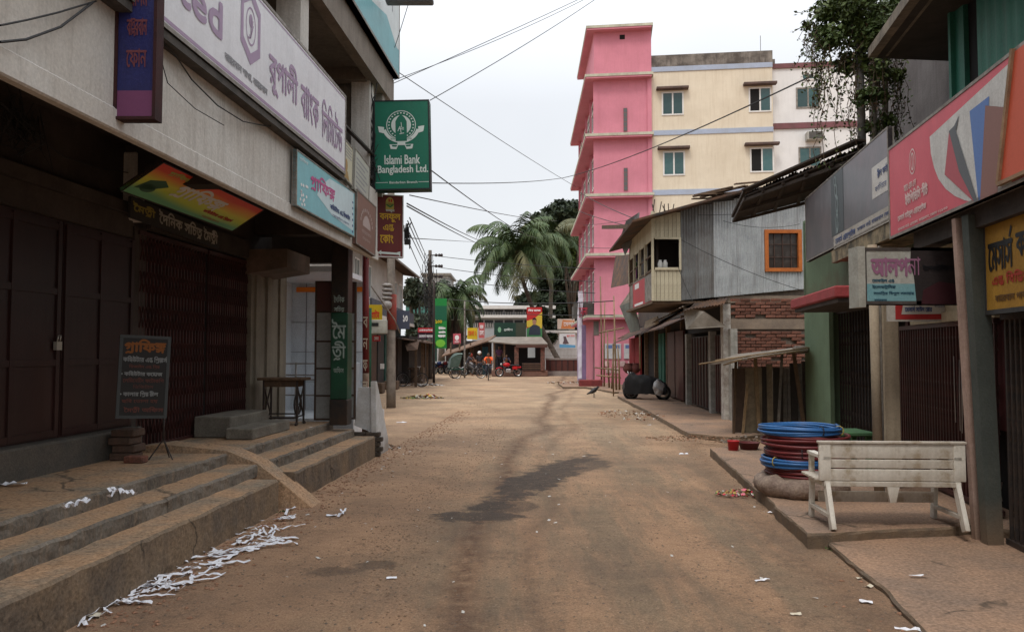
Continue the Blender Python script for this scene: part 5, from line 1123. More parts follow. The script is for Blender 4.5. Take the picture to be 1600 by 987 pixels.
# roof of the tin house
b = MB(); b.slab([(x0b-.55,YT-.5,zT(349)), (xT(1172),YT-.4,zT(297)), (xT(1172)+.3,YT+6,zT(290)), (x0b-.3,YT+6,zT(342))], (-.25,0,1), .05); obj('roof_sheet', b, C_tinrust, TB)
b = MB(); b.slab([(xT(1160),YT-.35,zT(300)), (xr+.3,YT-.35,zT(285)), (xr+.3,YT+6,zT(280)), (xT(1160),YT+6,zT(295))], (-.2,0,1), .05); obj('roof_sheet', b, C_tinrust, TB)
rnd = random.Random(12)
for k in range(9):                           # loose planks and rods lying on the roof
    x = xT(1085)+rnd.uniform(0,1.0); z = zT(311)+ (x-xT(1085))*.22; l = rnd.uniform(.6,1.3); b = MB(); b.bar((x, YT+rnd.uniform(-.2,.8), z+.03*k*.6), (x+l, YT+rnd.uniform(-.2,.8), z+.03*k*.6+l*.14), .10, .03); obj('roof_plank', b, C_wood, TB)
for k in range(7): x = xT(1020)+rnd.uniform(0,.5); b = MB(); b.tube([(x,YT,zT(333)),(x+rnd.uniform(-.1,.12),YT,zT(333)+rnd.uniform(.15,.34))], .012, 4); obj('roof_rod', b, C_darkiron, TB)
# brick ground floor: every brick is its own piece, mortar recessed behind them
bx0, bx1 = xT(1137), xT(1262); z0b, z1b = .15, zT(467)+.05
b = MB(); b.box(bx0, bx1+.6, YT+.06, YT+.3, 0, z1b+.25); obj('mortar_wall', b, C_mortar, TB)
b = MB(); b.box(bx0-.12, bx0+.06, YT-.06, YT+.2, 0, zT(475)); obj('lime_post', b, mat('flaking_lime_post', (.52,.50,.46), (.24,.2,.17), 5, streak=.3), TB)
b = MB(); b.box(bx0+.06, bx1, YT+.015, YT+.09, zT(514), zT(498)); b.box(bx0-.2,bx1+.4,YT+.02,YT+.35,zT(473),zT(468)+.1); obj('cement_band', b, mat('cement_band', (.26,.20,.15), (.18,.14,.11), 3, bump=.4), TB)
src = None; row = 0; z = 1.35; rnd = random.Random(2)
pb = MB(); pb.bbox(-.115,.115,-.05,.05,0,.066,.008)
while z < z1b-.1:
    if not (zT(514)-.07 < z < zT(498)):
        x = bx0+.19 + (.12 if row % 2 else 0)
        while x < bx1-.05:
            p = Vector((x, YT+.055+rnd.uniform(-.012,.012), z+rnd.uniform(-.004,.004)))
            if src is None: src = obj('brick', pb, C_brick, TB, origin=(0,0,0)); src.location = p - wloc(TB)
            elif rnd.random() > .03: share('brick', src, p, TB, rot=(rnd.uniform(-.02,.02), rnd.uniform(-.02,.02), rnd.uniform(-.03,.03)))
            x += .243
    z += .078; row += 1
# its street face at ground level: shutters between pale posts
FT = frame(.035, 5.17-.035*YT)
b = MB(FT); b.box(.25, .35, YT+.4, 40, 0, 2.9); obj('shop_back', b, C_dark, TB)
for i, (pa, pb_) in enumerate(((1077,1108),(1114,1139))):
    ya = onx(FT, pb_, 640, 0).y; yb = onx(FT, pa, 630, 0).y; d = MB(FT); d.box(.08, .12, ya, yb, .15, 2.15); dd = obj('folding_shutter', d, C_darkiron, TB)
    for k in range(7): y = ya+(yb-ya)*(k+.5)/7; d = MB(FT); d.box(.05, .08, y-.03, y+.03, .18, 2.12); obj('shutter_rib', d, C_marooniron, dd)
for px_ in (1074, 1111, 1143): y = onx(FT, px_, 635, 0).y; d = MB(FT); d.box(-.03, .13, y-.12, y+.12, 0, 2.25); obj('pale_post', d, mat('pale_post', (.36,.35,.32), (.2,.19,.17), 6, streak=.4), TB)
d = MB(FT); yb = onx(FT,1074,630,0).y; d.box(.05,.3,YT+.35,yb+.1,2.25,2.9); obj('lintel', d, C_dark, TB)
for (pa, pb_, m, nm) in ((1044,1070,C_marooniron,'maroon_board'),(1030,1040,mat('green_board_door', (.02,.13,.09), (.02,.08,.06), 3),'green_door'),(984,1002,mat('dark_red_wall', (.28,.025,.03), (.18,.02,.02), 2),'red_wall')):
    ya = onx(FT, pb_, 620, .1).y; yb = onx(FT, pa, 610, .1).y; n = 4
    for k in range(n): d = MB(FT); d.box(.06+.02*(k % 2), .14, ya+(yb-ya)*k/n, ya+(yb-ya)*(k+1)/n-.02, .15, 2.4); obj(nm, d, m, TB)
# awnings over the pavement
AW = thing('tin_awnings', 'row of rusty tin awnings sagging over the pavement below the boarded balcony', 'awning', (4.6, 26, 2.2))
def aw(nm, pts, m, th=.03, n=(0,0,1)): b = MB(); b.slab(pts, n, th); return obj(nm, b, m, AW)
def sh(P, nu, m=C_tinrust): # corrugated quad
    P = [Vector(p) for p in P]; b = MB(); vs = []; k = nu; U = P[1]-P[0]; n_ = (U.cross(P[3]-P[0])).normalized()
    for j in range(4):
        t = j/3; a = P[0].lerp(P[3], t); c = P[1].lerp(P[2], t)
        for i in range(k*4+1): s_ = i/(k*4); vs.append(a.lerp(c, s_) + n_*(math.sin(s_*k*2*math.pi)*.014 + .03*noise.noise(Vector((s_*3, t*2, P[0].x)))))
    w_ = k*4+1; o_ = b.smooth; b.smooth = True; b.add(vs, [(j*w_+i, j*w_+i+1, (j+1)*w_+i+1, (j+1)*w_+i) for j in range(3) for i in range(k*4)]); b.smooth = o_
    return obj('tin_sheet', b, m, AW)
sh([D(1073,484,18.3), D(1000,523,24), D(1006,513,25.5), D(1096,470,19.2)], 26)
sh([D(1002,520,24), D(958,537,31), D(972,529,32), D(1012,508,25.5)], 26)
sh([D(1068,478,18.6), D(1018,505,21.5), D(1035,497,22.5), D(1100,468,19.4)], 14, mat('pale_awning_tin', (.32,.27,.22), (.18,.15,.12), 4))
sh([D(1132,474,18.4), D(1073,484,18.3), D(1090,470,19.3), D(1138,464,19.0)], 12)
b = MB(); b.slab([D(1068,480,18.9), D(1100,486,18.2), D(1136,510,17.9), D(1072,514,18.7)], (0,-1,.4), .02); obj('hanging_sheet', b, mat('smoked_tin', (.34,.32,.28), (.20,.18,.15), 2, rough=.6), AW)
sh([D(996,440,23.4), D(955,450,29), D(962,400,30), D(1003,395,24.4)], 22)
b = MB(); b.slab([D(1000,432,22.8), D(968,478,24), D(976,488,23.8), D(1004,448,22.6)], (-1,-.5,.3), .02); obj('tilted_pale_sheet', b, mat('pale_tilted_tin', (.42,.38,.33), (.28,.25,.22), 3, streak=.3), AW)
b = MB(); b.slab([D(968,478,24), D(990,470,23.2), D(1000,515,23), D(985,520,23.6)], (-1,-.6,0), .02); obj('tilted_grey_sheet', b, mat('grey_tilted_tin', (.20,.22,.20), (.13,.14,.13), 3, streak=.3), AW)
b = MB(); b.slab([D(1007,513,22.5), D(1028,505,21.5), D(1027,494,21.5), D(1008,502,22.5)], (-1,-.3,0), .03); obj('white_board', b, mat('pale_board', (.45,.40,.33), (.33,.29,.24), 4), AW)
for (a_, c_) in (((958,537,31),(958,600,31)),((1000,523,24.2),(1001,545,24.2))): b = MB(); p = D(*a_); b.tube([p, Vector((p.x, p.y, 0 if a_[0] < 999 else 1.2))], .03, 6); obj('prop', b, C_bamboo, AW)
b = MB(); b.bar(D(943,355,26), D(984,354,22.5), .12, .12); obj('projecting_beam', b, C_wood, None, 'pale wooden beam sticking out left from the tin house roof', 'beam')
b = MB(); b.slab([D(978,345,23), D(998,332,22.4), D(996,362,22.4), D(976,398,23.4), D(968,375,23.6)], (-1,-.6,0), .03); obj('bent_tin_sheet', b, C_tinold, None, 'bent grey tin sheet hanging from the balcony end of the roof', 'tin sheet')
# washing hung at the balcony end
for i, (x0_, y0_, x1_, y1_, cc, lab) in enumerate(((991,385,1000,408,(.10,.06,.30),'blue and purple cloth hanging at the end of the balcony'),(990,410,1001,420,(.02,.25,.06),'green cloth hanging below the purple one'),(993,421,1000,435,(.22,.05,.20),'plum cloth hanging lowest at the balcony end'))):
    b = MB(); vs = []; n = 6
    for j in range(5):
        for k in range(n+1): p = D(x0_+(x1_-x0_)*k/n, y0_+(y1_-y0_)*j/4, 23.2); vs.append(p+Vector((0, .05*math.sin(k*2.2+i), .02*noise.noise(Vector((k,j,i))))))
    b.add(vs, [(j*7+k, j*7+k+1, (j+1)*7+k+1, (j+1)*7+k) for j in range(4) for k in range(n)]); obj('hanging_cloth', b, mat('cloth_%d' % i if False else ['purple_cloth','green_cloth','plum_cloth'][i], cc, tuple(.5*v for v in cc), 9), None, lab, 'cloth')
# shops further along (between tin house and pink building)
FS = thing('far_shop_row', 'low dark shops with a pink end wall between the awnings and the pink building', 'building', (5.6, 33, 0))
b = MB(FT); b.box(.5, 3.5, 25, 40.5, 0, 4.2); obj('wall', b, mat('sooty_wall', (.06,.05,.045), (.09,.075,.06), 2), FS)
for k in range(5): b = MB(FT); b.box(.1, .5, 26+3*k, 26.2+3*k, 0, 2.9); obj('post', b, C_wood, FS)
b = MB(FT); b.slab([(-.6,25,2.5),(.6,25,3.0),(.6,40,3.0),(-.6,40,2.4)], (0,0,1), .05); obj('roof', b, C_tinrust, FS)
# ------------------------------------------------------------ lean-to shack with plank walls
LS = thing('lean_to_shack', 'low plank shack with a thin sloping roof in front of the brick wall', 'shack', D(1200,680,16) * Vector((1,1,0)) if False else Vector((5.1,16.6,0)))
YL = 16.0
def xl_(px_, Y=YL): return (px_-800)/FPX*Y
rnd = random.Random(4); x = xl_(1143)
cols = [mat('plank_bone', (.33,.27,.18), (.18,.14,.10), 5, streak=.5), mat('plank_dark', (.05,.04,.035), (.03,.025,.02), 5), mat('plank_grey', (.20,.18,.16), (.09,.08,.07), 6, streak=.6), mat('plank_brown', (.12,.08,.06), (.07,.05,.04), 5)]
pat = [(.26,3),(.34,0),(.10,1),(.12,0),(.20,1),(.09,2),(.07,2),(.15,1),(.10,2)]
for w_, ci in pat:
    b = MB(); b.box(x, x+w_-.012, YL+rnd.uniform(-.02,.02), YL+.05, .1, 1.46+rnd.uniform(-.10,.03)); b.rough(.025,2.2,x); obj('plank', b, cols[ci], LS); x += w_
b = MB(); b.box(x, xl_(1275), YL+.02, YL+.1, .1, 1.52); obj('dark_wall', b, mat('shack_dark_wall', (.035,.028,.025), (.07,.05,.04), 3, bump=.4), LS)
pb = MB(); pb.bbox(-.115,.115,-.05,.05,0,.066,.008); s2 = None
for rr in range(6):
    for k in range(4):
        p = Vector((x+.2+.243*k+(.12 if rr % 2 else 0), YL+.01, 1.0+.078*rr))
        if s2 is None: s2 = obj('brick', pb, mat('sooty_brick', (.09,.04,.03), (.05,.03,.025), 12, rand=.3), LS, origin=(0,0,0)); s2.location = p - wloc(LS)
        else: share('brick', s2, p, LS)
b = MB(); P = [D(1112,567,15.2), D(1262,545,15.0), D(1268,540,17.5), D(1150,553,18.2)]; b.slab(P, (0,-.1,1), .035); obj('roof_sheet', b, mat('flat_roof_sheet', (.28,.25,.21), (.16,.13,.11), 3), LS)
for k, (a_, c_) in enumerate((((1092,569),(1172,556)),((1118,563),(1265,543)),((1130,570),(1160,561)),((1168,560),(1250,548)))): b = MB(); b.tube([D(*a_,15.1), D(*c_,14.95)], .018, 6); obj('roof_stick', b, C_bamboo, LS)
for k, (xa, xb, ya, yb) in enumerate(((1150,1146,560,690),(1180,1186,556,672),(1222,1216,553,668),(1240,1256,551,664),(1168,1160,600,684))): b = MB(); b.bar(D(xa,ya,15.7), D(xb,yb,15.75), .05+.02*(k % 2), .025); obj('leaning_batten', b, [C_wood, C_bamboo, cols[2]][k % 3], LS)
b = MB(); c = D(1252,546,15.6); b.ball(c, .17,.14,.08,8,5); b.rough(.04,6); obj('sacking', b, mat('sacking', (.26,.21,.17), (.15,.12,.10), 9), LS)
# ------------------------------------------------------------ green shop
GS = thing('green_shop', 'leaf green rendered shop with a red concrete sunshade', 'shop', FR @ Vector((3.5, 13, 0)))
XG = 3.42
yA = onx(FR,1262,600,XG).y; yB = onx(FR,1300,600,XG).y; yC = onx(FR,1375,600,XG).y
b = MB(FR); b.box(XG, XG+.35, yB, yA, 0, 2.55); b.box(XG, XG+4, yA-.0, yA+.2, 0, 4.3); obj('corner_pier', b, C_green, GS)
b = MB(FR); b.box(XG, XG+.3, yC-1.4, yA+.19, 2.55, 4.25); obj('upper_wall', b, C_green, GS)
ym = onx(FR,1287,600,XG-.06).y; b = MB(FR); b.box(XG-.07, XG, ym-.5, ym-.1, 0.1, 2.5); obj('pilaster', b, C_green, GS)
b = MB(FR); y0_ = onx(FR,1312,460,XG-.75).y; b.bbox(XG-.75, XG, 11.0, y0_+3.2, 2.42, 2.58, .02); obj('red_sunshade', b, mat('pink_red_paint', (.34,.055,.06), (.24,.045,.045), 3, streak=.25), GS)
b = MB(FR); b.box(XG-.7, XG, 11.05, y0_+3.1, 2.36, 2.419); obj('sunshade_underside', b, C_soffit, GS)
g_ = thing('folding_gate', 'black folding gate of the green shop, beyond the beige pipe posts', 'gate', FR @ Vector((XG, (yB+yC)/2, .15)))
gate_bars(g_, FR, XG+.12, yC-.3, yB, .2, 2.35, 18, C_darkiron, C_darkiron, rows=(.2,.5,.8))
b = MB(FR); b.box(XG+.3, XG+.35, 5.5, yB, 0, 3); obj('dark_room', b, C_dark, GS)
q0 = FR @ onz(FR,1300,690,.15); TBL = thing('green_bench', 'low green plank bench behind the coils of pipe', 'bench', (q0.x+.3, q0.y+.3, .15)); p = FR @ onz(FR,1298,668,.55); 
a_, c_ = D(1294,676,10.6), D(1372,676,10.3)
b = MB(); b.bbox(a_.x, c_.x, 10.35, 10.95, a_.z-.02, a_.z+.03, .01); obj('bench_top', b, mat('green_bench_paint', (.06,.14,.06), (.045,.10,.05), 4), TBL)
for x in (a_.x+.05, c_.x-.1):
    for y in (10.4, 10.85): b = MB(); b.box(x, x+.06, y, y+.06, .15, a_.z-.02); obj('leg', b, mat('green_bench_paint', (.06,.14,.06)), TBL)
# ------------------------------------------------------------ near right shops
RS = thing('right_shop_row', 'near right shop row with a deep dark canopy and beige posts', 'shop', FR @ Vector((3.8, 7, 0)))
XS = 2.86
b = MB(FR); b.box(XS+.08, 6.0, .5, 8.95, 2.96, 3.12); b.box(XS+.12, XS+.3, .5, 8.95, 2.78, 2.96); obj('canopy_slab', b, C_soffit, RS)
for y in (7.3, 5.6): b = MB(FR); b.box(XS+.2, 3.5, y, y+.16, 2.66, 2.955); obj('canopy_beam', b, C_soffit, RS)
def yx(px_, x): return onx(FR, px_, 600, x).y
def post(nm, px0, px1, x, dx, m, z0=.15, z1=2.9, tube=False):
    y1_, y0_ = yx(px0, x), yx(px1, x); b = MB(FR)
    if tube: b.tube([(x,(y0_+y1_)/2,z0),(x,(y0_+y1_)/2,z1)], (y1_-y0_)/2*.28, 12)
    else: b.bbox(x, x+dx, y0_, y1_, z0, z1, .012)
    obj(nm, b, m, RS)
p = FR @ Vector((3.12, 8.55, 0))
def fpost(nm, px0, px1, Y, m, z0, z1, dep=.14, rnd_=False):    # a post measured by its visible width at depth Y
    a, c = D(px0,600,Y), D(px1,600,Y); b = MB()
    if rnd_: b.tube([((a.x+c.x)/2, Y, z0), ((a.x+c.x)/2-.02, Y, z1)], (c.x-a.x)/2, 12)
    else: b.bbox(a.x, c.x, Y, Y+dep, z0, z1, .012)
    return obj(nm, b, m, RS)
fpost('pipe_post', 1363, 1377, 8.9, C_beige, .15, 2.9, rnd_=True)
fpost('beige_post', 1381, 1407, 9.3, C_beige, .15, 2.95, .25)
fpost('conduit', 1376.5, 1380.5, 8.95, C_grime, .15, 2.9, .03)
def lpost(nm, b0, b1, t0, t1, Y, m, dep):
    P = [D(b0,600,Y), D(b1,600,Y), D(t0,600,Y), D(t1,600,Y)]; b = MB(); v = []
    for (k, z) in ((0,.05),(2,2.9)):
        for yy in (Y, Y+dep): v += [(P[k].x,yy,z),(P[k+1].x,yy,z)]
    b.add(v, [(0,1,3,2),(4,6,7,5),(0,4,5,1),(2,3,7,6),(0,2,6,4),(1,5,7,3)]); return obj(nm, b, m, RS)
lpost('pink_post', 1518, 1533, 1499, 1513, 7.1, mat('dusty_pink_post', (.42,.30,.25), (.30,.2,.16), 4, streak=.4, dirt=.5, dh=.4), .06)
lpost('grey_green_pier', 1537, 1562, 1519, 1548, 6.9, mat('grey_green_paint', (.075,.085,.075), (.05,.058,.052), 2.5, streak=.4, dirt=.6, dh=.4), .1)
b = MB(FR); b.box(3.40, 3.55, 8.1, 10.4, 2.031, 2.14); b.box(3.44,3.55,8.1,10.4,2.14,2.95); obj('cream_beam', b, mat('cream_beam', (.46,.39,.27), (.36,.3,.2), 3, streak=.3), RS)
g_ = thing('folding_gate', 'dark maroon folding gate behind the white bench', 'gate', FR @ Vector((3.5, 8.5, .15)))
gate_bars(g_, FR, 3.46, 8.2, 11.0, .2, 1.98, 34, C_marooniron, mat('galvanised_lattice', (.28,.25,.22), (.12,.08,.07), 8, metal=.3, rough=.5), rows=(.1,.45,.62,.9), w=.02)
b = MB(FR); b.box(3.52, 3.54, 8.1, 11.1, .95, 2.0); b.box(3.6, 5.5, 11.1, 11.2, .1, 2.9); b.box(5.4, 5.5, 5, 9.6, .1, 2.9); obj('gate_backing_sheet', b, mat('deep_maroon_sheet', (.07,.012,.014), (.05,.01,.01), 3, rough=.5), RS)
g2_ = thing('folding_gate', 'black folding gate at the right edge beneath the yellow signboard', 'gate', FR @ Vector((3.35, 6, .15)))
gate_bars(g2_, FR, 3.22, 4.4, 7.5, .1, 1.98, 34, C_darkiron, C_rustiron, rows=(.15,.5,.85), w=.03)
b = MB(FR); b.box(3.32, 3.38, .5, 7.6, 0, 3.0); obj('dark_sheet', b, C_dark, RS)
# chain and cloth threads hanging in the maroon gate
b = MB(FR); rnd = random.Random(9)
for k in range(9): y = 9.0+rnd.uniform(-.25,.25); z1_ = 1.55+rnd.uniform(-.2,.15); b.tube([(3.44,y,z1_),(3.43,y+rnd.uniform(-.03,.03),1.3),(3.44,y+rnd.uniform(-.05,.05),.95+rnd.uniform(-.1,.1))], .005, 4)
obj('hanging_chain', b, flat('steel_chain', (.40,.38,.36), .35, metal=.6), None, 'loop of steel chain locking the maroon gate behind the bench', 'chain')
# red and white UPVC sign
def rb(x, tl, tr, br, bl): return rect_from(board4(FR, x, tl, tr, br, bl))
XR = XS; y_f = onx(FR,1389,300,XR).y; zb_, zt_ = 2.95, onx(FR,1388,232,XR).z
y_n = 4.2
B = Board(FR @ Vector((XR, y_f, zb_)), FR.to_3x3() @ Vector((0,-1,0)), (0,0,1), y_f-y_n, zt_-zb_)
def fB(px_, py): p = onx(FR, px_, py, XR); return ((y_f-p.y)/(y_f-y_n), (p.z-zb_)/(zt_-zb_))
def poly_(mb, pts, lift): B.poly(mb, [tuple(max(0, min(1, v)) for v in fB(*q)) for q in pts], lift)
tw, tr_, tg, tb, tbr, tl_, tor = MB(), MB(), MB(), MB(), MB(), MB(), MB()
curve = [(1453,214),(1453,250),(1458,275),(1466,297),(1480,306),(1500,317),(1522,316)]
pts = [(1453,214)] + [(1455,240),(1460,262),(1467,280),(1478,295),(1492,306),(1508,313),(1524,316)] + [(1532,318),(1538,316),(1580,295),(1600,180),(1600,78)]
poly_(tw, [q for q in pts], .003)
poly_(tr_, [(1484,205),(1477,273),(1524,318),(1520,290)], .006); poly_(tg, [(1484,205),(1492,197),(1500,180),(1495,205),(1529,318),(1524,318),(1500,268)], .008)
poly_(tb, [(1516,174),(1547,150),(1546,168),(1541,165),(1534,316),(1530,318)], .006); poly_(tbr, [(1541,165),(1575,168),(1565,250),(1560,300),(1533,317)], .0075)
_a, _b = fB(1564,287), fB(1587,80); B.poly(tor, [_a, (.995,_a[1]), (.995,.97), (_b[0],min(.97,_b[1]))], .010)
B.text(tl_, 'আর এফ এল', *[v for p in ((1413,0),(1432,0)) for v in (fB(p[0],290)[0],)], .42, .49, bold=.002)
B.ring(tl_, fB(1420,0)[0], .68, .018, .13, .88); B.ring(tl_, fB(1420,0)[0], .68, .010, .09, .8); B.line(tl_, [(fB(1420,0)[0], .61), (fB(1420,0)[0], .75)], .012)
B.text(tl_, 'ইউপিভিসি শীট', fB(1408,0)[0], fB(1443,0)[0], .27, .40, bold=.005)
B.text(tl_, 'মেসার্স সাইফুল এন্টারপ্রাইজ', fB(1396,0)[0], fB(1440,0)[0], .13, .22, bold=.003)
B.text(tl_, 'রাজার মাঠ এলাকা, বান্দরবান, ফোন ০১৮২৩', fB(1396,0)[0], fB(1473,0)[0], .045, .085, bold=.001)
m_rsign = mat('red_sign_flex', (.62,.10,.13), (.55,.07,.10), 1.2, rough=.5, streak=.12, bump=.02, fine=.05)
T = sign('red_signboard', 'large red and white pipe-sheet signboard with a fan of blue and brown strips', B, m_rsign, .06, C_grime, .03, (('white_field', tw, mat('dirty_white_print', (.62,.62,.60), (.52,.51,.49), 3, streak=.2)), ('red_strip', tr_, flat('strip_red', (.42,.09,.11))), ('grey_strip', tg, flat('strip_grey', (.11,.12,.13))), ('blue_strip', tb, flat('strip_blue', (.10,.19,.44))), ('brown_strip', tbr, flat('strip_brown', (.24,.12,.10))), ('orange_panel', tor, flat('orange_red_panel', (.55,.10,.05))), ('lettering', tl_, flat('pinkish_white_print', (.70,.52,.50)))))
b = MB(); q = [B.P(*fB(1564,288), .02), B.P(*fB(1587,76), .02)]; b.bar(q[0], q[1], .03); b.bar(q[0], B.P(1, fB(1564,288)[1], .02), .03); obj('panel_edge', b, mat('wooden_edge', (.35,.22,.13), (.2,.13,.08), 5), T)
# grey metal sign further on
B = rb(XS+.01, (1275,297),(1389,229),(1389,353),(1278,403))
B = Board(FR @ Vector((XS+.01, onx(FR,1257,300,XS).y, 3.18)), FR.to_3x3() @ Vector((0,-1,0)), (0,0,1), onx(FR,1257,300,XS).y-y_f-.03, 1.05)
def fb(px_, py): p = onx(FR, px_, py, XS+.01); return ((onx(FR,1257,300,XS).y-p.y)/B.w, (p.z-3.18)/B.h)
t1, t2, t3, t4, t5 = MB(), MB(), MB(), MB(), MB()
B.rect(t1, fb(1296,0)[0], 1, -.02, .15, .003); B.text(t2, 'মেসার্স এন্টারপ্রাইজ', fb(1299,0)[0], fb(1330,0)[0], .02, .13, .005, bold=.003); B.text(t2, 'রাজার মাঠ বান্দরবান ফোন', fb(1333,0)[0], fb(1387,0)[0], .05, .11, .005, bold=.001)
B.rect(t3, fb(1357,0)[0], 1, .32, .68, .004); B.text(t4, 'স্টীল কর্নার', fb(1366,0)[0], fb(1385,0)[0], .52, .62, .007, bold=.003); B.text(t4, 'ফার্নিচার', fb(1362,0)[0], fb(1380,0)[0], .38, .46, .007)
B.rect(t5, fb(1293,0)[0], fb(1312,0)[0], .16, .98, .003)
x5 = fb(1301,0)[0]
t6 = MB()
for a_, c_, r_ in ((.0,.75,.10),(.012,.55,.13),(.01,.32,.15),(-.01,.88,.07)): B.ring(t6, x5+a_, c_, .016, r_, .6, 16, .006)
for k in (-1,0,1): B.line(t6, [(x5+.006*k,.17),(x5+.014*k,.4)], .012, .006)
m_met = mat('dull_sheet_metal', (.085,.08,.085), (.15,.115,.12), 1.6, rough=.3, metal=.45, bump=.35, bscale=3, fine=.06)
T = sign('grey_metal_signboard', 'dented grey metal signboard with a white lettered foot strip, beside the red signboard', B, m_met, .05, C_grime, .02, (('white_strip', t1, mat('dirty_strip', (.44,.42,.38), (.34,.31,.27), 4)), ('lettering', t2, m_nav), ('white_card', t3, mat('white_card', (.62,.61,.59), (.5,.48,.45), 4)), ('card_lettering', t4, m_nav), ('pattern_panel', t5, flat('pattern_grey', (.035,.045,.048), .4)), ('loop_pattern', t6, flat('pattern_line', (.22,.27,.27)))))
b = MB(); Pm = [FR @ onx(FR,1345,262,XS-.0), FR @ onx(FR,1402,222,XS), FR @ onx(FR,1405,270,XS), FR @ onx(FR,1350,300,XS)]
b = MB(FR); y9 = y_f; b.box(XS+.1, XS+.5, 9.0, onx(FR,1297,400,XS).y, 3.0, 3.17); b.box(XS+.02, XS+.1, 8.9, onx(FR,1297,400,XS).y, 2.98, 3.16); obj('mouldy_trough', b, mat('mouldy_wood', (.30,.24,.15), (.08,.07,.05), 5, lo=.4, hi=.6), RS)
# painted light box facing the street (left half pale, right half black)
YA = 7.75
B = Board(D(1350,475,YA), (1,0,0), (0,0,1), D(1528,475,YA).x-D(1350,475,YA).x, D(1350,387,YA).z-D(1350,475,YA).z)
t0, t1, t2, t3, t4, t5 = MB(), MB(), MB(), MB(), MB(), MB()
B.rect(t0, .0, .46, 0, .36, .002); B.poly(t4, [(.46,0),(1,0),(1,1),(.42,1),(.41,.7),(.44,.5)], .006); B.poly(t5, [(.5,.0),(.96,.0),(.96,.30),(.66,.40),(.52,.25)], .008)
B.text(t1, 'আলপনা', .07, .50, .50, .82, .0045, bold=.008); B.text(t2, 'মোবাইল এন্ড', .075, .27, .385, .455, bold=.002); B.text(t2, 'ইলেকট্রনিক্স', .075, .28, .27, .34, bold=.002); B.text(t2, 'সামগ্রির বিপুল সমাহার', .085, .44, .155, .225, bold=.002); B.text(t2, 'বান্দরবান', .09, .2, .04, .09, bold=.002)
B.text(t3, 'ইলেকট্রনিক্স মোবাইল', .52, .92, .58, .70, .010, bold=.003)
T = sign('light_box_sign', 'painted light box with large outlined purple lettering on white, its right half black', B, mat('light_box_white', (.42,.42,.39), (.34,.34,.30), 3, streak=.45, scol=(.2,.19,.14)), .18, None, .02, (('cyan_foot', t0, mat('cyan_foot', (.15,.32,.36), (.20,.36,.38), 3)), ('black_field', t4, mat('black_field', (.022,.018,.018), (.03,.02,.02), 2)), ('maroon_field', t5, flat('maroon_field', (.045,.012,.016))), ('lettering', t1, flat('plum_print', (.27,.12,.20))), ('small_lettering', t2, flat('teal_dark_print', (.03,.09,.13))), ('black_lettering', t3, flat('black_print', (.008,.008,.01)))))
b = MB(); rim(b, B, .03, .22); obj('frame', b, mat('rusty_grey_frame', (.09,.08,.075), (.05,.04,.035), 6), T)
a_ = D(1342,478,YA-.02); b = MB(); b.box(a_.x, a_.x+.07, YA-.02, YA+.2, D(1342,480,YA).z, D(1342,385,YA).z); obj('side_panel', b, mat('pale_side_panel', (.38,.38,.34), (.28,.27,.23), 5), T)
# sign above the maroon gate
YB = 8.8
B = Board(D(1388,502,YB), (1,0,0), (0,0,1), D(1480,502,YB).x-D(1388,502,YB).x, D(1388,470,YB).z-D(1388,502,YB).z+.05); t1, t2, t3 = MB(), MB(), MB()
B.poly(t1, [(.12,.08),(1,.08),(1,.95),(.2,.95),(.12,.6)], .003); B.poly(t3, [(.22,.28),(.98,.30),(.98,.80),(.26,.76)], .006); B.text(t2, 'মেসার্স সাঈদ স্টোর', .28, .74, .38, .62, .009, bold=.002); B.text(t2, 'বান্দরবান', .78, .96, .55, .64, .009)
sign('red_white_signboard', 'small red and white lettered board over the maroon gate, half hidden by the light box', B, mat('off_white_board', (.50,.47,.43), (.4,.37,.33), 4), .04, None, .02, (('red_field', t1, flat('sign_red_field', (.38,.03,.03))), ('white_field', t3, flat('white_field', (.5,.47,.43))), ('lettering', t2, m_nav)))
# yellow sign at the far right
B = Board(FR @ Vector((3.05, onx(FR,1538,440,3.05).y, 2.02)), FR.to_3x3() @ Vector((0,-1,0)), (0,0,1), 2.4, .80)
yy = onx(FR,1538,440,3.05).y; 
def fy(px_): return (yy-onx(FR,px_,440,3.05).y)/2.4
t1, t2 = MB(), MB(); B.text(t1, 'মেসার্স', fy(1546), fy(1584), .46, .88, bold=.008); B.text(t1, 'কর্ণফুলী', fy(1590), fy(1655), .46, .88, bold=.008); B.text(t2, 'এন্ড বিল্ডিং ষ্টোর', fy(1551), fy(1640), .30, .42, bold=.004)
t3 = MB(); B.text(t3, 'বান্দরবান পার্বত্য জেলা', fy(1555), fy(1640), .12, .22, bold=.002)
sign('yellow_signboard', 'ochre yellow signboard with black lettering at the right edge', B, mat('ochre_board', (.42,.23,.03), (.34,.18,.03), 2, streak=.2), .05, mat('dark_grey_frame', (.06,.06,.06), (.04,.04,.04), 5), .04, (('lettering', t1, flat('board_black_letters', (.012,.012,.012))), ('red_lettering', t2, flat('board_red_letters', (.38,.04,.02))), ('small_lettering', t3, flat('board_brown_letters', (.12,.06,.02)))))
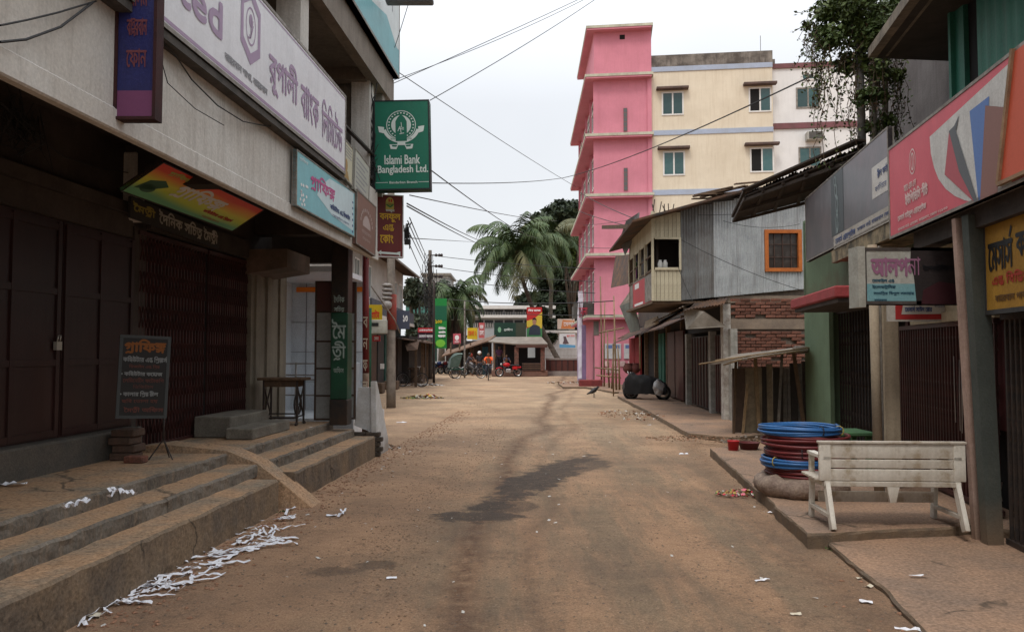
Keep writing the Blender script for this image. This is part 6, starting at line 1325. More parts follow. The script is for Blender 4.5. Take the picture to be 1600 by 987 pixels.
# ------------------------------------------------------------ upper storey on the near right
US = thing('upper_storey', 'grey stained upper storey with a teal green end above the near right signboards', 'building', FR @ Vector((4.4, 7.5, 3.1)))
b = MB(FR); b.box(4.35, 4.5, 3, 15.2, 3.1, 7.6); obj('grey_wall', b, mat('stained_grey_wall', (.17,.15,.145), (.10,.085,.08), 1.2, streak=.5, scol=(.05,.04,.04), bump=.2), US)
b = MB(FR); b.box(XS+.1, 4.5, 3, 10.9, 3.12, 3.2); obj('terrace_slab', b, C_soffit, US)
m_teal = mat('teal_green_paint', (.035,.19,.13), (.03,.14,.10), 1.5, streak=.35, rough=.6)
ya_ = onx(FR,1490,100,3.5).y
b = MB(FR); b.box(3.5, 3.62, ya_-.28, ya_, 3.2, 7.6); b.box(3.45,3.5,ya_-.06,ya_+.0,3.2,7.6); obj('teal_post', b, m_teal, US)
yb_ = onx(FR,1528,100,3.42).y
b = MB(FR); corr(b, (3.42, yb_, 3.2), (0, 3-yb_, 0), (0,0,4.4), 1, 3, .20, .012); obj('teal_panel', b, m_teal, US)
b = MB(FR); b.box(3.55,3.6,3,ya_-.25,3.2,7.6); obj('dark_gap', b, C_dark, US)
for k in range(4): b = MB(FR); z_ = 3.7+.9*k; b.box(4.30, 4.345, 8.0, 8.1, z_, z_+.8); obj('wall_strip', b, C_soffit, US)
P0, P1 = D(1372,82,10.2), D(1440,-10,8.0)
b = MB(); d_ = (P1-P0); b.bar(P0, P0+d_*2.2, .24, .12); obj('raking_beam', b, mat('mouldy_beam', (.30,.25,.19), (.12,.10,.08), 4, streak=.3), US)
b = MB(); b.slab([P0+Vector((0,.05,.06)), P0+d_*2.2+Vector((0,.05,.06)), P0+d_*2.2+Vector((3,.6,.4)), P0+Vector((2.4,.9,.3))], (0,0,1), .12); obj('sloping_slab', b, C_soffit, US)
b = MB(); p_ = D(1348,240,11.0); q_ = D(1340,-20,11.0); b.tube([p_+Vector((0,0,-.6)), q_], .055, 10); obj('white_pipe', b, mat('grey_pipe', (.28,.27,.26), (.16,.15,.14), 6, streak=.4), US)
for i_, (xa, xb) in enumerate(((1366,1374),(1384,1390))): b = MB(); p_ = D(xa,250,10.8); q_ = D(xa,40,10.8); b.tube([p_, q_], .035, 8); obj('thin_pipe', b, C_grime, US)
# dark tin roof hanging over the green shop
RF = thing('sloping_tin_roof', 'big dark rusty tin roof jutting toward the tin wall above the green shop', 'roof', D(1250,280,14))
def sheet4(P, nu, m, par, nm='roof_sheet'):
    P = [Vector(p) for p in P]; b = MB(); vs = []; n_ = ((P[1]-P[0]).cross(P[3]-P[0])).normalized(); w_ = nu*4+1
    for j in range(5):
        t = j/4; a = P[0].lerp(P[3], t); c = P[1].lerp(P[2], t)
        for i in range(w_): s_ = i/(nu*4); vs.append(a.lerp(c, s_) + n_*(math.sin(s_*nu*2*math.pi)*.014 + .025*noise.noise(Vector((s_*4, t*2, 5)))))
    b.smooth = True; b.add(vs, [(j*w_+i, j*w_+i+1, (j+1)*w_+i+1, (j+1)*w_+i) for j in range(4) for i in range(w_-1)]); return obj(nm, b, m, par)
A0, A1, A2, A3 = D(1146,340,16.8), D(1330,290,13.4), D(1345,230,10.8), D(1165,302,14.6)
for k in range(4):
    s0, s1 = k/4, (k+1)/4+.02; dz = Vector((0,0,.02*(k % 2)))
    sheet4([A0.lerp(A1,s0)+dz, A0.lerp(A1,s1)+dz, A3.lerp(A2,s1)+dz, A3.lerp(A2,s0)+dz], 9, mat('dark_roof_tin', (.035,.028,.024), (.07,.045,.03), 2.4, rough=.8, rand=.2), RF)  # dark tin colour for the roof sheets
m_rw = mat('dark_roof_wood', (.05,.035,.025), (.03,.022,.018), 6)  # dark wood colour for rafters, purlins and edge
b = MB(); dn_ = Vector((0,0,-.03)); b.slab([A0+dn_, A1+dn_, A2+dn_, A3+dn_], (0,0,1), .02); obj('added_underlay', b, m_rw, RF)  # dark slab added under the tin to cover bright gaps
for k in range(6): t = k/5; b = MB(); b.bar(A0.lerp(A1,t)-Vector((0,0,.08)), A3.lerp(A2,t)-Vector((0,0,.08)), .05); obj('rafter', b, m_rw, RF)
for t in (.05,.5,.95): b = MB(); b.bar(A0.lerp(A3,t)-Vector((0,0,.1)), A1.lerp(A2,t)-Vector((0,0,.12)), .05); obj('purlin', b, m_rw, RF)
b = MB(); b.bar(A3+Vector((0,0,.06)), A2+Vector((0,0,.1)), .16, .03); b.bar(A0+Vector((-.02,0,.03)), A3+Vector((-.02,0,.05)), .05); obj('roof_edge', b, m_rw, RF)
# ------------------------------------------------------------ pavement slabs on the right
m_pave = mat('pavement_cement', (.36,.225,.145), (.22,.155,.115), 1.1, bump=.6, bscale=22, fine=.35, crack=.6)
m_pedge = mat('pavement_edge', (.13,.10,.075), (.20,.14,.09), 5, bump=.5)
def pave(label, pts, z, nm='pavement_slab', seed=0, zb=-.05):
    b = MB(); n = len(pts); C_ = sum((Vector((p[0], p[1], z)) for p in pts), Vector())/n; ring = []
    for i in range(n):
        a, c = Vector((*pts[i], z)), Vector((*pts[(i+1) % n], z)); k = max(2, int((c-a).length/.12))
        for j in range(k): p = a.lerp(c, j/k); q = noise.noise_vector(p*4+Vector((seed,0,0))); ring.append(p + Vector((q.x*.025, q.y*.025, 0)))
    m_ = len(ring); b.cur = 0; b.add([C_] + ring, [(0, 1+i, 1+(i+1) % m_) for i in range(m_)]); b.cur = 1
    low = [Vector((p.x, p.y, zb)) for p in ring]; mid = [p + Vector((0,0,-.02)) + noise.noise_vector(p*9)*.014 + (p-C_).normalized()*.012 for p in ring]
    b.add(ring + mid + low, [(i, m_+i, m_+(i+1) % m_, (i+1) % m_) for i in range(m_)] + [(m_+i, 2*m_+i, 2*m_+(i+1) % m_, m_+(i+1) % m_) for i in range(m_)])
    return obj(nm, b, [m_pave, m_pedge], kind='structure')
def g2(px_, py, z=.13): p = G(px_, py, z); return (p.x, p.y)
pave('a', [g2(1262,833), g2(1186,765), g2(1110,700), g2(1165,695), (7.5,13.5), (7.0,9.0), (4.6,6.95), g2(1532,820)], .13)
pave('b', [g2(1285,840,.05), g2(1532,824,.05), (4.45,6.9), (5,5.2), (4.6,2.5), g2(1470,1010,.05), g2(1380,915,.05)], .05, seed=3)
pave('c', [g2(1145,683,.1), g2(1075,676,.1), g2(1010,640,.1), g2(965,618,.1), (4.9,36), (6.2,36), (6.6,17.2), (5.2,15.9)], .10, seed=5)
pave('d', [g2(915,604,.08), g2(880,604,.08), g2(872,598,.08), g2(905,593,.08), (5.5,44), (5.5,34), g2(960,612,.08)], .08, seed=6)
b = MB(FR); b.bbox(3.05, 3.6, 3.0, 6.75, -.05, .2, .02); obj('shop_threshold', b, m_pave, RS)
# ------------------------------------------------------------ white slatted bench
m_bench = mat('bench_cream_paint', (.66,.63,.56), (.40,.34,.25), 7, lo=.52, hi=.68, rough=.5, streak=.3, scol=(.25,.19,.12), bump=.06, fine=.08, dirt=.35, dh=.12)
a_, c_ = G(1283,812,.14), G(1514,808,.14)
BN = thing('white_bench', 'cream painted bench seen from behind on the raised slab', 'bench', ((a_.x+c_.x)/2, a_.y+.2, .14))
bz = .14; x0_, x1_ = D(1277,700,7.25).x, D(1511,700,7.1).x; y_b = 7.22
zt_ = D(1280,692,y_b).z; zb_ = D(1280,750,y_b).z; dzr = .02
RT = Matrix.Translation((x0_, y_b, 0)) @ Matrix.Rotation(math.radians(-3.5), 4, 'Z'); wb = (x1_-x0_)/math.cos(math.radians(3.5))
hb = zt_-zb_; gaps = [(0,.30),(.335,.50),(.535,.66)] 
for nm, z0, z1, xa, xb in (('back_plank', zt_-.40*hb, zt_, 0, wb), ('back_plank', zt_-.66*hb, zt_-.43*hb, .10, wb-.10), ('back_plank', zb_, zt_-.69*hb, 0, wb)):
    b = MB(RT); b.bbox(xa, xb, -.012, .018, z0, z1+0, .005); obj(nm, b, m_bench, BN)
for x in (0, wb-.10): b = MB(RT); b.bbox(x, x+.10, -.02, -.012, zb_, zt_, .002); b.bbox(x,x+.1,-.012,.018,zt_-.69*hb,zt_-.40*hb,.002); obj('back_stile', b, m_bench, BN)
b = MB(RT); b.bbox(-.01, wb+.01, -.03, .03, zt_, zt_+.022, .004); obj('top_rail', b, m_bench, BN)
b = MB(RT); b.bbox(.04, wb-.04, -.02, .02, zb_-.05, zb_-.005, .004); obj('lower_rail', b, m_bench, BN)
zs_ = .14+.40
for k in range(4): b = MB(RT); b.bbox(-.02, wb+.02, .06+.105*k, .15+.105*k, zs_, zs_+.025, .005); obj('seat_plank', b, m_bench, BN)
for x in (.07, wb-.07):
    b = MB(RT); b.bar((x,.02,zb_-.01),(x+(.03 if x > 1 else -.03)*0,-.14,.14),.075,.04,(1,0,0)); obj('leg', b, m_bench, BN)
    b = MB(RT); b.bar((x,.42,zs_),(x,.47,.14),.07,.035,(1,0,0)); obj('leg', b, m_bench, BN)
    b = MB(RT); b.bar((x,.0,zs_-.03),(x,.46,zs_-.03),.05,.04); b.bar((x,-.1,.25),(x,.46,.25),.045,.03); obj('side_rail', b, m_bench, BN)
    b = MB(RT); b.bar((x,-.02,zs_+.21),(x,.46,zs_+.21),.07,.028); b.bar((x,.44,zs_+.2),(x,.44,zs_),.045,.04); obj('armrest', b, m_bench, BN)
b = MB(RT); b.bbox(.10, wb-.12, .34, .365, .30, .40, .004); obj('stretcher', b, m_bench, BN)
b = MB(RT); b.add([(wb*.5-.05,-.02,zb_-.05),(wb*.5+.06,-.02,zb_-.05),(wb*.5+.03,-.01,.36),(wb*.5-.02,-.01,.36),(wb*.5-.05,.02,zb_-.05),(wb*.5+.06,.02,zb_-.05),(wb*.5+.03,.03,.36),(wb*.5-.02,.03,.36)],[(0,1,2,3),(7,6,5,4),(0,3,7,4),(1,5,6,2),(0,4,5,1),(2,6,7,3)]); obj('middle_bracket', b, m_bench, BN)
# ------------------------------------------------------------ coils of plastic pipe
cc = Vector((D(1248,700,8.95).x+.02, 8.95, .13)); rc = .42
m_bl = mat('blue_pvc', (.03,.13,.34), (.03,.10,.26), 6, rough=.35, bump=0, fine=.08); m_rd = mat('maroon_pvc', (.16,.028,.03), (.11,.02,.022), 6, rough=.4, bump=0, fine=.08)
def coil(name, label, z0, turns, r, m, rad=.0155, seed=0, thick=.03, lay=1):
    rnd = random.Random(seed); b = MB(); pts = []; N_ = 40
    for i in range(turns*N_+1):
        a = 2*math.pi*i/N_; t = i/N_; lr = r + thick*math.sin(t*2.3+seed) + .012*math.sin(a*3+seed); z = z0 + (t/turns)*rad*2*lay*turns*.55 + .006*math.sin(a*2+seed*1.7+t)
        pts.append((cc.x+(.05 if m is m_rd else 0)+lr*math.cos(a), cc.y+lr*math.sin(a)*.98, z))
    b.tube(pts, rad, 8); return obj(name, b, m, None, label, 'pipe coil', 'coils of pipe stacked beside the white bench')
b = MB(); 
for k in range(9): pass
pts = [(cc.x+.40*math.cos(a*.2618), cc.y+.40*math.sin(a*.2618), .13+.105+.01*math.sin(a*1.9)) for a in range(24)]
b.tube(pts, [.112+.014*math.sin(k*2.4)+.010*math.sin(k*5) for k in range(24)], 12, closed=True); b.rough(.014, 7, 2)
obj('wrapped_coil', b, mat('dusty_sack_wrap', (.30,.23,.18), (.17,.12,.10), 8, bump=.6, bscale=30, fine=.25), None, 'lowest coil of the stack, wrapped in dusty sacking', 'pipe coil', 'coils of pipe stacked beside the white bench')
coil('pipe_coil', 'dark maroon pipe coil resting on the sack-wrapped one', .35, 6, .40, m_rd, seed=1)
coil('pipe_coil', 'middle blue pipe coil in the stack, between two maroon ones', .45, 5, .425, m_bl, seed=2, thick=.012)
coil('pipe_coil', 'lower maroon pipe coil just above the middle blue one', .54, 7, .42, m_rd, seed=3, thick=.03)
coil('pipe_coil', 'upper maroon pipe coil bulging out under the top blue one', .66, 7, .42, m_rd, seed=4, thick=.045)
coil('pipe_coil', 'bright blue pipe coil lying on top of the stack', .80, 5, .42, m_bl, seed=5, thick=.018)
for i, (a, z) in enumerate(((3.7,.49),(4.9,.84),(5.6,.83),(4.4,.60))):
    b = MB(); c = Vector((cc.x+.42*math.cos(a), cc.y+.42*math.sin(a), z+.02)); b.tube([c+Vector((.05*math.cos(a)*math.cos(t*.7), .05*math.sin(a)*math.cos(t*.7), .05*math.sin(t*.7))) for t in range(9)], .006, 4, closed=True); obj('tie_string', b, flat('tie_black' if i % 2 else 'tie_yellow', (.03,.03,.03) if i % 2 else (.4,.3,.08)), None, ['yellowish tie round the middle blue coil','black tie on the left front of the top blue coil','yellowish tie on the right front of the top blue coil','black tie on the lower maroon coil'][i], 'string')
# ------------------------------------------------------------ red bucket, buckets and rubbish near it
g = G(1146,706,.1); T = thing('red_bucket', 'small red plastic bucket at the edge of the slab', 'bucket', g)
b = MB(Matrix.Translation(g)); b.lathe([(.07,0),(.075,.0),(.092,.17),(.098,.172),(.098,.185),(.088,.185),(.072,.02),(0.001,.02)], 18); obj('bucket_body', b, flat('bucket_red', (.42,.02,.025), .4), T)
g = G(1168,706,.1); T = thing('dark_basin', 'dark red basin full of debris right of the red bucket', 'basin', g)
b = MB(Matrix.Translation(g+Vector((.06,.12,0)))); b.lathe([(.12,0),(.17,.14),(.18,.145),(.16,.145),(.11,.02),(0.001,.02)], 18); obj('basin_body', b, flat('basin_maroon', (.10,.02,.02), .5), T)
def heap(name, label, c, rx, ry, h, n, ms, seed, smin=.015, smax=.05, kind='stuff', cat=None):
    rnd = random.Random(seed); b = MB()
    for k in range(n):
        a = rnd.uniform(0,6.3); r = rnd.random()**.6; x = c[0]+rx*r*math.cos(a); y = c[1]+ry*r*math.sin(a); z = c[2]+h*(1-r)*rnd.random()+.004; s = rnd.uniform(smin, smax); b.cur = rnd.randrange(len(ms))
        M_ = Matrix.Translation((x,y,z)) @ Matrix.Rotation(rnd.uniform(0,6),4,'Z') @ Matrix.Rotation(rnd.uniform(-.7,.7),4,'X') @ Matrix.Rotation(rnd.uniform(-.5,.5),4,'Y')
        if rnd.random() < .55: b.add([(-s,-s*.6,0),(s*.2,-s*.7,s*.2),(s,s*.4,0),(s*.1,s*.8,s*.15),(-s*.8,s*.5,s*.05)], [(0,1,3,4),(1,2,3)], M_)
        else: b.add([(-s*.6,-s*.4,0),(s*.6,-s*.5,0),(s*.5,s*.5,0),(-s*.5,s*.4,0),(0,0,s*.7)], [(0,1,4),(1,2,4),(2,3,4),(3,0,4)], M_)
    return obj(name, b, ms, None, label, cat, kind=kind)
m_ye = flat('rubbish_ochre', (.42,.30,.07)); m_gn = flat('rubbish_leafgreen', (.10,.15,.04)); m_rr = flat('rubbish_red', (.50,.03,.05)); m_pk = flat('rubbish_pink', (.6,.15,.2)); m_br = flat('rubbish_brown', (.15,.09,.05)); m_pw = mat('rubbish_paper', (.60,.58,.55), (.45,.42,.38), 9, rough=.8)
c = G(1160,771,.02); heap('kitchen_rubbish', 'small heap of peelings and bright wrappers at the kerb corner near the pipe coils', c, .33,.2,.06,150,[m_ye,m_gn,m_ye,m_rr,m_pk,m_br,m_pw],1,.012,.035)
c = G(655,622); heap('flower_rubbish', 'heap of dead flowers and red petals by the concrete pole', c+Vector((.1,0,0)), .8,.45,.14,260,[m_ye,m_gn,m_br,m_ye,m_br,m_pw],2,.03,.09)
c = G(670,622); heap('red_rubbish', 'red wrappers on the flower heap in the road', c, .35,.25,.22,110,[m_rr,m_pk,m_rr,m_pw,m_ye],3,.03,.10)
c = G(662,602); heap('paper_rubbish', 'white plastic and paper scattered below the bicycle', c, 1.1,.6,.12,110,[m_pw,m_pw,m_br],4,.03,.12)
c = G(1165,694,.1); heap('rubble_heap', 'heap of broken plaster and leaves against the plank shack', c+Vector((.1,.3,0)), .5,.3,.16,260,[m_br,mat('rubble_grey',(.2,.17,.14),(.13,.1,.08),9),m_br],5,.012,.04)
c = G(1080,685,.1); heap('earth_crumbs', 'loose earth crumbs along the broken pavement edge', c, .9,.5,.04,300,[m_gritred,m_br],6,.008,.03)
c = G(890,598,.1); heap('street_debris', 'scraps of paper and rubble in front of the lavender gateway', c, 1.2,1.2,.08,120,[m_pw,m_gritred,m_br],7,.03,.09)
c = G(594,700,.0); heap('corner_debris', 'leaves and scraps blown against the end of the steps', c, .35,.55,.04,160,[m_br,m_gritred,m_br,m_pw],8,.01,.035)
c = G(985,648,.1); heap('verge_debris', 'dark earth and scraps along the right road edge below the covered motorbike', c, .8,1.6,.03,160,[m_br,m_gritred,m_gritred,m_pw],9,.015,.05)
# ------------------------------------------------------------ shredded paper
m_paper = mat('white_paper', (.76,.76,.80), (.64,.64,.68), 9, rough=.7, bump=0, fine=.05)
def strip(b, c, ang, L_, w_, rnd, lift=.02):
    n = 8; vs = []; a = ang; p = Vector(c); 
    for i in range(n+1):
        t = Vector((math.cos(a), math.sin(a), 0)); s_ = Vector((-t.y, t.x, 0)); z = .006+lift*abs(math.sin(i*1.1+c[0]*7))+rnd.uniform(0,.012); tw = rnd.uniform(-.7,.7)
        vs += [p + s_*w_/2*math.cos(tw) + Vector((0,0,z+w_/2*math.sin(tw)*.5+.004)), p - s_*w_/2*math.cos(tw) + Vector((0,0,max(.003,z-w_/2*math.sin(tw)*.5)))]
        p = p + t*(L_/n); a += rnd.gauss(0,.22)
    b.add(vs, [(2*i,2*i+1,2*i+3,2*i+2) for i in range(n)])
rnd = random.Random(11); b = MB(); path = [(150,958),(190,940),(240,915),(280,912),(330,880),(360,858),(395,855),(420,835),(438,812)]
segs = []
for (xa,ya),(xb,yb) in zip(path, path[1:]): segs += [(xa+(xb-xa)*t/6, ya+(yb-ya)*t/6) for t in range(6)]
for k in range(95):
    q = segs[min(len(segs)-1, int(abs(rnd.random()+.13*math.sin(k*1.3))*len(segs)))]; g = G(q[0]+rnd.gauss(0,13), q[1]+rnd.gauss(0,6)); dens = 1
    strip(b, (g.x, g.y, gz(g.x,g.y)+.0), rnd.gauss(.55,.6) + (math.pi if rnd.random() < .5 else 0), rnd.uniform(.12,.42), rnd.uniform(.012,.034), rnd, .014)
for i, v in enumerate(b.v): v.z += gz(v.x, v.y)
obj('paper_shreds', b, m_paper, None, 'long trail of shredded white paper strips on the road beside the steps', kind='stuff')
def scrap(label, px_, py, w_, h_, ang, z=0, crumple=.02, m=None, name='paper_scrap', grp=None):
    g = G(px_, py, z); b = MB(); n = 5; vs = []
    for j in range(n+1):
        for i in range(n+1):
            x, y = (i/n-.5)*w_, (j/n-.5)*h_; vs.append((x + noise.noise(Vector((x*9+px_, y*9, 1)))*w_*.15, y + noise.noise(Vector((x*9, y*9+px_, 5)))*h_*.15, .006 + abs(noise.noise(Vector((x*14+px_, y*14, 2))))*crumple))
    b.add(vs, [(j*(n+1)+i, j*(n+1)+i+1, (j+1)*(n+1)+i+1, (j+1)*(n+1)+i) for j in range(n) for i in range(n)], Matrix.Translation((g.x, g.y, z if z else gz(g.x,g.y))) @ Matrix.Rotation(ang,4,'Z'))
    return obj(name, b, m or m_paper, None, label, 'litter')
m_cream_p = mat('cream_paper', (.62,.56,.44), (.52,.46,.36), 9, bump=0)
scrap('creamy square sheet at the near end of the paper trail', 137,963,.17,.10,.2, m=m_cream_p); scrap('blank cream scrap lying just before the far end of the paper trail', 402,808,.17,.13,-.3, m=m_cream_p)
for i, (x, y, w_, h_, a, lab) in enumerate(((517,806,.10,.06,.1,'small torn paper with the long curl, alone on the road right of the paper trail'),(612,903,.08,.03,.1,'flat white scrap in the lower middle of the road'),(628,660,.25,.12,.1,'crumpled white bag on the road beyond the steps'),(553,717,.20,.13,.3,'glassy crumpled bag at the foot of the last step'),
    (1392,831,.18,.08,-.5,'folded white packet on the ground just below the raised slab'),(1205,802,.06,.05,.3,'small white scrap beside the slab corner'),(1190,906,.10,.03,.1,'long white scrap on the lower right of the road'),(1353,942,.08,.04,-.4,'white scrap near the cracked pavement edge'),(1435,900,.12,.03,.0,'pale flat packet on the near right pavement'),
    (1243,961,.07,.03,-.1,'creamy scrap at the bottom of the road'),(1358,918,.05,.04,.2,'brownish scrap in the pavement crack, nearer one'),(1342,904,.04,.03,.2,'brownish scrap in the pavement crack, farther one'),(1180,744,.05,.03,.2,'small scrap on the cement beside the pipe coils'),(1240,827,.05,.03,.2,'scrap at the very corner of the raised slab'),
    (1015,664,.10,.04,.2,'scrap at the right road edge below the shutters'),(1068,709,.16,.06,0,'flat white scrap on the road left of the red bucket'),(1420,985,.14,.04,-.3,'white scrap at the bottom right corner'),(560,640,.12,.06,0,'scrap beside the concrete pole foot'),(1220,790,.05,.04,1,'tiny yellow scrap near the slab corner'))):
    scrap(lab, x, y, w_, h_, a, .06 if x > 1400 and y > 890 else 0, .03, m_cream_p if i in (9,10,11,18) else None)
for (x0_, y0_, x1_, y1_, z, lab) in ((528,808,549,796,0,'long curled paper strip alone on the road right of the paper trail'),(98,884,142,868,.34,'twisted strip of paper on the lowest step, nearer one'),(172,846,220,852,.34,'arched strip of white paper on the lowest step'),(400,858,460,850,0,'long strip pointing right from the middle of the paper trail'),(436,815,478,812,0,'bunched strip at the far end of the paper trail')):
    b = MB(); rnd = random.Random(int(x0_)); a_, c_ = G(x0_,y0_,z), G(x1_,y1_,z); d_ = c_-a_
    for k in range(3 if z else 2): strip(b, a_+Vector((rnd.gauss(0,.015), rnd.gauss(0,.02), 0)), math.atan2(d_.y, d_.x)+rnd.gauss(0,.15), d_.length*rnd.uniform(.6,1.05), .022, rnd, .03)
    if z:
        for v in b.v: v.z += z+.004
    obj('paper_strip', b, m_paper, None, lab, 'litter')
scrap('crumpled pale cloth on the upper platform at far left', 20,758,.20,.08,.1,.59,.05); scrap('small white scrap on the lowest step beside the ramp', 0+485,668,.05,.03,0,.59); scrap('tiny scrap near the cement blocks', 372,681,.04,.03,0,.59)
rnd = random.Random(17); b = MB()
for k in range(150):
    x_, y_ = a_road(rnd) if k % 3 else a_edge(rnd); s = rnd.uniform(.006,.03); a = rnd.uniform(0,3)
    b.add([(-s,-s*.5,.006),(s,-s*.4,.008),(s*.8,s*.5,.014),(-s*.7,s*.5,.007)], [(0,1,2,3)], Matrix.Translation((x_,y_,gz(x_,y_))) @ Matrix.Rotation(a,4,'Z'))
obj('road_scraps', b, [m_pw], None, 'tiny bits of paper strewn over the road', kind='stuff')
# weeds at the kerb
b = MB(); rnd = random.Random(6)
for (px_, py) in ((300,862),(262,760),(440,800),(600,690),(1298,858)):
    g = G(px_, py, 0)
    for k in range(26): a = rnd.uniform(0,6.3); l = rnd.uniform(.015,.05); p = Vector((g.x+rnd.gauss(0,.03), g.y+rnd.gauss(0,.03), 0)); d_ = Vector((math.cos(a)*l, math.sin(a)*l, l*.9)); s_ = Vector((-math.sin(a), math.cos(a), 0))*.006; b.add([p-s_, p+s_, p+d_], [(0,1,2)])
obj('kerb_weeds', b, flat('weed_green', (.07,.10,.03), .8), None, 'tiny weeds at the foot of the steps', kind='stuff')
# ------------------------------------------------------------ figures by skin modifier
def skin(name, joints, edges, m, parent, sub=2, root=0):
    """joints: {key:(x,y,z,radius)}; one continuous tapered body, applied to a mesh"""
    ks = list(joints); me = bpy.data.meshes.new(name); me.from_pydata([joints[k][:3] for k in ks], [(ks.index(a), ks.index(c)) for a, c in edges], [])
    o = bpy.data.objects.new(name, me); COL.objects.link(o); o.modifiers.new('s', 'SKIN'); me.skin_vertices or None
    sv = me.skin_vertices[0].data
    for i, k in enumerate(ks): r = joints[k][3]; r = r if isinstance(r, tuple) else (r, r); sv[i].radius = r; sv[i].use_root = (i == root)
    q = o.modifiers.new('u', 'SUBSURF'); q.levels = sub; q.render_levels = sub
    dg = bpy.context.evaluated_depsgraph_get(); nm = bpy.data.meshes.new_from_object(o.evaluated_get(dg)); bpy.data.objects.remove(o); bpy.data.meshes.remove(me)
    nm.materials.clear(); nm.materials.append(m)
    for p in nm.polygons: p.use_smooth = True
    o = bpy.data.objects.new(name, nm); COL.objects.link(o); o.parent = parent; return o
m_skin = mat('brown_skin', (.20,.10,.06), None, rough=.55, bump=0, fine=.05); m_hair = flat('black_hair', (.012,.010,.009), .5)
def person(label, loc, rz, pose, shirt, trousers, scale=1, hands=True):
    T = thing('person', label, 'person', loc); T.rotation_euler = (0,0,rz); T.scale = (scale,)*3
    J = dict(pose)
    body = {k: J[k] for k in ('pel','waist','chest','neck','head0','shL','shR','elL','elR','wrL','wrR','hipL','hipR','knL','knR','anL','anR','toL','toR') if k in J}
    E = [('pel','waist'),('waist','chest'),('chest','neck'),('neck','head0'),('chest','shL'),('chest','shR'),('shL','elL'),('elL','wrL'),('shR','elR'),('elR','wrR'),('pel','hipL'),('pel','hipR'),('hipL','knL'),('knL','anL'),('hipR','knR'),('knR','anR'),('anL','toL'),('anR','toR')]
    skin('body', body, E, m_skin, T, 1)
    g_ = lambda k, r: J[k][:3] + (r,)
    sh_ = {'pel': g_('pel',(.155,.115)), 'waist': g_('waist',(.145,.11)), 'chest': g_('chest',(.165,.125)), 'neck': g_('neck',.07), 'shL': g_('shL',.082), 'shR': g_('shR',.082)}
    mid = lambda a, c, t: tuple(J[a][i]+(J[c][i]-J[a][i])*t for i in range(3))
    sh_['elL'] = mid('shL','elL',.85)+(.062,); sh_['elR'] = mid('shR','elR',.85)+(.062,)
    skin('shirt', sh_, [('pel','waist'),('waist','chest'),('chest','neck'),('chest','shL'),('chest','shR'),('shL','elL'),('shR','elR')], shirt, T, 2)
    tr = {'pel': g_('pel',(.16,.125)), 'hipL': g_('hipL',.10), 'hipR': g_('hipR',.10), 'knL': g_('knL',.075), 'knR': g_('knR',.075), 'anL': mid('knL','anL',.88)+(.06,), 'anR': mid('knR','anR',.88)+(.06,)}
    skin('trousers', tr, [('pel','hipL'),('pel','hipR'),('hipL','knL'),('knL','anL'),('hipR','knR'),('knR','anR')], trousers, T, 2)
    hx, hy, hz = J['head0'][:3]; b = MB(); b.ball((hx,hy,hz+.07),.075,.095,.115,14,10); b.ball((hx,hy-.095,hz+.06),.012,.02,.02,6,4); b.ball((hx-.076,hy,hz+.06),.01,.02,.03,6,4); b.ball((hx+.076,hy,hz+.06),.01,.02,.03,6,4); h = obj('head', b, m_skin, T, origin=(hx,hy,hz)); h.location = (hx,hy,hz)
    b = MB(); b.ball((hx,hy+.022,hz+.10),.083,.095,.10,14,8); b.ball((hx,hy-.02,hz+.155),.06,.07,.035,10,6); o = obj('hair', b, m_hair, T, origin=(hx,hy,hz)); o.location = (hx,hy,hz)
    b = MB(); 
    for s_ in (-1,1): b.ball((hx+.03*s_,hy-.088,hz+.085),.011,.007,.008,6,4)
    b.box(hx-.022,hx+.022,hy-.093,hy-.087,hz+.02,hz+.027); o = obj('eyes_and_mouth', b, flat('eye_dark', (.02,.01,.01), .3), T, origin=(hx,hy,hz)); o.location = (hx,hy,hz)
    for s_ in 'LR':                          # palm with four curled fingers and a thumb
        wx, wy, wz = J['wr'+s_][:3]; ex, ey, ez = J['el'+s_][:3]; d = Vector((wx-ex, wy-ey, wz-ez)).normalized(); sd = d.cross(Vector((0,1,0)) if abs(d.y) < .8 else Vector((1,0,0))).normalized(); dn = d.cross(sd)
        W_ = Vector((wx,wy,wz)); b = MB(); b.tube([W_, W_+d*.04, W_+d*.085], [.022,.034,.03], 8)
        for k in range(4): f = W_+d*.08+sd*(.0165*(k-1.5)); L_ = (.06,.07,.065,.05)[k]; b.tube([f, f+d*L_*.5+dn*.008, f+d*L_*.8+dn*.03, f+d*L_*.7+dn*.045], [.009,.0085,.008,.006], 6)
        f = W_+d*.03+sd*.03; b.tube([f, f+sd*.025+d*.025, f+sd*.02+d*.05+dn*.02], [.011,.01,.007], 6); o = obj('hand', b, m_skin, T, origin=W_); o.location = W_
    return T
STAND = dict(pel=(0,0,.93,.12), waist=(0,0,1.08,.11), chest=(0,.01,1.28,.13), neck=(0,.01,1.46,.05), head0=(0,-.01,1.53,.055), shL=(-.17,.01,1.40,.055), shR=(.17,.01,1.40,.055), elL=(-.23,.03,1.13,.042), elR=(.23,.03,1.13,.042), wrL=(-.24,-.04,.89,.028), wrR=(.24,-.04,.89,.028), hipL=(-.09,0,.88,.085), hipR=(.09,0,.88,.085), knL=(-.10,-.02,.48,.055), knR=(.10,.02,.48,.055), anL=(-.10,0,.09,.04), anR=(.10,.04,.09,.04), toL=(-.11,-.15,.04,.035), toR=(.12,-.11,.04,.035))
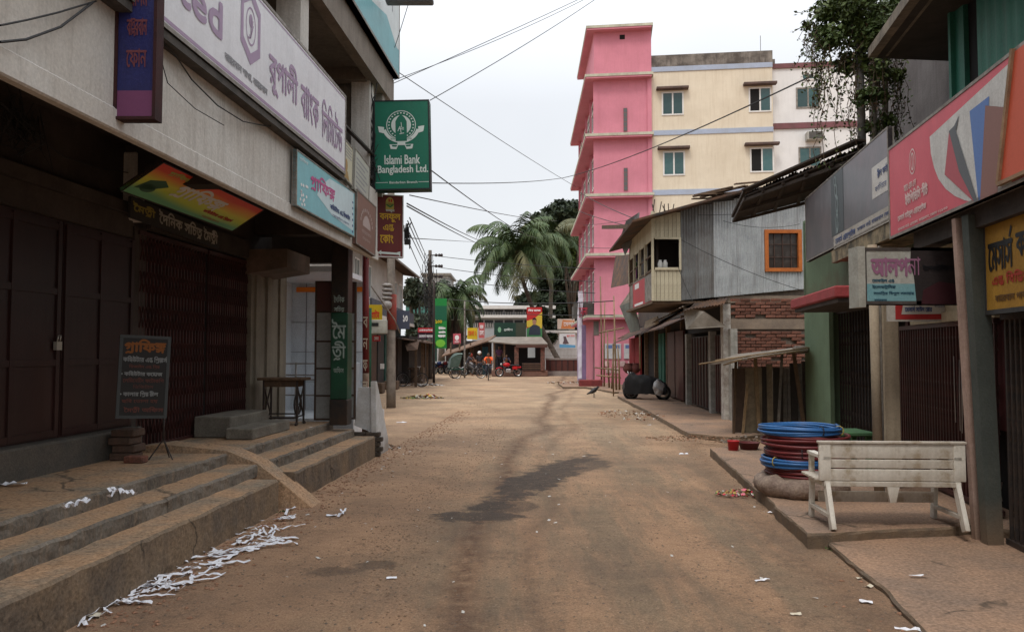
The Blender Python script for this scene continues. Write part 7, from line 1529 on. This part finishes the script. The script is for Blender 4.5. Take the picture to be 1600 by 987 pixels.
SIT = dict(pel=(0,.12,.90,.12), waist=(0,.10,1.05,.11), chest=(0,.02,1.24,.13), neck=(0,-.03,1.41,.05), head0=(0,-.06,1.47,.055), shL=(-.17,0,1.35,.055), shR=(.17,0,1.35,.055), elL=(-.26,-.20,1.15,.042), elR=(.26,-.20,1.15,.042), wrL=(-.23,-.42,1.06,.028), wrR=(.23,-.42,1.06,.028), hipL=(-.09,.08,.86,.085), hipR=(.09,.08,.86,.085), knL=(-.13,-.28,.62,.055), knR=(.13,-.26,.72,.055), anL=(-.10,-.14,.22,.04), anR=(.10,-.16,.36,.04), toL=(-.10,-.28,.17,.035), toR=(.10,-.30,.31,.035))
# ------------------------------------------------------------ wheels and bicycles
m_tyre = flat('rubber', (.015,.015,.015), .8); m_chrome = flat('dull_chrome', (.45,.45,.45), .3, metal=.8); m_blackp = flat('black_paint', (.02,.02,.022), .4)
def wheel(parent, c, r, axis=(1,0,0), tr=.02, spokes=18, tyre=m_tyre, hub=.02):
    ax = Vector(axis).normalized(); u = ax.cross(Vector((0,0,1))).normalized(); v = ax.cross(u); c = Vector(c)
    b = MB(); b.tube([c+(u*math.cos(2*math.pi*i/24)+v*math.sin(2*math.pi*i/24))*r for i in range(24)], tr, 6, closed=True); w_ = obj('wheel', b, tyre, parent); w_.location = w_.location + Vector((0,0,0))
    b = MB(); b.tube([c+(u*math.cos(2*math.pi*i/24)+v*math.sin(2*math.pi*i/24))*(r-tr*1.3) for i in range(24)], tr*.5, 5, closed=True)
    for i in range(spokes): a = 2*math.pi*i/spokes; b.bar(c+ax*(.02 if i % 2 else -.02), c+(u*math.cos(a)+v*math.sin(a))*(r-tr*1.3), .004)
    b.tube([c-ax*.04, c+ax*.04], hub, 8); obj('rim', b, m_chrome, w_); return w_
def at0(fn, name, label, cat, loc, rz, group=None):
    T = thing(name, label, cat, (0,0,0), group); fn(T); T.location = loc; T.rotation_euler = (0,0,rz); return T
def bicycle_parts(T):                        # rides along -y
    wheel(T, (0,-.52,.34), .33); wheel(T, (0,.52,.34), .33)
    b = MB(); 
    for p_, q_, r in (((0,.1,.85),(0,.08,.32),.016),((0,.09,.80),(0,-.36,.82),.016),((0,.08,.34),(0,-.38,.74),.018),((0,.08,.32),(0,.52,.34),.012),((0,.10,.78),(0,.52,.34),.011),((0,-.36,.86),(0,-.52,.34),.015)): b.tube([p_, q_], r, 6)
    obj('frame', b, m_blackp, T)
    b = MB(); b.tube([(-.27,-.22,.98),(-.2,-.36,1.0),(0,-.38,.97),(.2,-.36,1.0),(.27,-.22,.98)], .012, 6); b.tube([(0,-.38,.97),(0,-.37,.84)], .012, 6); obj('handlebar', b, m_chrome, T)
    b = MB(); b.ball((0,.14,.88),.085,.14,.035,10,6); obj('saddle', b, flat('brown_saddle', (.06,.03,.02)), T)
    b = MB(); b.tube([(0.03,.08,.32),(.06,.02,.20)], .01, 5); b.bar((.06,.02,.2),(.15,.02,.2),.03); b.bar((-.06,.14,.44),(-.15,.14,.44),.03); b.tube([(0.03,.08,.32),(-.06,.14,.44)], .01, 5); obj('pedals', b, m_blackp, T)
    b = MB(); b.bar((0,.3,.72),(0,.75,.72),.12,.015); obj('carrier', b, m_blackp, T)
# cyclist in orange riding toward us
g = G(763,594); at0(bicycle_parts, 'bicycle', 'bicycle ridden by the cyclist in orange, seen from the front', 'bicycle', (g.x, g.y, 0), .05)
person('cyclist in an orange shirt riding in the middle of the square', (g.x, g.y, 0), .05, SIT, flat('orange_shirt', (.85,.13,.03), .8), flat('dark_trousers', (.03,.03,.04), .8))
# bicycle leaning at the stall on the left
g = G(641,604); at0(bicycle_parts, 'bicycle', 'black bicycle parked against the dark stalls on the left', 'bicycle', (g.x+.1, g.y, 0), 1.25)
# ------------------------------------------------------------ cycle rickshaw with a driver, seen from behind at an angle
def rick_parts(T):                           # heads toward +x, wheels roll in the xz plane
    for s_ in (-.42, .42): wheel(T, (-.35,s_,.36), .35, (0,1,0), .022)
    wheel(T, (1.35,0,.36), .34, (0,1,0), .022)
    b = MB(); b.tube([(1.35,0,.36),(1.15,0,1.0)], .018, 6); b.tube([(1.15,.0,1.02),(1.1,-.25,1.08)], .012, 5); b.tube([(1.15,.0,1.02),(1.1,.25,1.08)], .012, 5); b.tube([(1.2,0,.85),(.5,0,.85)], .02, 6); b.tube([(1.2,0,.8),(.65,0,.36)], .02, 6); b.tube([(.65,0,.36),(.55,0,.9)], .018, 6); b.tube([(.65,0,.36),(-.35,0,.36)], .02, 6); b.tube([(-.35,-.45,.36),(-.35,.45,.36)], .02, 6); b.tube([(.5,0,.85),(.1,0,.55)], .018, 6); obj('frame', b, m_blackp, T)
    b = MB(); b.ball((.52,0,.95),.13,.08,.035,10,5); obj('saddle', b, m_blackp, T)
    b = MB(); b.bbox(-.75,.15,-.45,.45,.55,.66,.03); b.bbox(-.72,-.15,-.42,.42,.66,.85,.03); obj('seat_box', b, mat('rickshaw_green', (.02,.09,.06), (.02,.05,.04), 6), T)
    b = MB(); n = 9; vs = []
    for i in range(n):
        a = -.15+(math.pi*.62)*i/(n-1); x = -.42-.42*math.cos(a)+.0; z = .85+.80*math.sin(a); x = -.80+.85*(i/(n-1))**1.6; z = .70+.95*math.sin(math.pi/2*min(1,i/(n-1)*1.25))
        for s_ in (-.46,-.3,0,.3,.46): vs.append((x, s_, z - (.10 if abs(s_) > .4 else 0)))
    b.smooth = True; b.add(vs, [(i*5+j,i*5+j+1,(i+1)*5+j+1,(i+1)*5+j) for i in range(n-1) for j in range(4)]); b.smooth = False
    for s_ in (-1,1): b.add([(-.78,.455*s_,.7),(-.2,.455*s_,.75),(.02,.455*s_,1.5),(-.4,.455*s_,1.5),(-.7,.455*s_,1.3)], [(0,1,2,3,4)])
    obj('hood', b, mat('rickshaw_hood', (.10,.14,.12), (.05,.09,.07), 5, rough=.5), T)
    for s_ in (-.42,.42): b = MB(); pts = [(-.35+.42*math.cos(a*.35), s_, .36+.42*math.sin(a*.35)) for a in range(1,9)]; b.tube(pts, .03, 5); obj('mudguard', b, flat('mudguard_tin', (.4,.4,.4), .35), T)
g = G(722,591); at0(rick_parts, 'cycle_rickshaw', 'green hooded cycle rickshaw heading right across the square', 'rickshaw', (g.x-.1, g.y, 0), .25)
RIDE = dict(SIT); person('rickshaw driver in a dark shirt and pale cap in front of the green hood', (g.x+.45, g.y+.1, 0), .25+math.pi/2, RIDE, flat('charcoal_shirt', (.05,.05,.06), .8), flat('grey_trousers', (.10,.10,.10), .8))
person('pedestrian in a black jacket standing behind the rickshaw driver', (D(749,588,56).x, 56.3, 0), .2, STAND, flat('black_jacket', (.02,.02,.025), .7), flat('dark_trousers', (.03,.03,.04), .8))
person('man in a plum shirt standing between the kiosk posts', (D(780,580,57).x, 56.9, .42), 0, STAND, flat('plum_shirt', (.12,.05,.10), .8), flat('dark_trousers', (.03,.03,.04), .8))
person('man in a blue-grey shirt sitting in front of the kiosk behind the red motorbike', (D(791,580,56).x, 56.2, .05), .3, SIT, flat('slate_shirt', (.05,.06,.10), .8), flat('dark_trousers', (.03,.03,.04), .8), .9)
# ------------------------------------------------------------ motorbikes
def moto_parts(col):
    def f(T):                                # side view, heading -x
        for x in (-.65,.62): wheel(T, (x,0,.30), .27, (0,1,0), .045, 10)
        b = MB(); b.tube([(-.65,0,.30),(-.42,0,.92)], .03, 7); b.tube([(-.42,0,.92),(.1,0,.75),(.62,0,.30)], .03, 7); b.tube([(-.42,0,.8),(-.15,0,.3),(.3,0,.3),(.62,0,.3)], .028, 7); obj('frame', b, m_blackp, T)
        b = MB(); b.ball((-.15,0,.83),.27,.13,.14,12,8); obj('fuel_tank', b, col, T)
        b = MB(); b.bbox(.05,.75,-.11,.11,.74,.84,.04); obj('saddle', b, m_blackp, T)
        b = MB(); b.bbox(-.2,.15,-.13,.13,.28,.55,.04); b.tube([(-.1,.1,.4),(.1,.16,.25),(.8,.17,.33)], .04, 8); obj('engine', b, m_chrome, T)
        b = MB(); b.bbox(.25,.6,-.10,.10,.5,.74,.04); b.bbox(.6,.86,-.06,.06,.60,.72,.02); obj('side_cover', b, col, T)
        b = MB(); b.tube([(-.3,-.35,1.02),(-.42,-.1,.98),(-.42,.1,.98),(-.3,.35,1.02)], .013, 6); obj('handlebar', b, m_chrome, T)
        b = MB(); b.ball((-.52,0,.86),.08,.09,.09,10,6); obj('headlight', b, m_chrome, T)
        b = MB(); b.tube([(-.65+.33*math.cos(a*.3+.9),0,.30+.33*math.sin(a*.3+.9)) for a in range(6)], .04, 6); obj('mudguard', b, col, T)
    return f
m_mred = flat('motorbike_red', (.5,.015,.02), .3)
g = G(795,588); at0(moto_parts(m_mred), 'motorbike', 'red motorbike parked side-on in front of the kiosk', 'motorbike', (g.x, g.y-.6, 0), .1)
cols = (flat('moto_black', (.015,.015,.02), .3), flat('moto_blue', (.02,.04,.14), .3), flat('moto_maroon', (.15,.02,.02), .3))
for i, (px_, lab) in enumerate(((679,'leftmost of the parked motorbikes beyond the green banner'),(688,'second from the left of the parked motorbikes beyond the green banner'),(697,'third from the left of the parked motorbikes beyond the green banner'),(706,'rightmost of the parked motorbikes, next to the rickshaw hood'))):
    p = D(px_, 575, 62); at0(moto_parts(cols[i % 3]), 'motorbike', lab, 'motorbike', (p.x, 62+.3*i, 0), .9, 'motorbikes parked in a row beyond the banner')
# small white helmets / riders by the rickshaw
p = D(737,585,57); at0(moto_parts(flat('moto_silver', (.35,.35,.37), .3)), 'motorbike', 'silver motorbike with a white mirror right behind the rickshaw', 'motorbike', (p.x, 57.5, 0), .6)
person('seated rider in a red helmet behind the rickshaw', (p.x-.1, 57.6, -.05), .5, SIT, flat('brown_shirt', (.12,.06,.04), .8), flat('dark_trousers', (.03,.03,.04), .8))
b = MB(); b.ball((p.x-.1,57.55,1.5),.14,.15,.14,10,7); obj('helmet', b, flat('helmet_red', (.5,.05,.04), .3), None, 'red and white helmet worn by the seated rider', 'helmet')
b = MB(); b.ball((D(749,545,56).x,56.25,1.66),.14,.15,.13,10,7); obj('helmet', b, flat('helmet_white', (.7,.7,.7), .3), None, 'white helmet on the pedestrian in black', 'helmet')
# covered motorbike on the right
g = G(1010,628); CM = thing('covered_motorbike', 'motorbike under a black cover parked at the right kerb', 'motorbike', (g.x, g.y, .08))
def mb_(T):
    for x in (-.62,.66): wheel(T, (x,0,.30), .27, (0,1,0), .05, 10)
    b = MB(); n, k_ = 24, 12; vs = []
    for i in range(n+1):
        t = i/n; x = -.85+1.65*t; h = .80 + .20*math.sin(t*math.pi*1.1+.2) + (.16*math.exp(-((t-.15)/.10)**2)) - .05*math.exp(-((t-.95)/.08)**2)
        for j in range(k_+1):
            a = math.pi*j/k_; ww = .33*(1-.55*abs(2*t-1)**3); y = -ww*math.cos(a)*(1.05 if j in (0,k_) else 1); z = .24 + (h-.24)*math.sin(a)**.55; p = Vector((x,y,z)); q = noise.noise_vector(p*4)*.06 + noise.noise_vector(p*11)*.035; vs.append((x+q.x*.6, y+q.y, z+q.z*.7))
    b.smooth = True; b.add(vs, [(i*(k_+1)+j,(i+1)*(k_+1)+j,(i+1)*(k_+1)+j+1,i*(k_+1)+j+1) for i in range(n) for j in range(k_)] + [tuple(range(k_,-1,-1)), tuple(n*(k_+1)+j for j in range(k_+1))]); obj('cover', b, mat('black_tarpaulin', (.007,.007,.008), (.012,.011,.011), 3, rough=.6, bump=.4, bscale=8, spec=.2), T)
    b = MB(); b.tube([(-.62,-.05,.8),(-.72,-.12,1.12)], .02, 6); b.tube([(-.62,.05,.8),(-.66,.15,1.08)], .02, 6); obj('mirror_stems', b, m_chrome, T)
T_ = thing('tmp','x','x'); mb_(T_)
for c in [o for o in bpy.data.objects if o.parent is T_]: c.parent = CM
bpy.data.objects.remove(T_); CM.rotation_euler = (0,0,-.35); CM.scale = (.86,)*3
b = MB(); c = D(1029,606,26.4); b.ball(c, .18,.16,.24,14,12); b.rough(.10,6,3); b.rough(.03,17,3); obj('plastic_bag', b, mat('white_plastic_sack', (.50,.50,.50), (.25,.25,.26), 7, rough=.35, bump=.3, bscale=9), None, 'crumpled white plastic sack on the tail of the covered motorbike', 'bag')
b = MB(); c = D(985,600,28); b.ball((c.x,28,.42),.3,.28,.3,12,8); b.rough(.1,5,1); obj('dark_sack', b, mat('dark_sack_cloth', (.035,.03,.03), (.06,.045,.04), 6), None, 'dark bulky sack behind the covered motorbike', 'sack')
for i, (x, y, w_, cc_, lab) in enumerate(((981,590,.3,(.14,.05,.04),'brown clay pot on the stall behind the covered motorbike, left one'),(992,588,.28,(.20,.07,.06),'reddish clay pot on the stall behind the covered motorbike, right one'))):
    p = D(x,y,28.5); b = MB(Matrix.Translation((p.x, 28.4, .95))); b.lathe([(.08,0),(.18,.1),(.2,.2),(.12,.32),(.14,.36)], 12); obj('clay_pot', b, mat('clay_%s' % ('brown','red')[i], cc_, tuple(.6*v for v in cc_), 6), None, lab, 'pot')
# crow on the ground
g = G(928,621); T = thing('crow', 'black crow pecking at the road right of the centre', 'bird', g)
b = MB(); b.v = []
b.smooth = True; b.tube([(-.22,0,.10),(-.13,0,.125),(-.05,0,.16),(.03,0,.20),(.08,0,.235),(.11,0,.25)], [.012,.03,.055,.06,.042,.028], 10); b.ball((.125,0,.265),.035,.03,.03,8,6); b.tube([(.15,0,.265),(.20,0,.25)], [.013,.003], 6)
bo = obj('body', b, flat('crow_black', (.02,.018,.018), .5), T, origin=(0,0,0)); bo.location = (0,0,0)
for s_ in (-.025,.025): b = MB(); b.tube([(.0,s_,.12),(.01,s_,.05),(0,s_,.005)], .006, 5); b.tube([(0,s_,.005),(.04,s_,.005)], .004, 4); o = obj('leg', b, flat('crow_black', (.02,.018,.018)), T, origin=(0,0,0)); o.location = (0,0,0)
T.scale = (1.45,)*3; T.rotation_euler = (0,0,.5)
# ------------------------------------------------------------ palms
def leafmat(name, a, c, rand=.2):
    m = mat(name, a, c, 1.3, rough=.55, bump=0, fine=.25, lo=.4, hi=.6); return m
m_pl = leafmat('palm_leaf', (.042,.078,.026), (.085,.12,.045)); m_pl2 = leafmat('palm_leaf_yellowing', (.13,.12,.05), (.09,.10,.05)); m_trunk = mat('palm_trunk', (.085,.07,.055), (.05,.04,.032), 5, streak=.4)
def frond(name, parent, base, az, el, L_, droop, m, seed, leaf=.68):
    rnd = random.Random(seed); b = MB(); n = 22; pts = []; p = Vector(base); a = el
    for i in range(n+1):
        pts.append(p.copy()); d = Vector((math.cos(az)*math.cos(a), math.sin(az)*math.cos(a), math.sin(a))); p = p + d*(L_/n); a -= droop/n*(.5+1.4*i/n)
    b.tube(pts, [.045*(1-.85*i/n)+.004 for i in range(n+1)], 5)
    for i in range(3, n+1):
        t = i/n; d = (pts[i]-pts[i-1]).normalized(); s_ = d.cross(Vector((0,0,1))).normalized(); ll = leaf*L_*.42*math.sin(math.pi*min(.97, t*.85+.12))**.7
        for sg in (-1,1):
            for q in range(2):
                o_ = pts[i-1].lerp(pts[i], q/2); dr = rnd.uniform(.45,1.0); v = (s_*sg*rnd.uniform(.6,.8) + d*.55 - Vector((0,0,dr))).normalized(); l2 = ll*rnd.uniform(.75,1.1)
                m1 = o_ + v*l2*.5 + Vector((0,0,.04)); e_ = o_ + v*l2 - Vector((0,0,l2*.22)); w_ = d*.05
                b.add([o_-w_, o_+w_, m1+w_*1.1, m1-w_*1.1, e_], [(0,1,2,3),(3,2,4)])
    return obj(name, b, m, parent)
def palm(label, px_, Y, top_py, base_pt, n, L_, seed, el0=1.25, name='coconut_palm'):
    rnd = random.Random(seed); top = D(px_, top_py, Y); T = thing(name, label, 'tree', base_pt); b = MB(); base_pt = Vector(base_pt); k = 14; mid = (base_pt+top)/2 + Vector((0,0,0))
    pts = []
    for i in range(k+1): t = i/k; pts.append(base_pt.lerp(top, t) + Vector(((base_pt.x-top.x)*-.12*math.sin(math.pi*t), 0, 0)))
    b.tube(pts, [.24-.10*i/k+.012*(i % 2) for i in range(k+1)], 10); obj('trunk', b, m_trunk, T)
    for i in range(n):
        t = i/n; az = i*2.399+rnd.uniform(-.2,.2); el = el0 - 1.9*t**.9 + rnd.uniform(-.1,.1); frond('frond', T, top+Vector((0,0,.1)), az, el, L_*rnd.uniform(.85,1.08), 1.2+.9*(1-abs(t-.5))+rnd.uniform(-.2,.2), m_pl2 if (rnd.random() < .16) else m_pl, seed*100+i)
    b = MB(); b.ball(top, .35,.35,.45,8,6); b.rough(.08,4)
    for i in range(9): a = i*.7; b.ball(top+Vector((.38*math.cos(a),.38*math.sin(a),-.45)), .14,.14,.17,8,5)
    obj('coconut_cluster', b, mat('coconut_green', (.10,.12,.04), (.12,.09,.04), 6), T); return T
palm('big coconut palm with leaning trunk behind the kiosk', 806, 66, 398, (D(884,562,66).x, 66, 0), 38, 5.3, 3, 1.5)
palm('second coconut palm half hidden behind the big one', 862, 74, 372, (D(858,562,74).x, 74, 0), 24, 4.3, 9)
palm('small coconut palm above the motorbikes on the left of the square', 712, 72, 468, (D(712,562,72).x, 72, 0), 30, 4.3, 5)
# ------------------------------------------------------------ broadleaf trees: many leaf clumps on limbs
def leafcloud(b, c, rx, ry, rz, n, s, rnd, shell=.55):
    for _ in range(n):
        v = Vector((rnd.gauss(0,1), rnd.gauss(0,1), rnd.gauss(0,1))).normalized()*(shell+(1-shell)*rnd.random()); p = Vector((c[0]+v.x*rx, c[1]+v.y*ry, c[2]+v.z*rz))
        n_ = (v*.6+Vector((rnd.gauss(0,.6), rnd.gauss(0,.6), rnd.gauss(.4,.6)))).normalized(); u = n_.cross(Vector((rnd.gauss(0,1),rnd.gauss(0,1),rnd.gauss(0,1)))).normalized(); w_ = n_.cross(u); k = s*rnd.uniform(.6,1.3)
        b.add([p-u*k, p-w_*k*.55+n_*k*.1, p+u*k, p+w_*k*.55+n_*k*.1], [(0,1,2,3)])
def tree(label, px_, Y, clumps, m, seed, s=.3, name='broadleaf_tree', n=900):
    """clumps: (px, py, r_px) measured in the photograph"""
    rnd = random.Random(seed); base = D(px_,560,Y); base.z = 0; T = thing(name, label, 'tree', base); b = MB(); lim = MB(); f0 = D(clumps[0][0], clumps[0][1], Y); fork = Vector((base.x, Y, f0.z*.35)); lim.tube([base, fork], [.4,.28], 9)
    for (cx_, cy_, r) in clumps:
        c = D(cx_, cy_, Y+rnd.uniform(-1.5,1.5)); R = 1.25*r*Y/FPX; lim.tube([fork, fork.lerp(c,.5)+Vector((rnd.uniform(-.4,.4),0,.2)), c], [.2,.12,.05], 6)
        for k in range(5):
            q = c + Vector((rnd.gauss(0,R*.42), rnd.gauss(0,R*.42), rnd.gauss(0,R*.32))); leafcloud(b, q, R*.62, R*.62, R*.42, n//5, s, rnd)
    obj('trunk', lim, mat('bark', (.10,.075,.055), (.06,.045,.035), 5), T); obj('crown', b, m, T); return T
m_t1 = leafmat('dark_tree_leaf', (.014,.024,.012), (.034,.050,.022)); m_t2 = leafmat('fresh_tree_leaf', (.060,.105,.022), (.10,.15,.035)); m_t3 = leafmat('dull_tree_leaf', (.035,.05,.03), (.06,.075,.045))
tree('tall dark evergreen tree rising behind the palms beside the pink building', 885, 86, [(905,400,22),(905,440,22),(865,430,20),(900,530,20),(878,338,22),(895,345,20),(860,345,18),(900,370,20),(875,375,20),(850,420,22),(890,430,24),(870,470,24),(895,490,22),(880,520,22),(850,480,18)], m_t1, 2, .34)
tree('wide dark tree mass behind the palms, left of the pink building', 880, 92, [(885,345,26),(868,352,24),(900,340,24),(880,370,34),(862,400,30),(850,380,22),(895,420,34),(870,450,34),(895,490,32),(860,500,28),(880,530,28),(850,460,24)], m_t1, 22, .42, n=2000)
tree('fresh green bushy tree in front of the dark evergreen', 893, 78, [(885,372,16),(897,385,16),(880,395,16),(893,410,14),(902,365,12)], m_t2, 4, .26)
tree('dark tree filling the gap behind the leaning palm trunk', 868, 80, [(870,520,20),(890,540,16),(860,545,14),(880,560,14),(895,515,14)], m_t1, 6, .3)
tree('dull green tree over the roof of the left shops', 648, 60, [(646,448,14),(655,458,12),(640,460,12),(650,470,12)], m_t3, 7, .24)
tree('small tree by the netted building behind the stalls', 655, 58, [(656,500,12),(664,510,12),(648,515,11),(660,522,10)], m_t3, 8, .24)
tree('dark bushy tree behind the kiosk roof', 845, 70, [(838,520,10),(850,505,12),(858,530,11),(846,490,11),(862,510,10)], m_t1, 9, .26, n=900)
tree('small dark tree behind the crossarm pole', 690, 80, [(690,452,13),(700,460,12),(682,462,11)], m_t3, 12, .26, n=300)
# ------------------------------------------------------------ creeper on the right upper storey
m_v1 = leafmat('creeper_leaf', (.05,.085,.02), (.10,.13,.035)); m_vd = leafmat('creeper_dry_leaf', (.10,.06,.03), (.05,.04,.02))
VC = thing('hanging_creeper', 'thick leafy creeper hanging from the roof over the white pipe at upper right', 'plant', D(1330,100,10.9))
rnd = random.Random(31); b = MB(); st = MB(); bd = MB()
blobs = [(1345,-10,46),(1310,-5,34),(1290,20,24),(1330,40,40),(1365,50,34),(1300,60,26),(1345,95,30),(1375,20,30),(1372,110,22),(1320,100,22),(1278,48,15),(1352,150,18),(1378,150,16),(1392,60,26),(1400,120,16),(1385,190,14),(1395,20,28),(1260,40,9),(1362,200,14)]
for (x, y, r) in blobs:
    c = D(x, y, 10.9+rnd.uniform(-.3,.4)); R = r*10.9/FPX; leafcloud(b, c, R, R*1.3, R*.9, int(620*(r/30)**1.8), .04, rnd, .2)
for k in range(80):
    x = rnd.choice((rnd.uniform(1258,1300), rnd.uniform(1290,1400), rnd.uniform(1330,1412))); y0_ = rnd.uniform(20,110); ln = rnd.uniform(60,200) if x > 1285 else rnd.uniform(30,110); Y_ = 10.9+rnd.uniform(-.35,.35); pts = []
    xx = x
    for i in range(12): xx += rnd.gauss(0,3.2); pts.append(D(xx, min(y0_+ln*i/11, 305), Y_))
    st.tube(pts, .0045, 4)
    for i in range(int(ln/3.2)):
        p = pts[0].lerp(pts[-1], 0) if False else pts[min(11, int(rnd.random()*12))] + Vector((rnd.gauss(0,.035), rnd.gauss(0,.035), rnd.gauss(0,.05))); leafcloud(b if rnd.random() < .7 else bd, p, .02,.02,.03, 1, .028, rnd)
for k in range(14):                          # sprays reaching left against the sky
    x, y = rnd.uniform(1275,1300), rnd.uniform(10,90); pts = [D(x-(i*rnd.uniform(5,9)), y+rnd.gauss(0,3)+i*rnd.uniform(-1,5), 10.8) for i in range(6)]; st.tube(pts, .0035, 4)
    for p in pts:
        for _ in range(2): leafcloud(b, p, .03,.03,.03, 1, .028, rnd)
obj('stems', st, mat('creeper_stem', (.12,.08,.05), (.07,.05,.035), 9), VC); obj('foliage', b, m_v1, VC); obj('dry_foliage', bd, m_vd, VC)
# ------------------------------------------------------------ overhead wires, each its own cable
WIRES = [
 ((903,0,22),(600,137,16),1,'top wire sweeping up from the left roofs to the sky above the palm',.008),
 ((912,0,22),(600,131,16),6,'second of the twin wires rising from the left roofs to the top',.007),
 ((935,-4,20),(672,157,13.1),4,'knotted wire rising from the top of the green bank sign',.008),
 ((618,110,17),(900,292,42),3,'long thin wire falling from the left roofs to the pink building',.010),
 ((1270,118,11),(880,278,30),10,'dark sagging wire crossing in front of the cream building',.012),
 ((880,278,30),(676,286,14),4,'continuation of the sagging wire across the sky to the bank sign',.010),
 ((640,305,16),(870,345,60),4,'upper wire over the palm running right from the maroon sign',.012),
 ((636,318,16),(762,380,60),3,'steeper wire running from the maroon sign down to the big palm',.016),
 ((636,322,16),(762,386,60),3,'partner of the steeper wire ending at the big palm',.016),
 ((672,265,14),(840,372,60),8,'wire dropping from the bank sign corner into the big palm',.012),
 ((640,372,16),(740,378,60),0,'level wire leaving the maroon sign toward the palm',.010),
 ((668,398,54),(930,420,42),3,'wire from the top cross-arm to the pink building',.02),
 ((676,416,54),(930,440,42),4,'wire from the middle cross-arm to the pink building',.02),
 ((676,432,54),(930,458,42),4,'wire from the lowest cross-arm to the pink building',.02),
 ((690,466,54),(960,470,36),6,'low cable across the square in front of the palms, upper one',.025),
 ((690,478,54),(960,492,36),6,'low cable across the square in front of the palms, lower one',.02),
 ((634,352,16),(672,430,54),0,'steep wire from the maroon sign down to the crossarm pole, first',.012),
 ((637,345,16),(674,424,54),2,'steep wire from the maroon sign down to the crossarm pole, second',.012),
 ((640,340,16),(676,418,54),3,'steep wire from the maroon sign down to the crossarm pole, third',.012),
 ((631,360,16),(668,440,54),4,'steep wire from the maroon sign down to the crossarm pole, fourth',.012),
 ((905,300,42),(1000,345,24),3,'wire slanting down the pink wall to the tin house roof',.015),
 ((905,330,42),(1010,360,22),2,'second wire slanting down the pink wall to the tin house',.015),
 ((912,352,42),(1180,300,18),6,'wire crossing the pink wall and rising over the tin roof',.010),
 ((905,385,42),(1062,378,19),5,'wire crossing low on the pink wall to the balcony',.012),
 ((1090,336,18.9),(1253,322,18.6),4,'thin wire pinned along the top of the tin wall',.006),
 ((1065,375,18.9),(1258,455,18.2),6,'black wire slanting down across the tin wall',.007),
 ((1060,418,18.9),(1082,470,18.4),3,'short wire hanging at the left end of the tin wall',.007),
 ((1130,345,18.9),(1250,350,18.6),8,'short sagging wire above the orange window',.006),
 ((640,0,13),(605,110,14),2,'faint steep wire above the bank sign',.006),
 ((0,0,9),(-40,60,9),0,'',0),
]
for (a, c, sag, lab, r) in WIRES:
    if not lab: continue
    P, Q = D(a[0],a[1],a[2]), D(c[0],c[1],c[2]); n = 18; pts = []
    for i in range(n+1): t = i/n; p = P.lerp(Q, t); p.z -= sag*(P.y+Q.y)/2/FPX*4*t*(1-t); pts.append(p)
    b = MB(); b.tube(pts, r, 5); obj('overhead_wire', b, C_cable, None, lab, 'wire', 'overhead wires')
# lamp arm at the top edge
p = D(640,3,12.5); b = MB(); b.bbox(p.x-.38,p.x+.38,12.4,12.6,p.z-.03,p.z+.05,.02); obj('lamp_head', b, flat('lamp_grey', (.14,.14,.15), .5), None, 'grey lamp head at the very top edge beside the banner', 'lamp')
b = MB(); rnd = random.Random(5)                 # service cables bunched at the building corner
for k in range(9):
    y0_, y1_ = rnd.uniform(120,170), rnd.uniform(300,420); x0_, x1_ = rnd.uniform(576,586), rnd.uniform(572,584); pts = [D(x0_+(x1_-x0_)*i/8+rnd.gauss(0,2.4), y0_+(y1_-y0_)*i/8, 12.9) for i in range(9)]; b.tube(pts, .008, 4)
obj('cable_bunch', b, C_cable, None, 'bunch of black service cables down the corner left of the bank sign', 'wires')
b = MB()
for k in range(30):
    c = D(580+rnd.gauss(0,3), 275+rnd.gauss(0,16), 12.88); b.tube([c+Vector((rnd.gauss(0,.05),0,rnd.gauss(0,.12))) for _ in range(3)], .006, 4)
obj('wire_knot', b, C_cable, None, 'black knot of wires at the edge of the green bank sign', 'wires')
b = MB(); c = D(636,365,15.9)
for k in range(14): b.tube([c+Vector((rnd.gauss(0,.05),0,rnd.gauss(0,.14))) for _ in range(3)], .012, 4)
b.box(c.x-.05,c.x+.07,15.85,15.95,c.z-.22,c.z-.12); obj('cable_clamp', b, C_cable, None, 'black cable clamp hanging right of the maroon sign', 'wires')
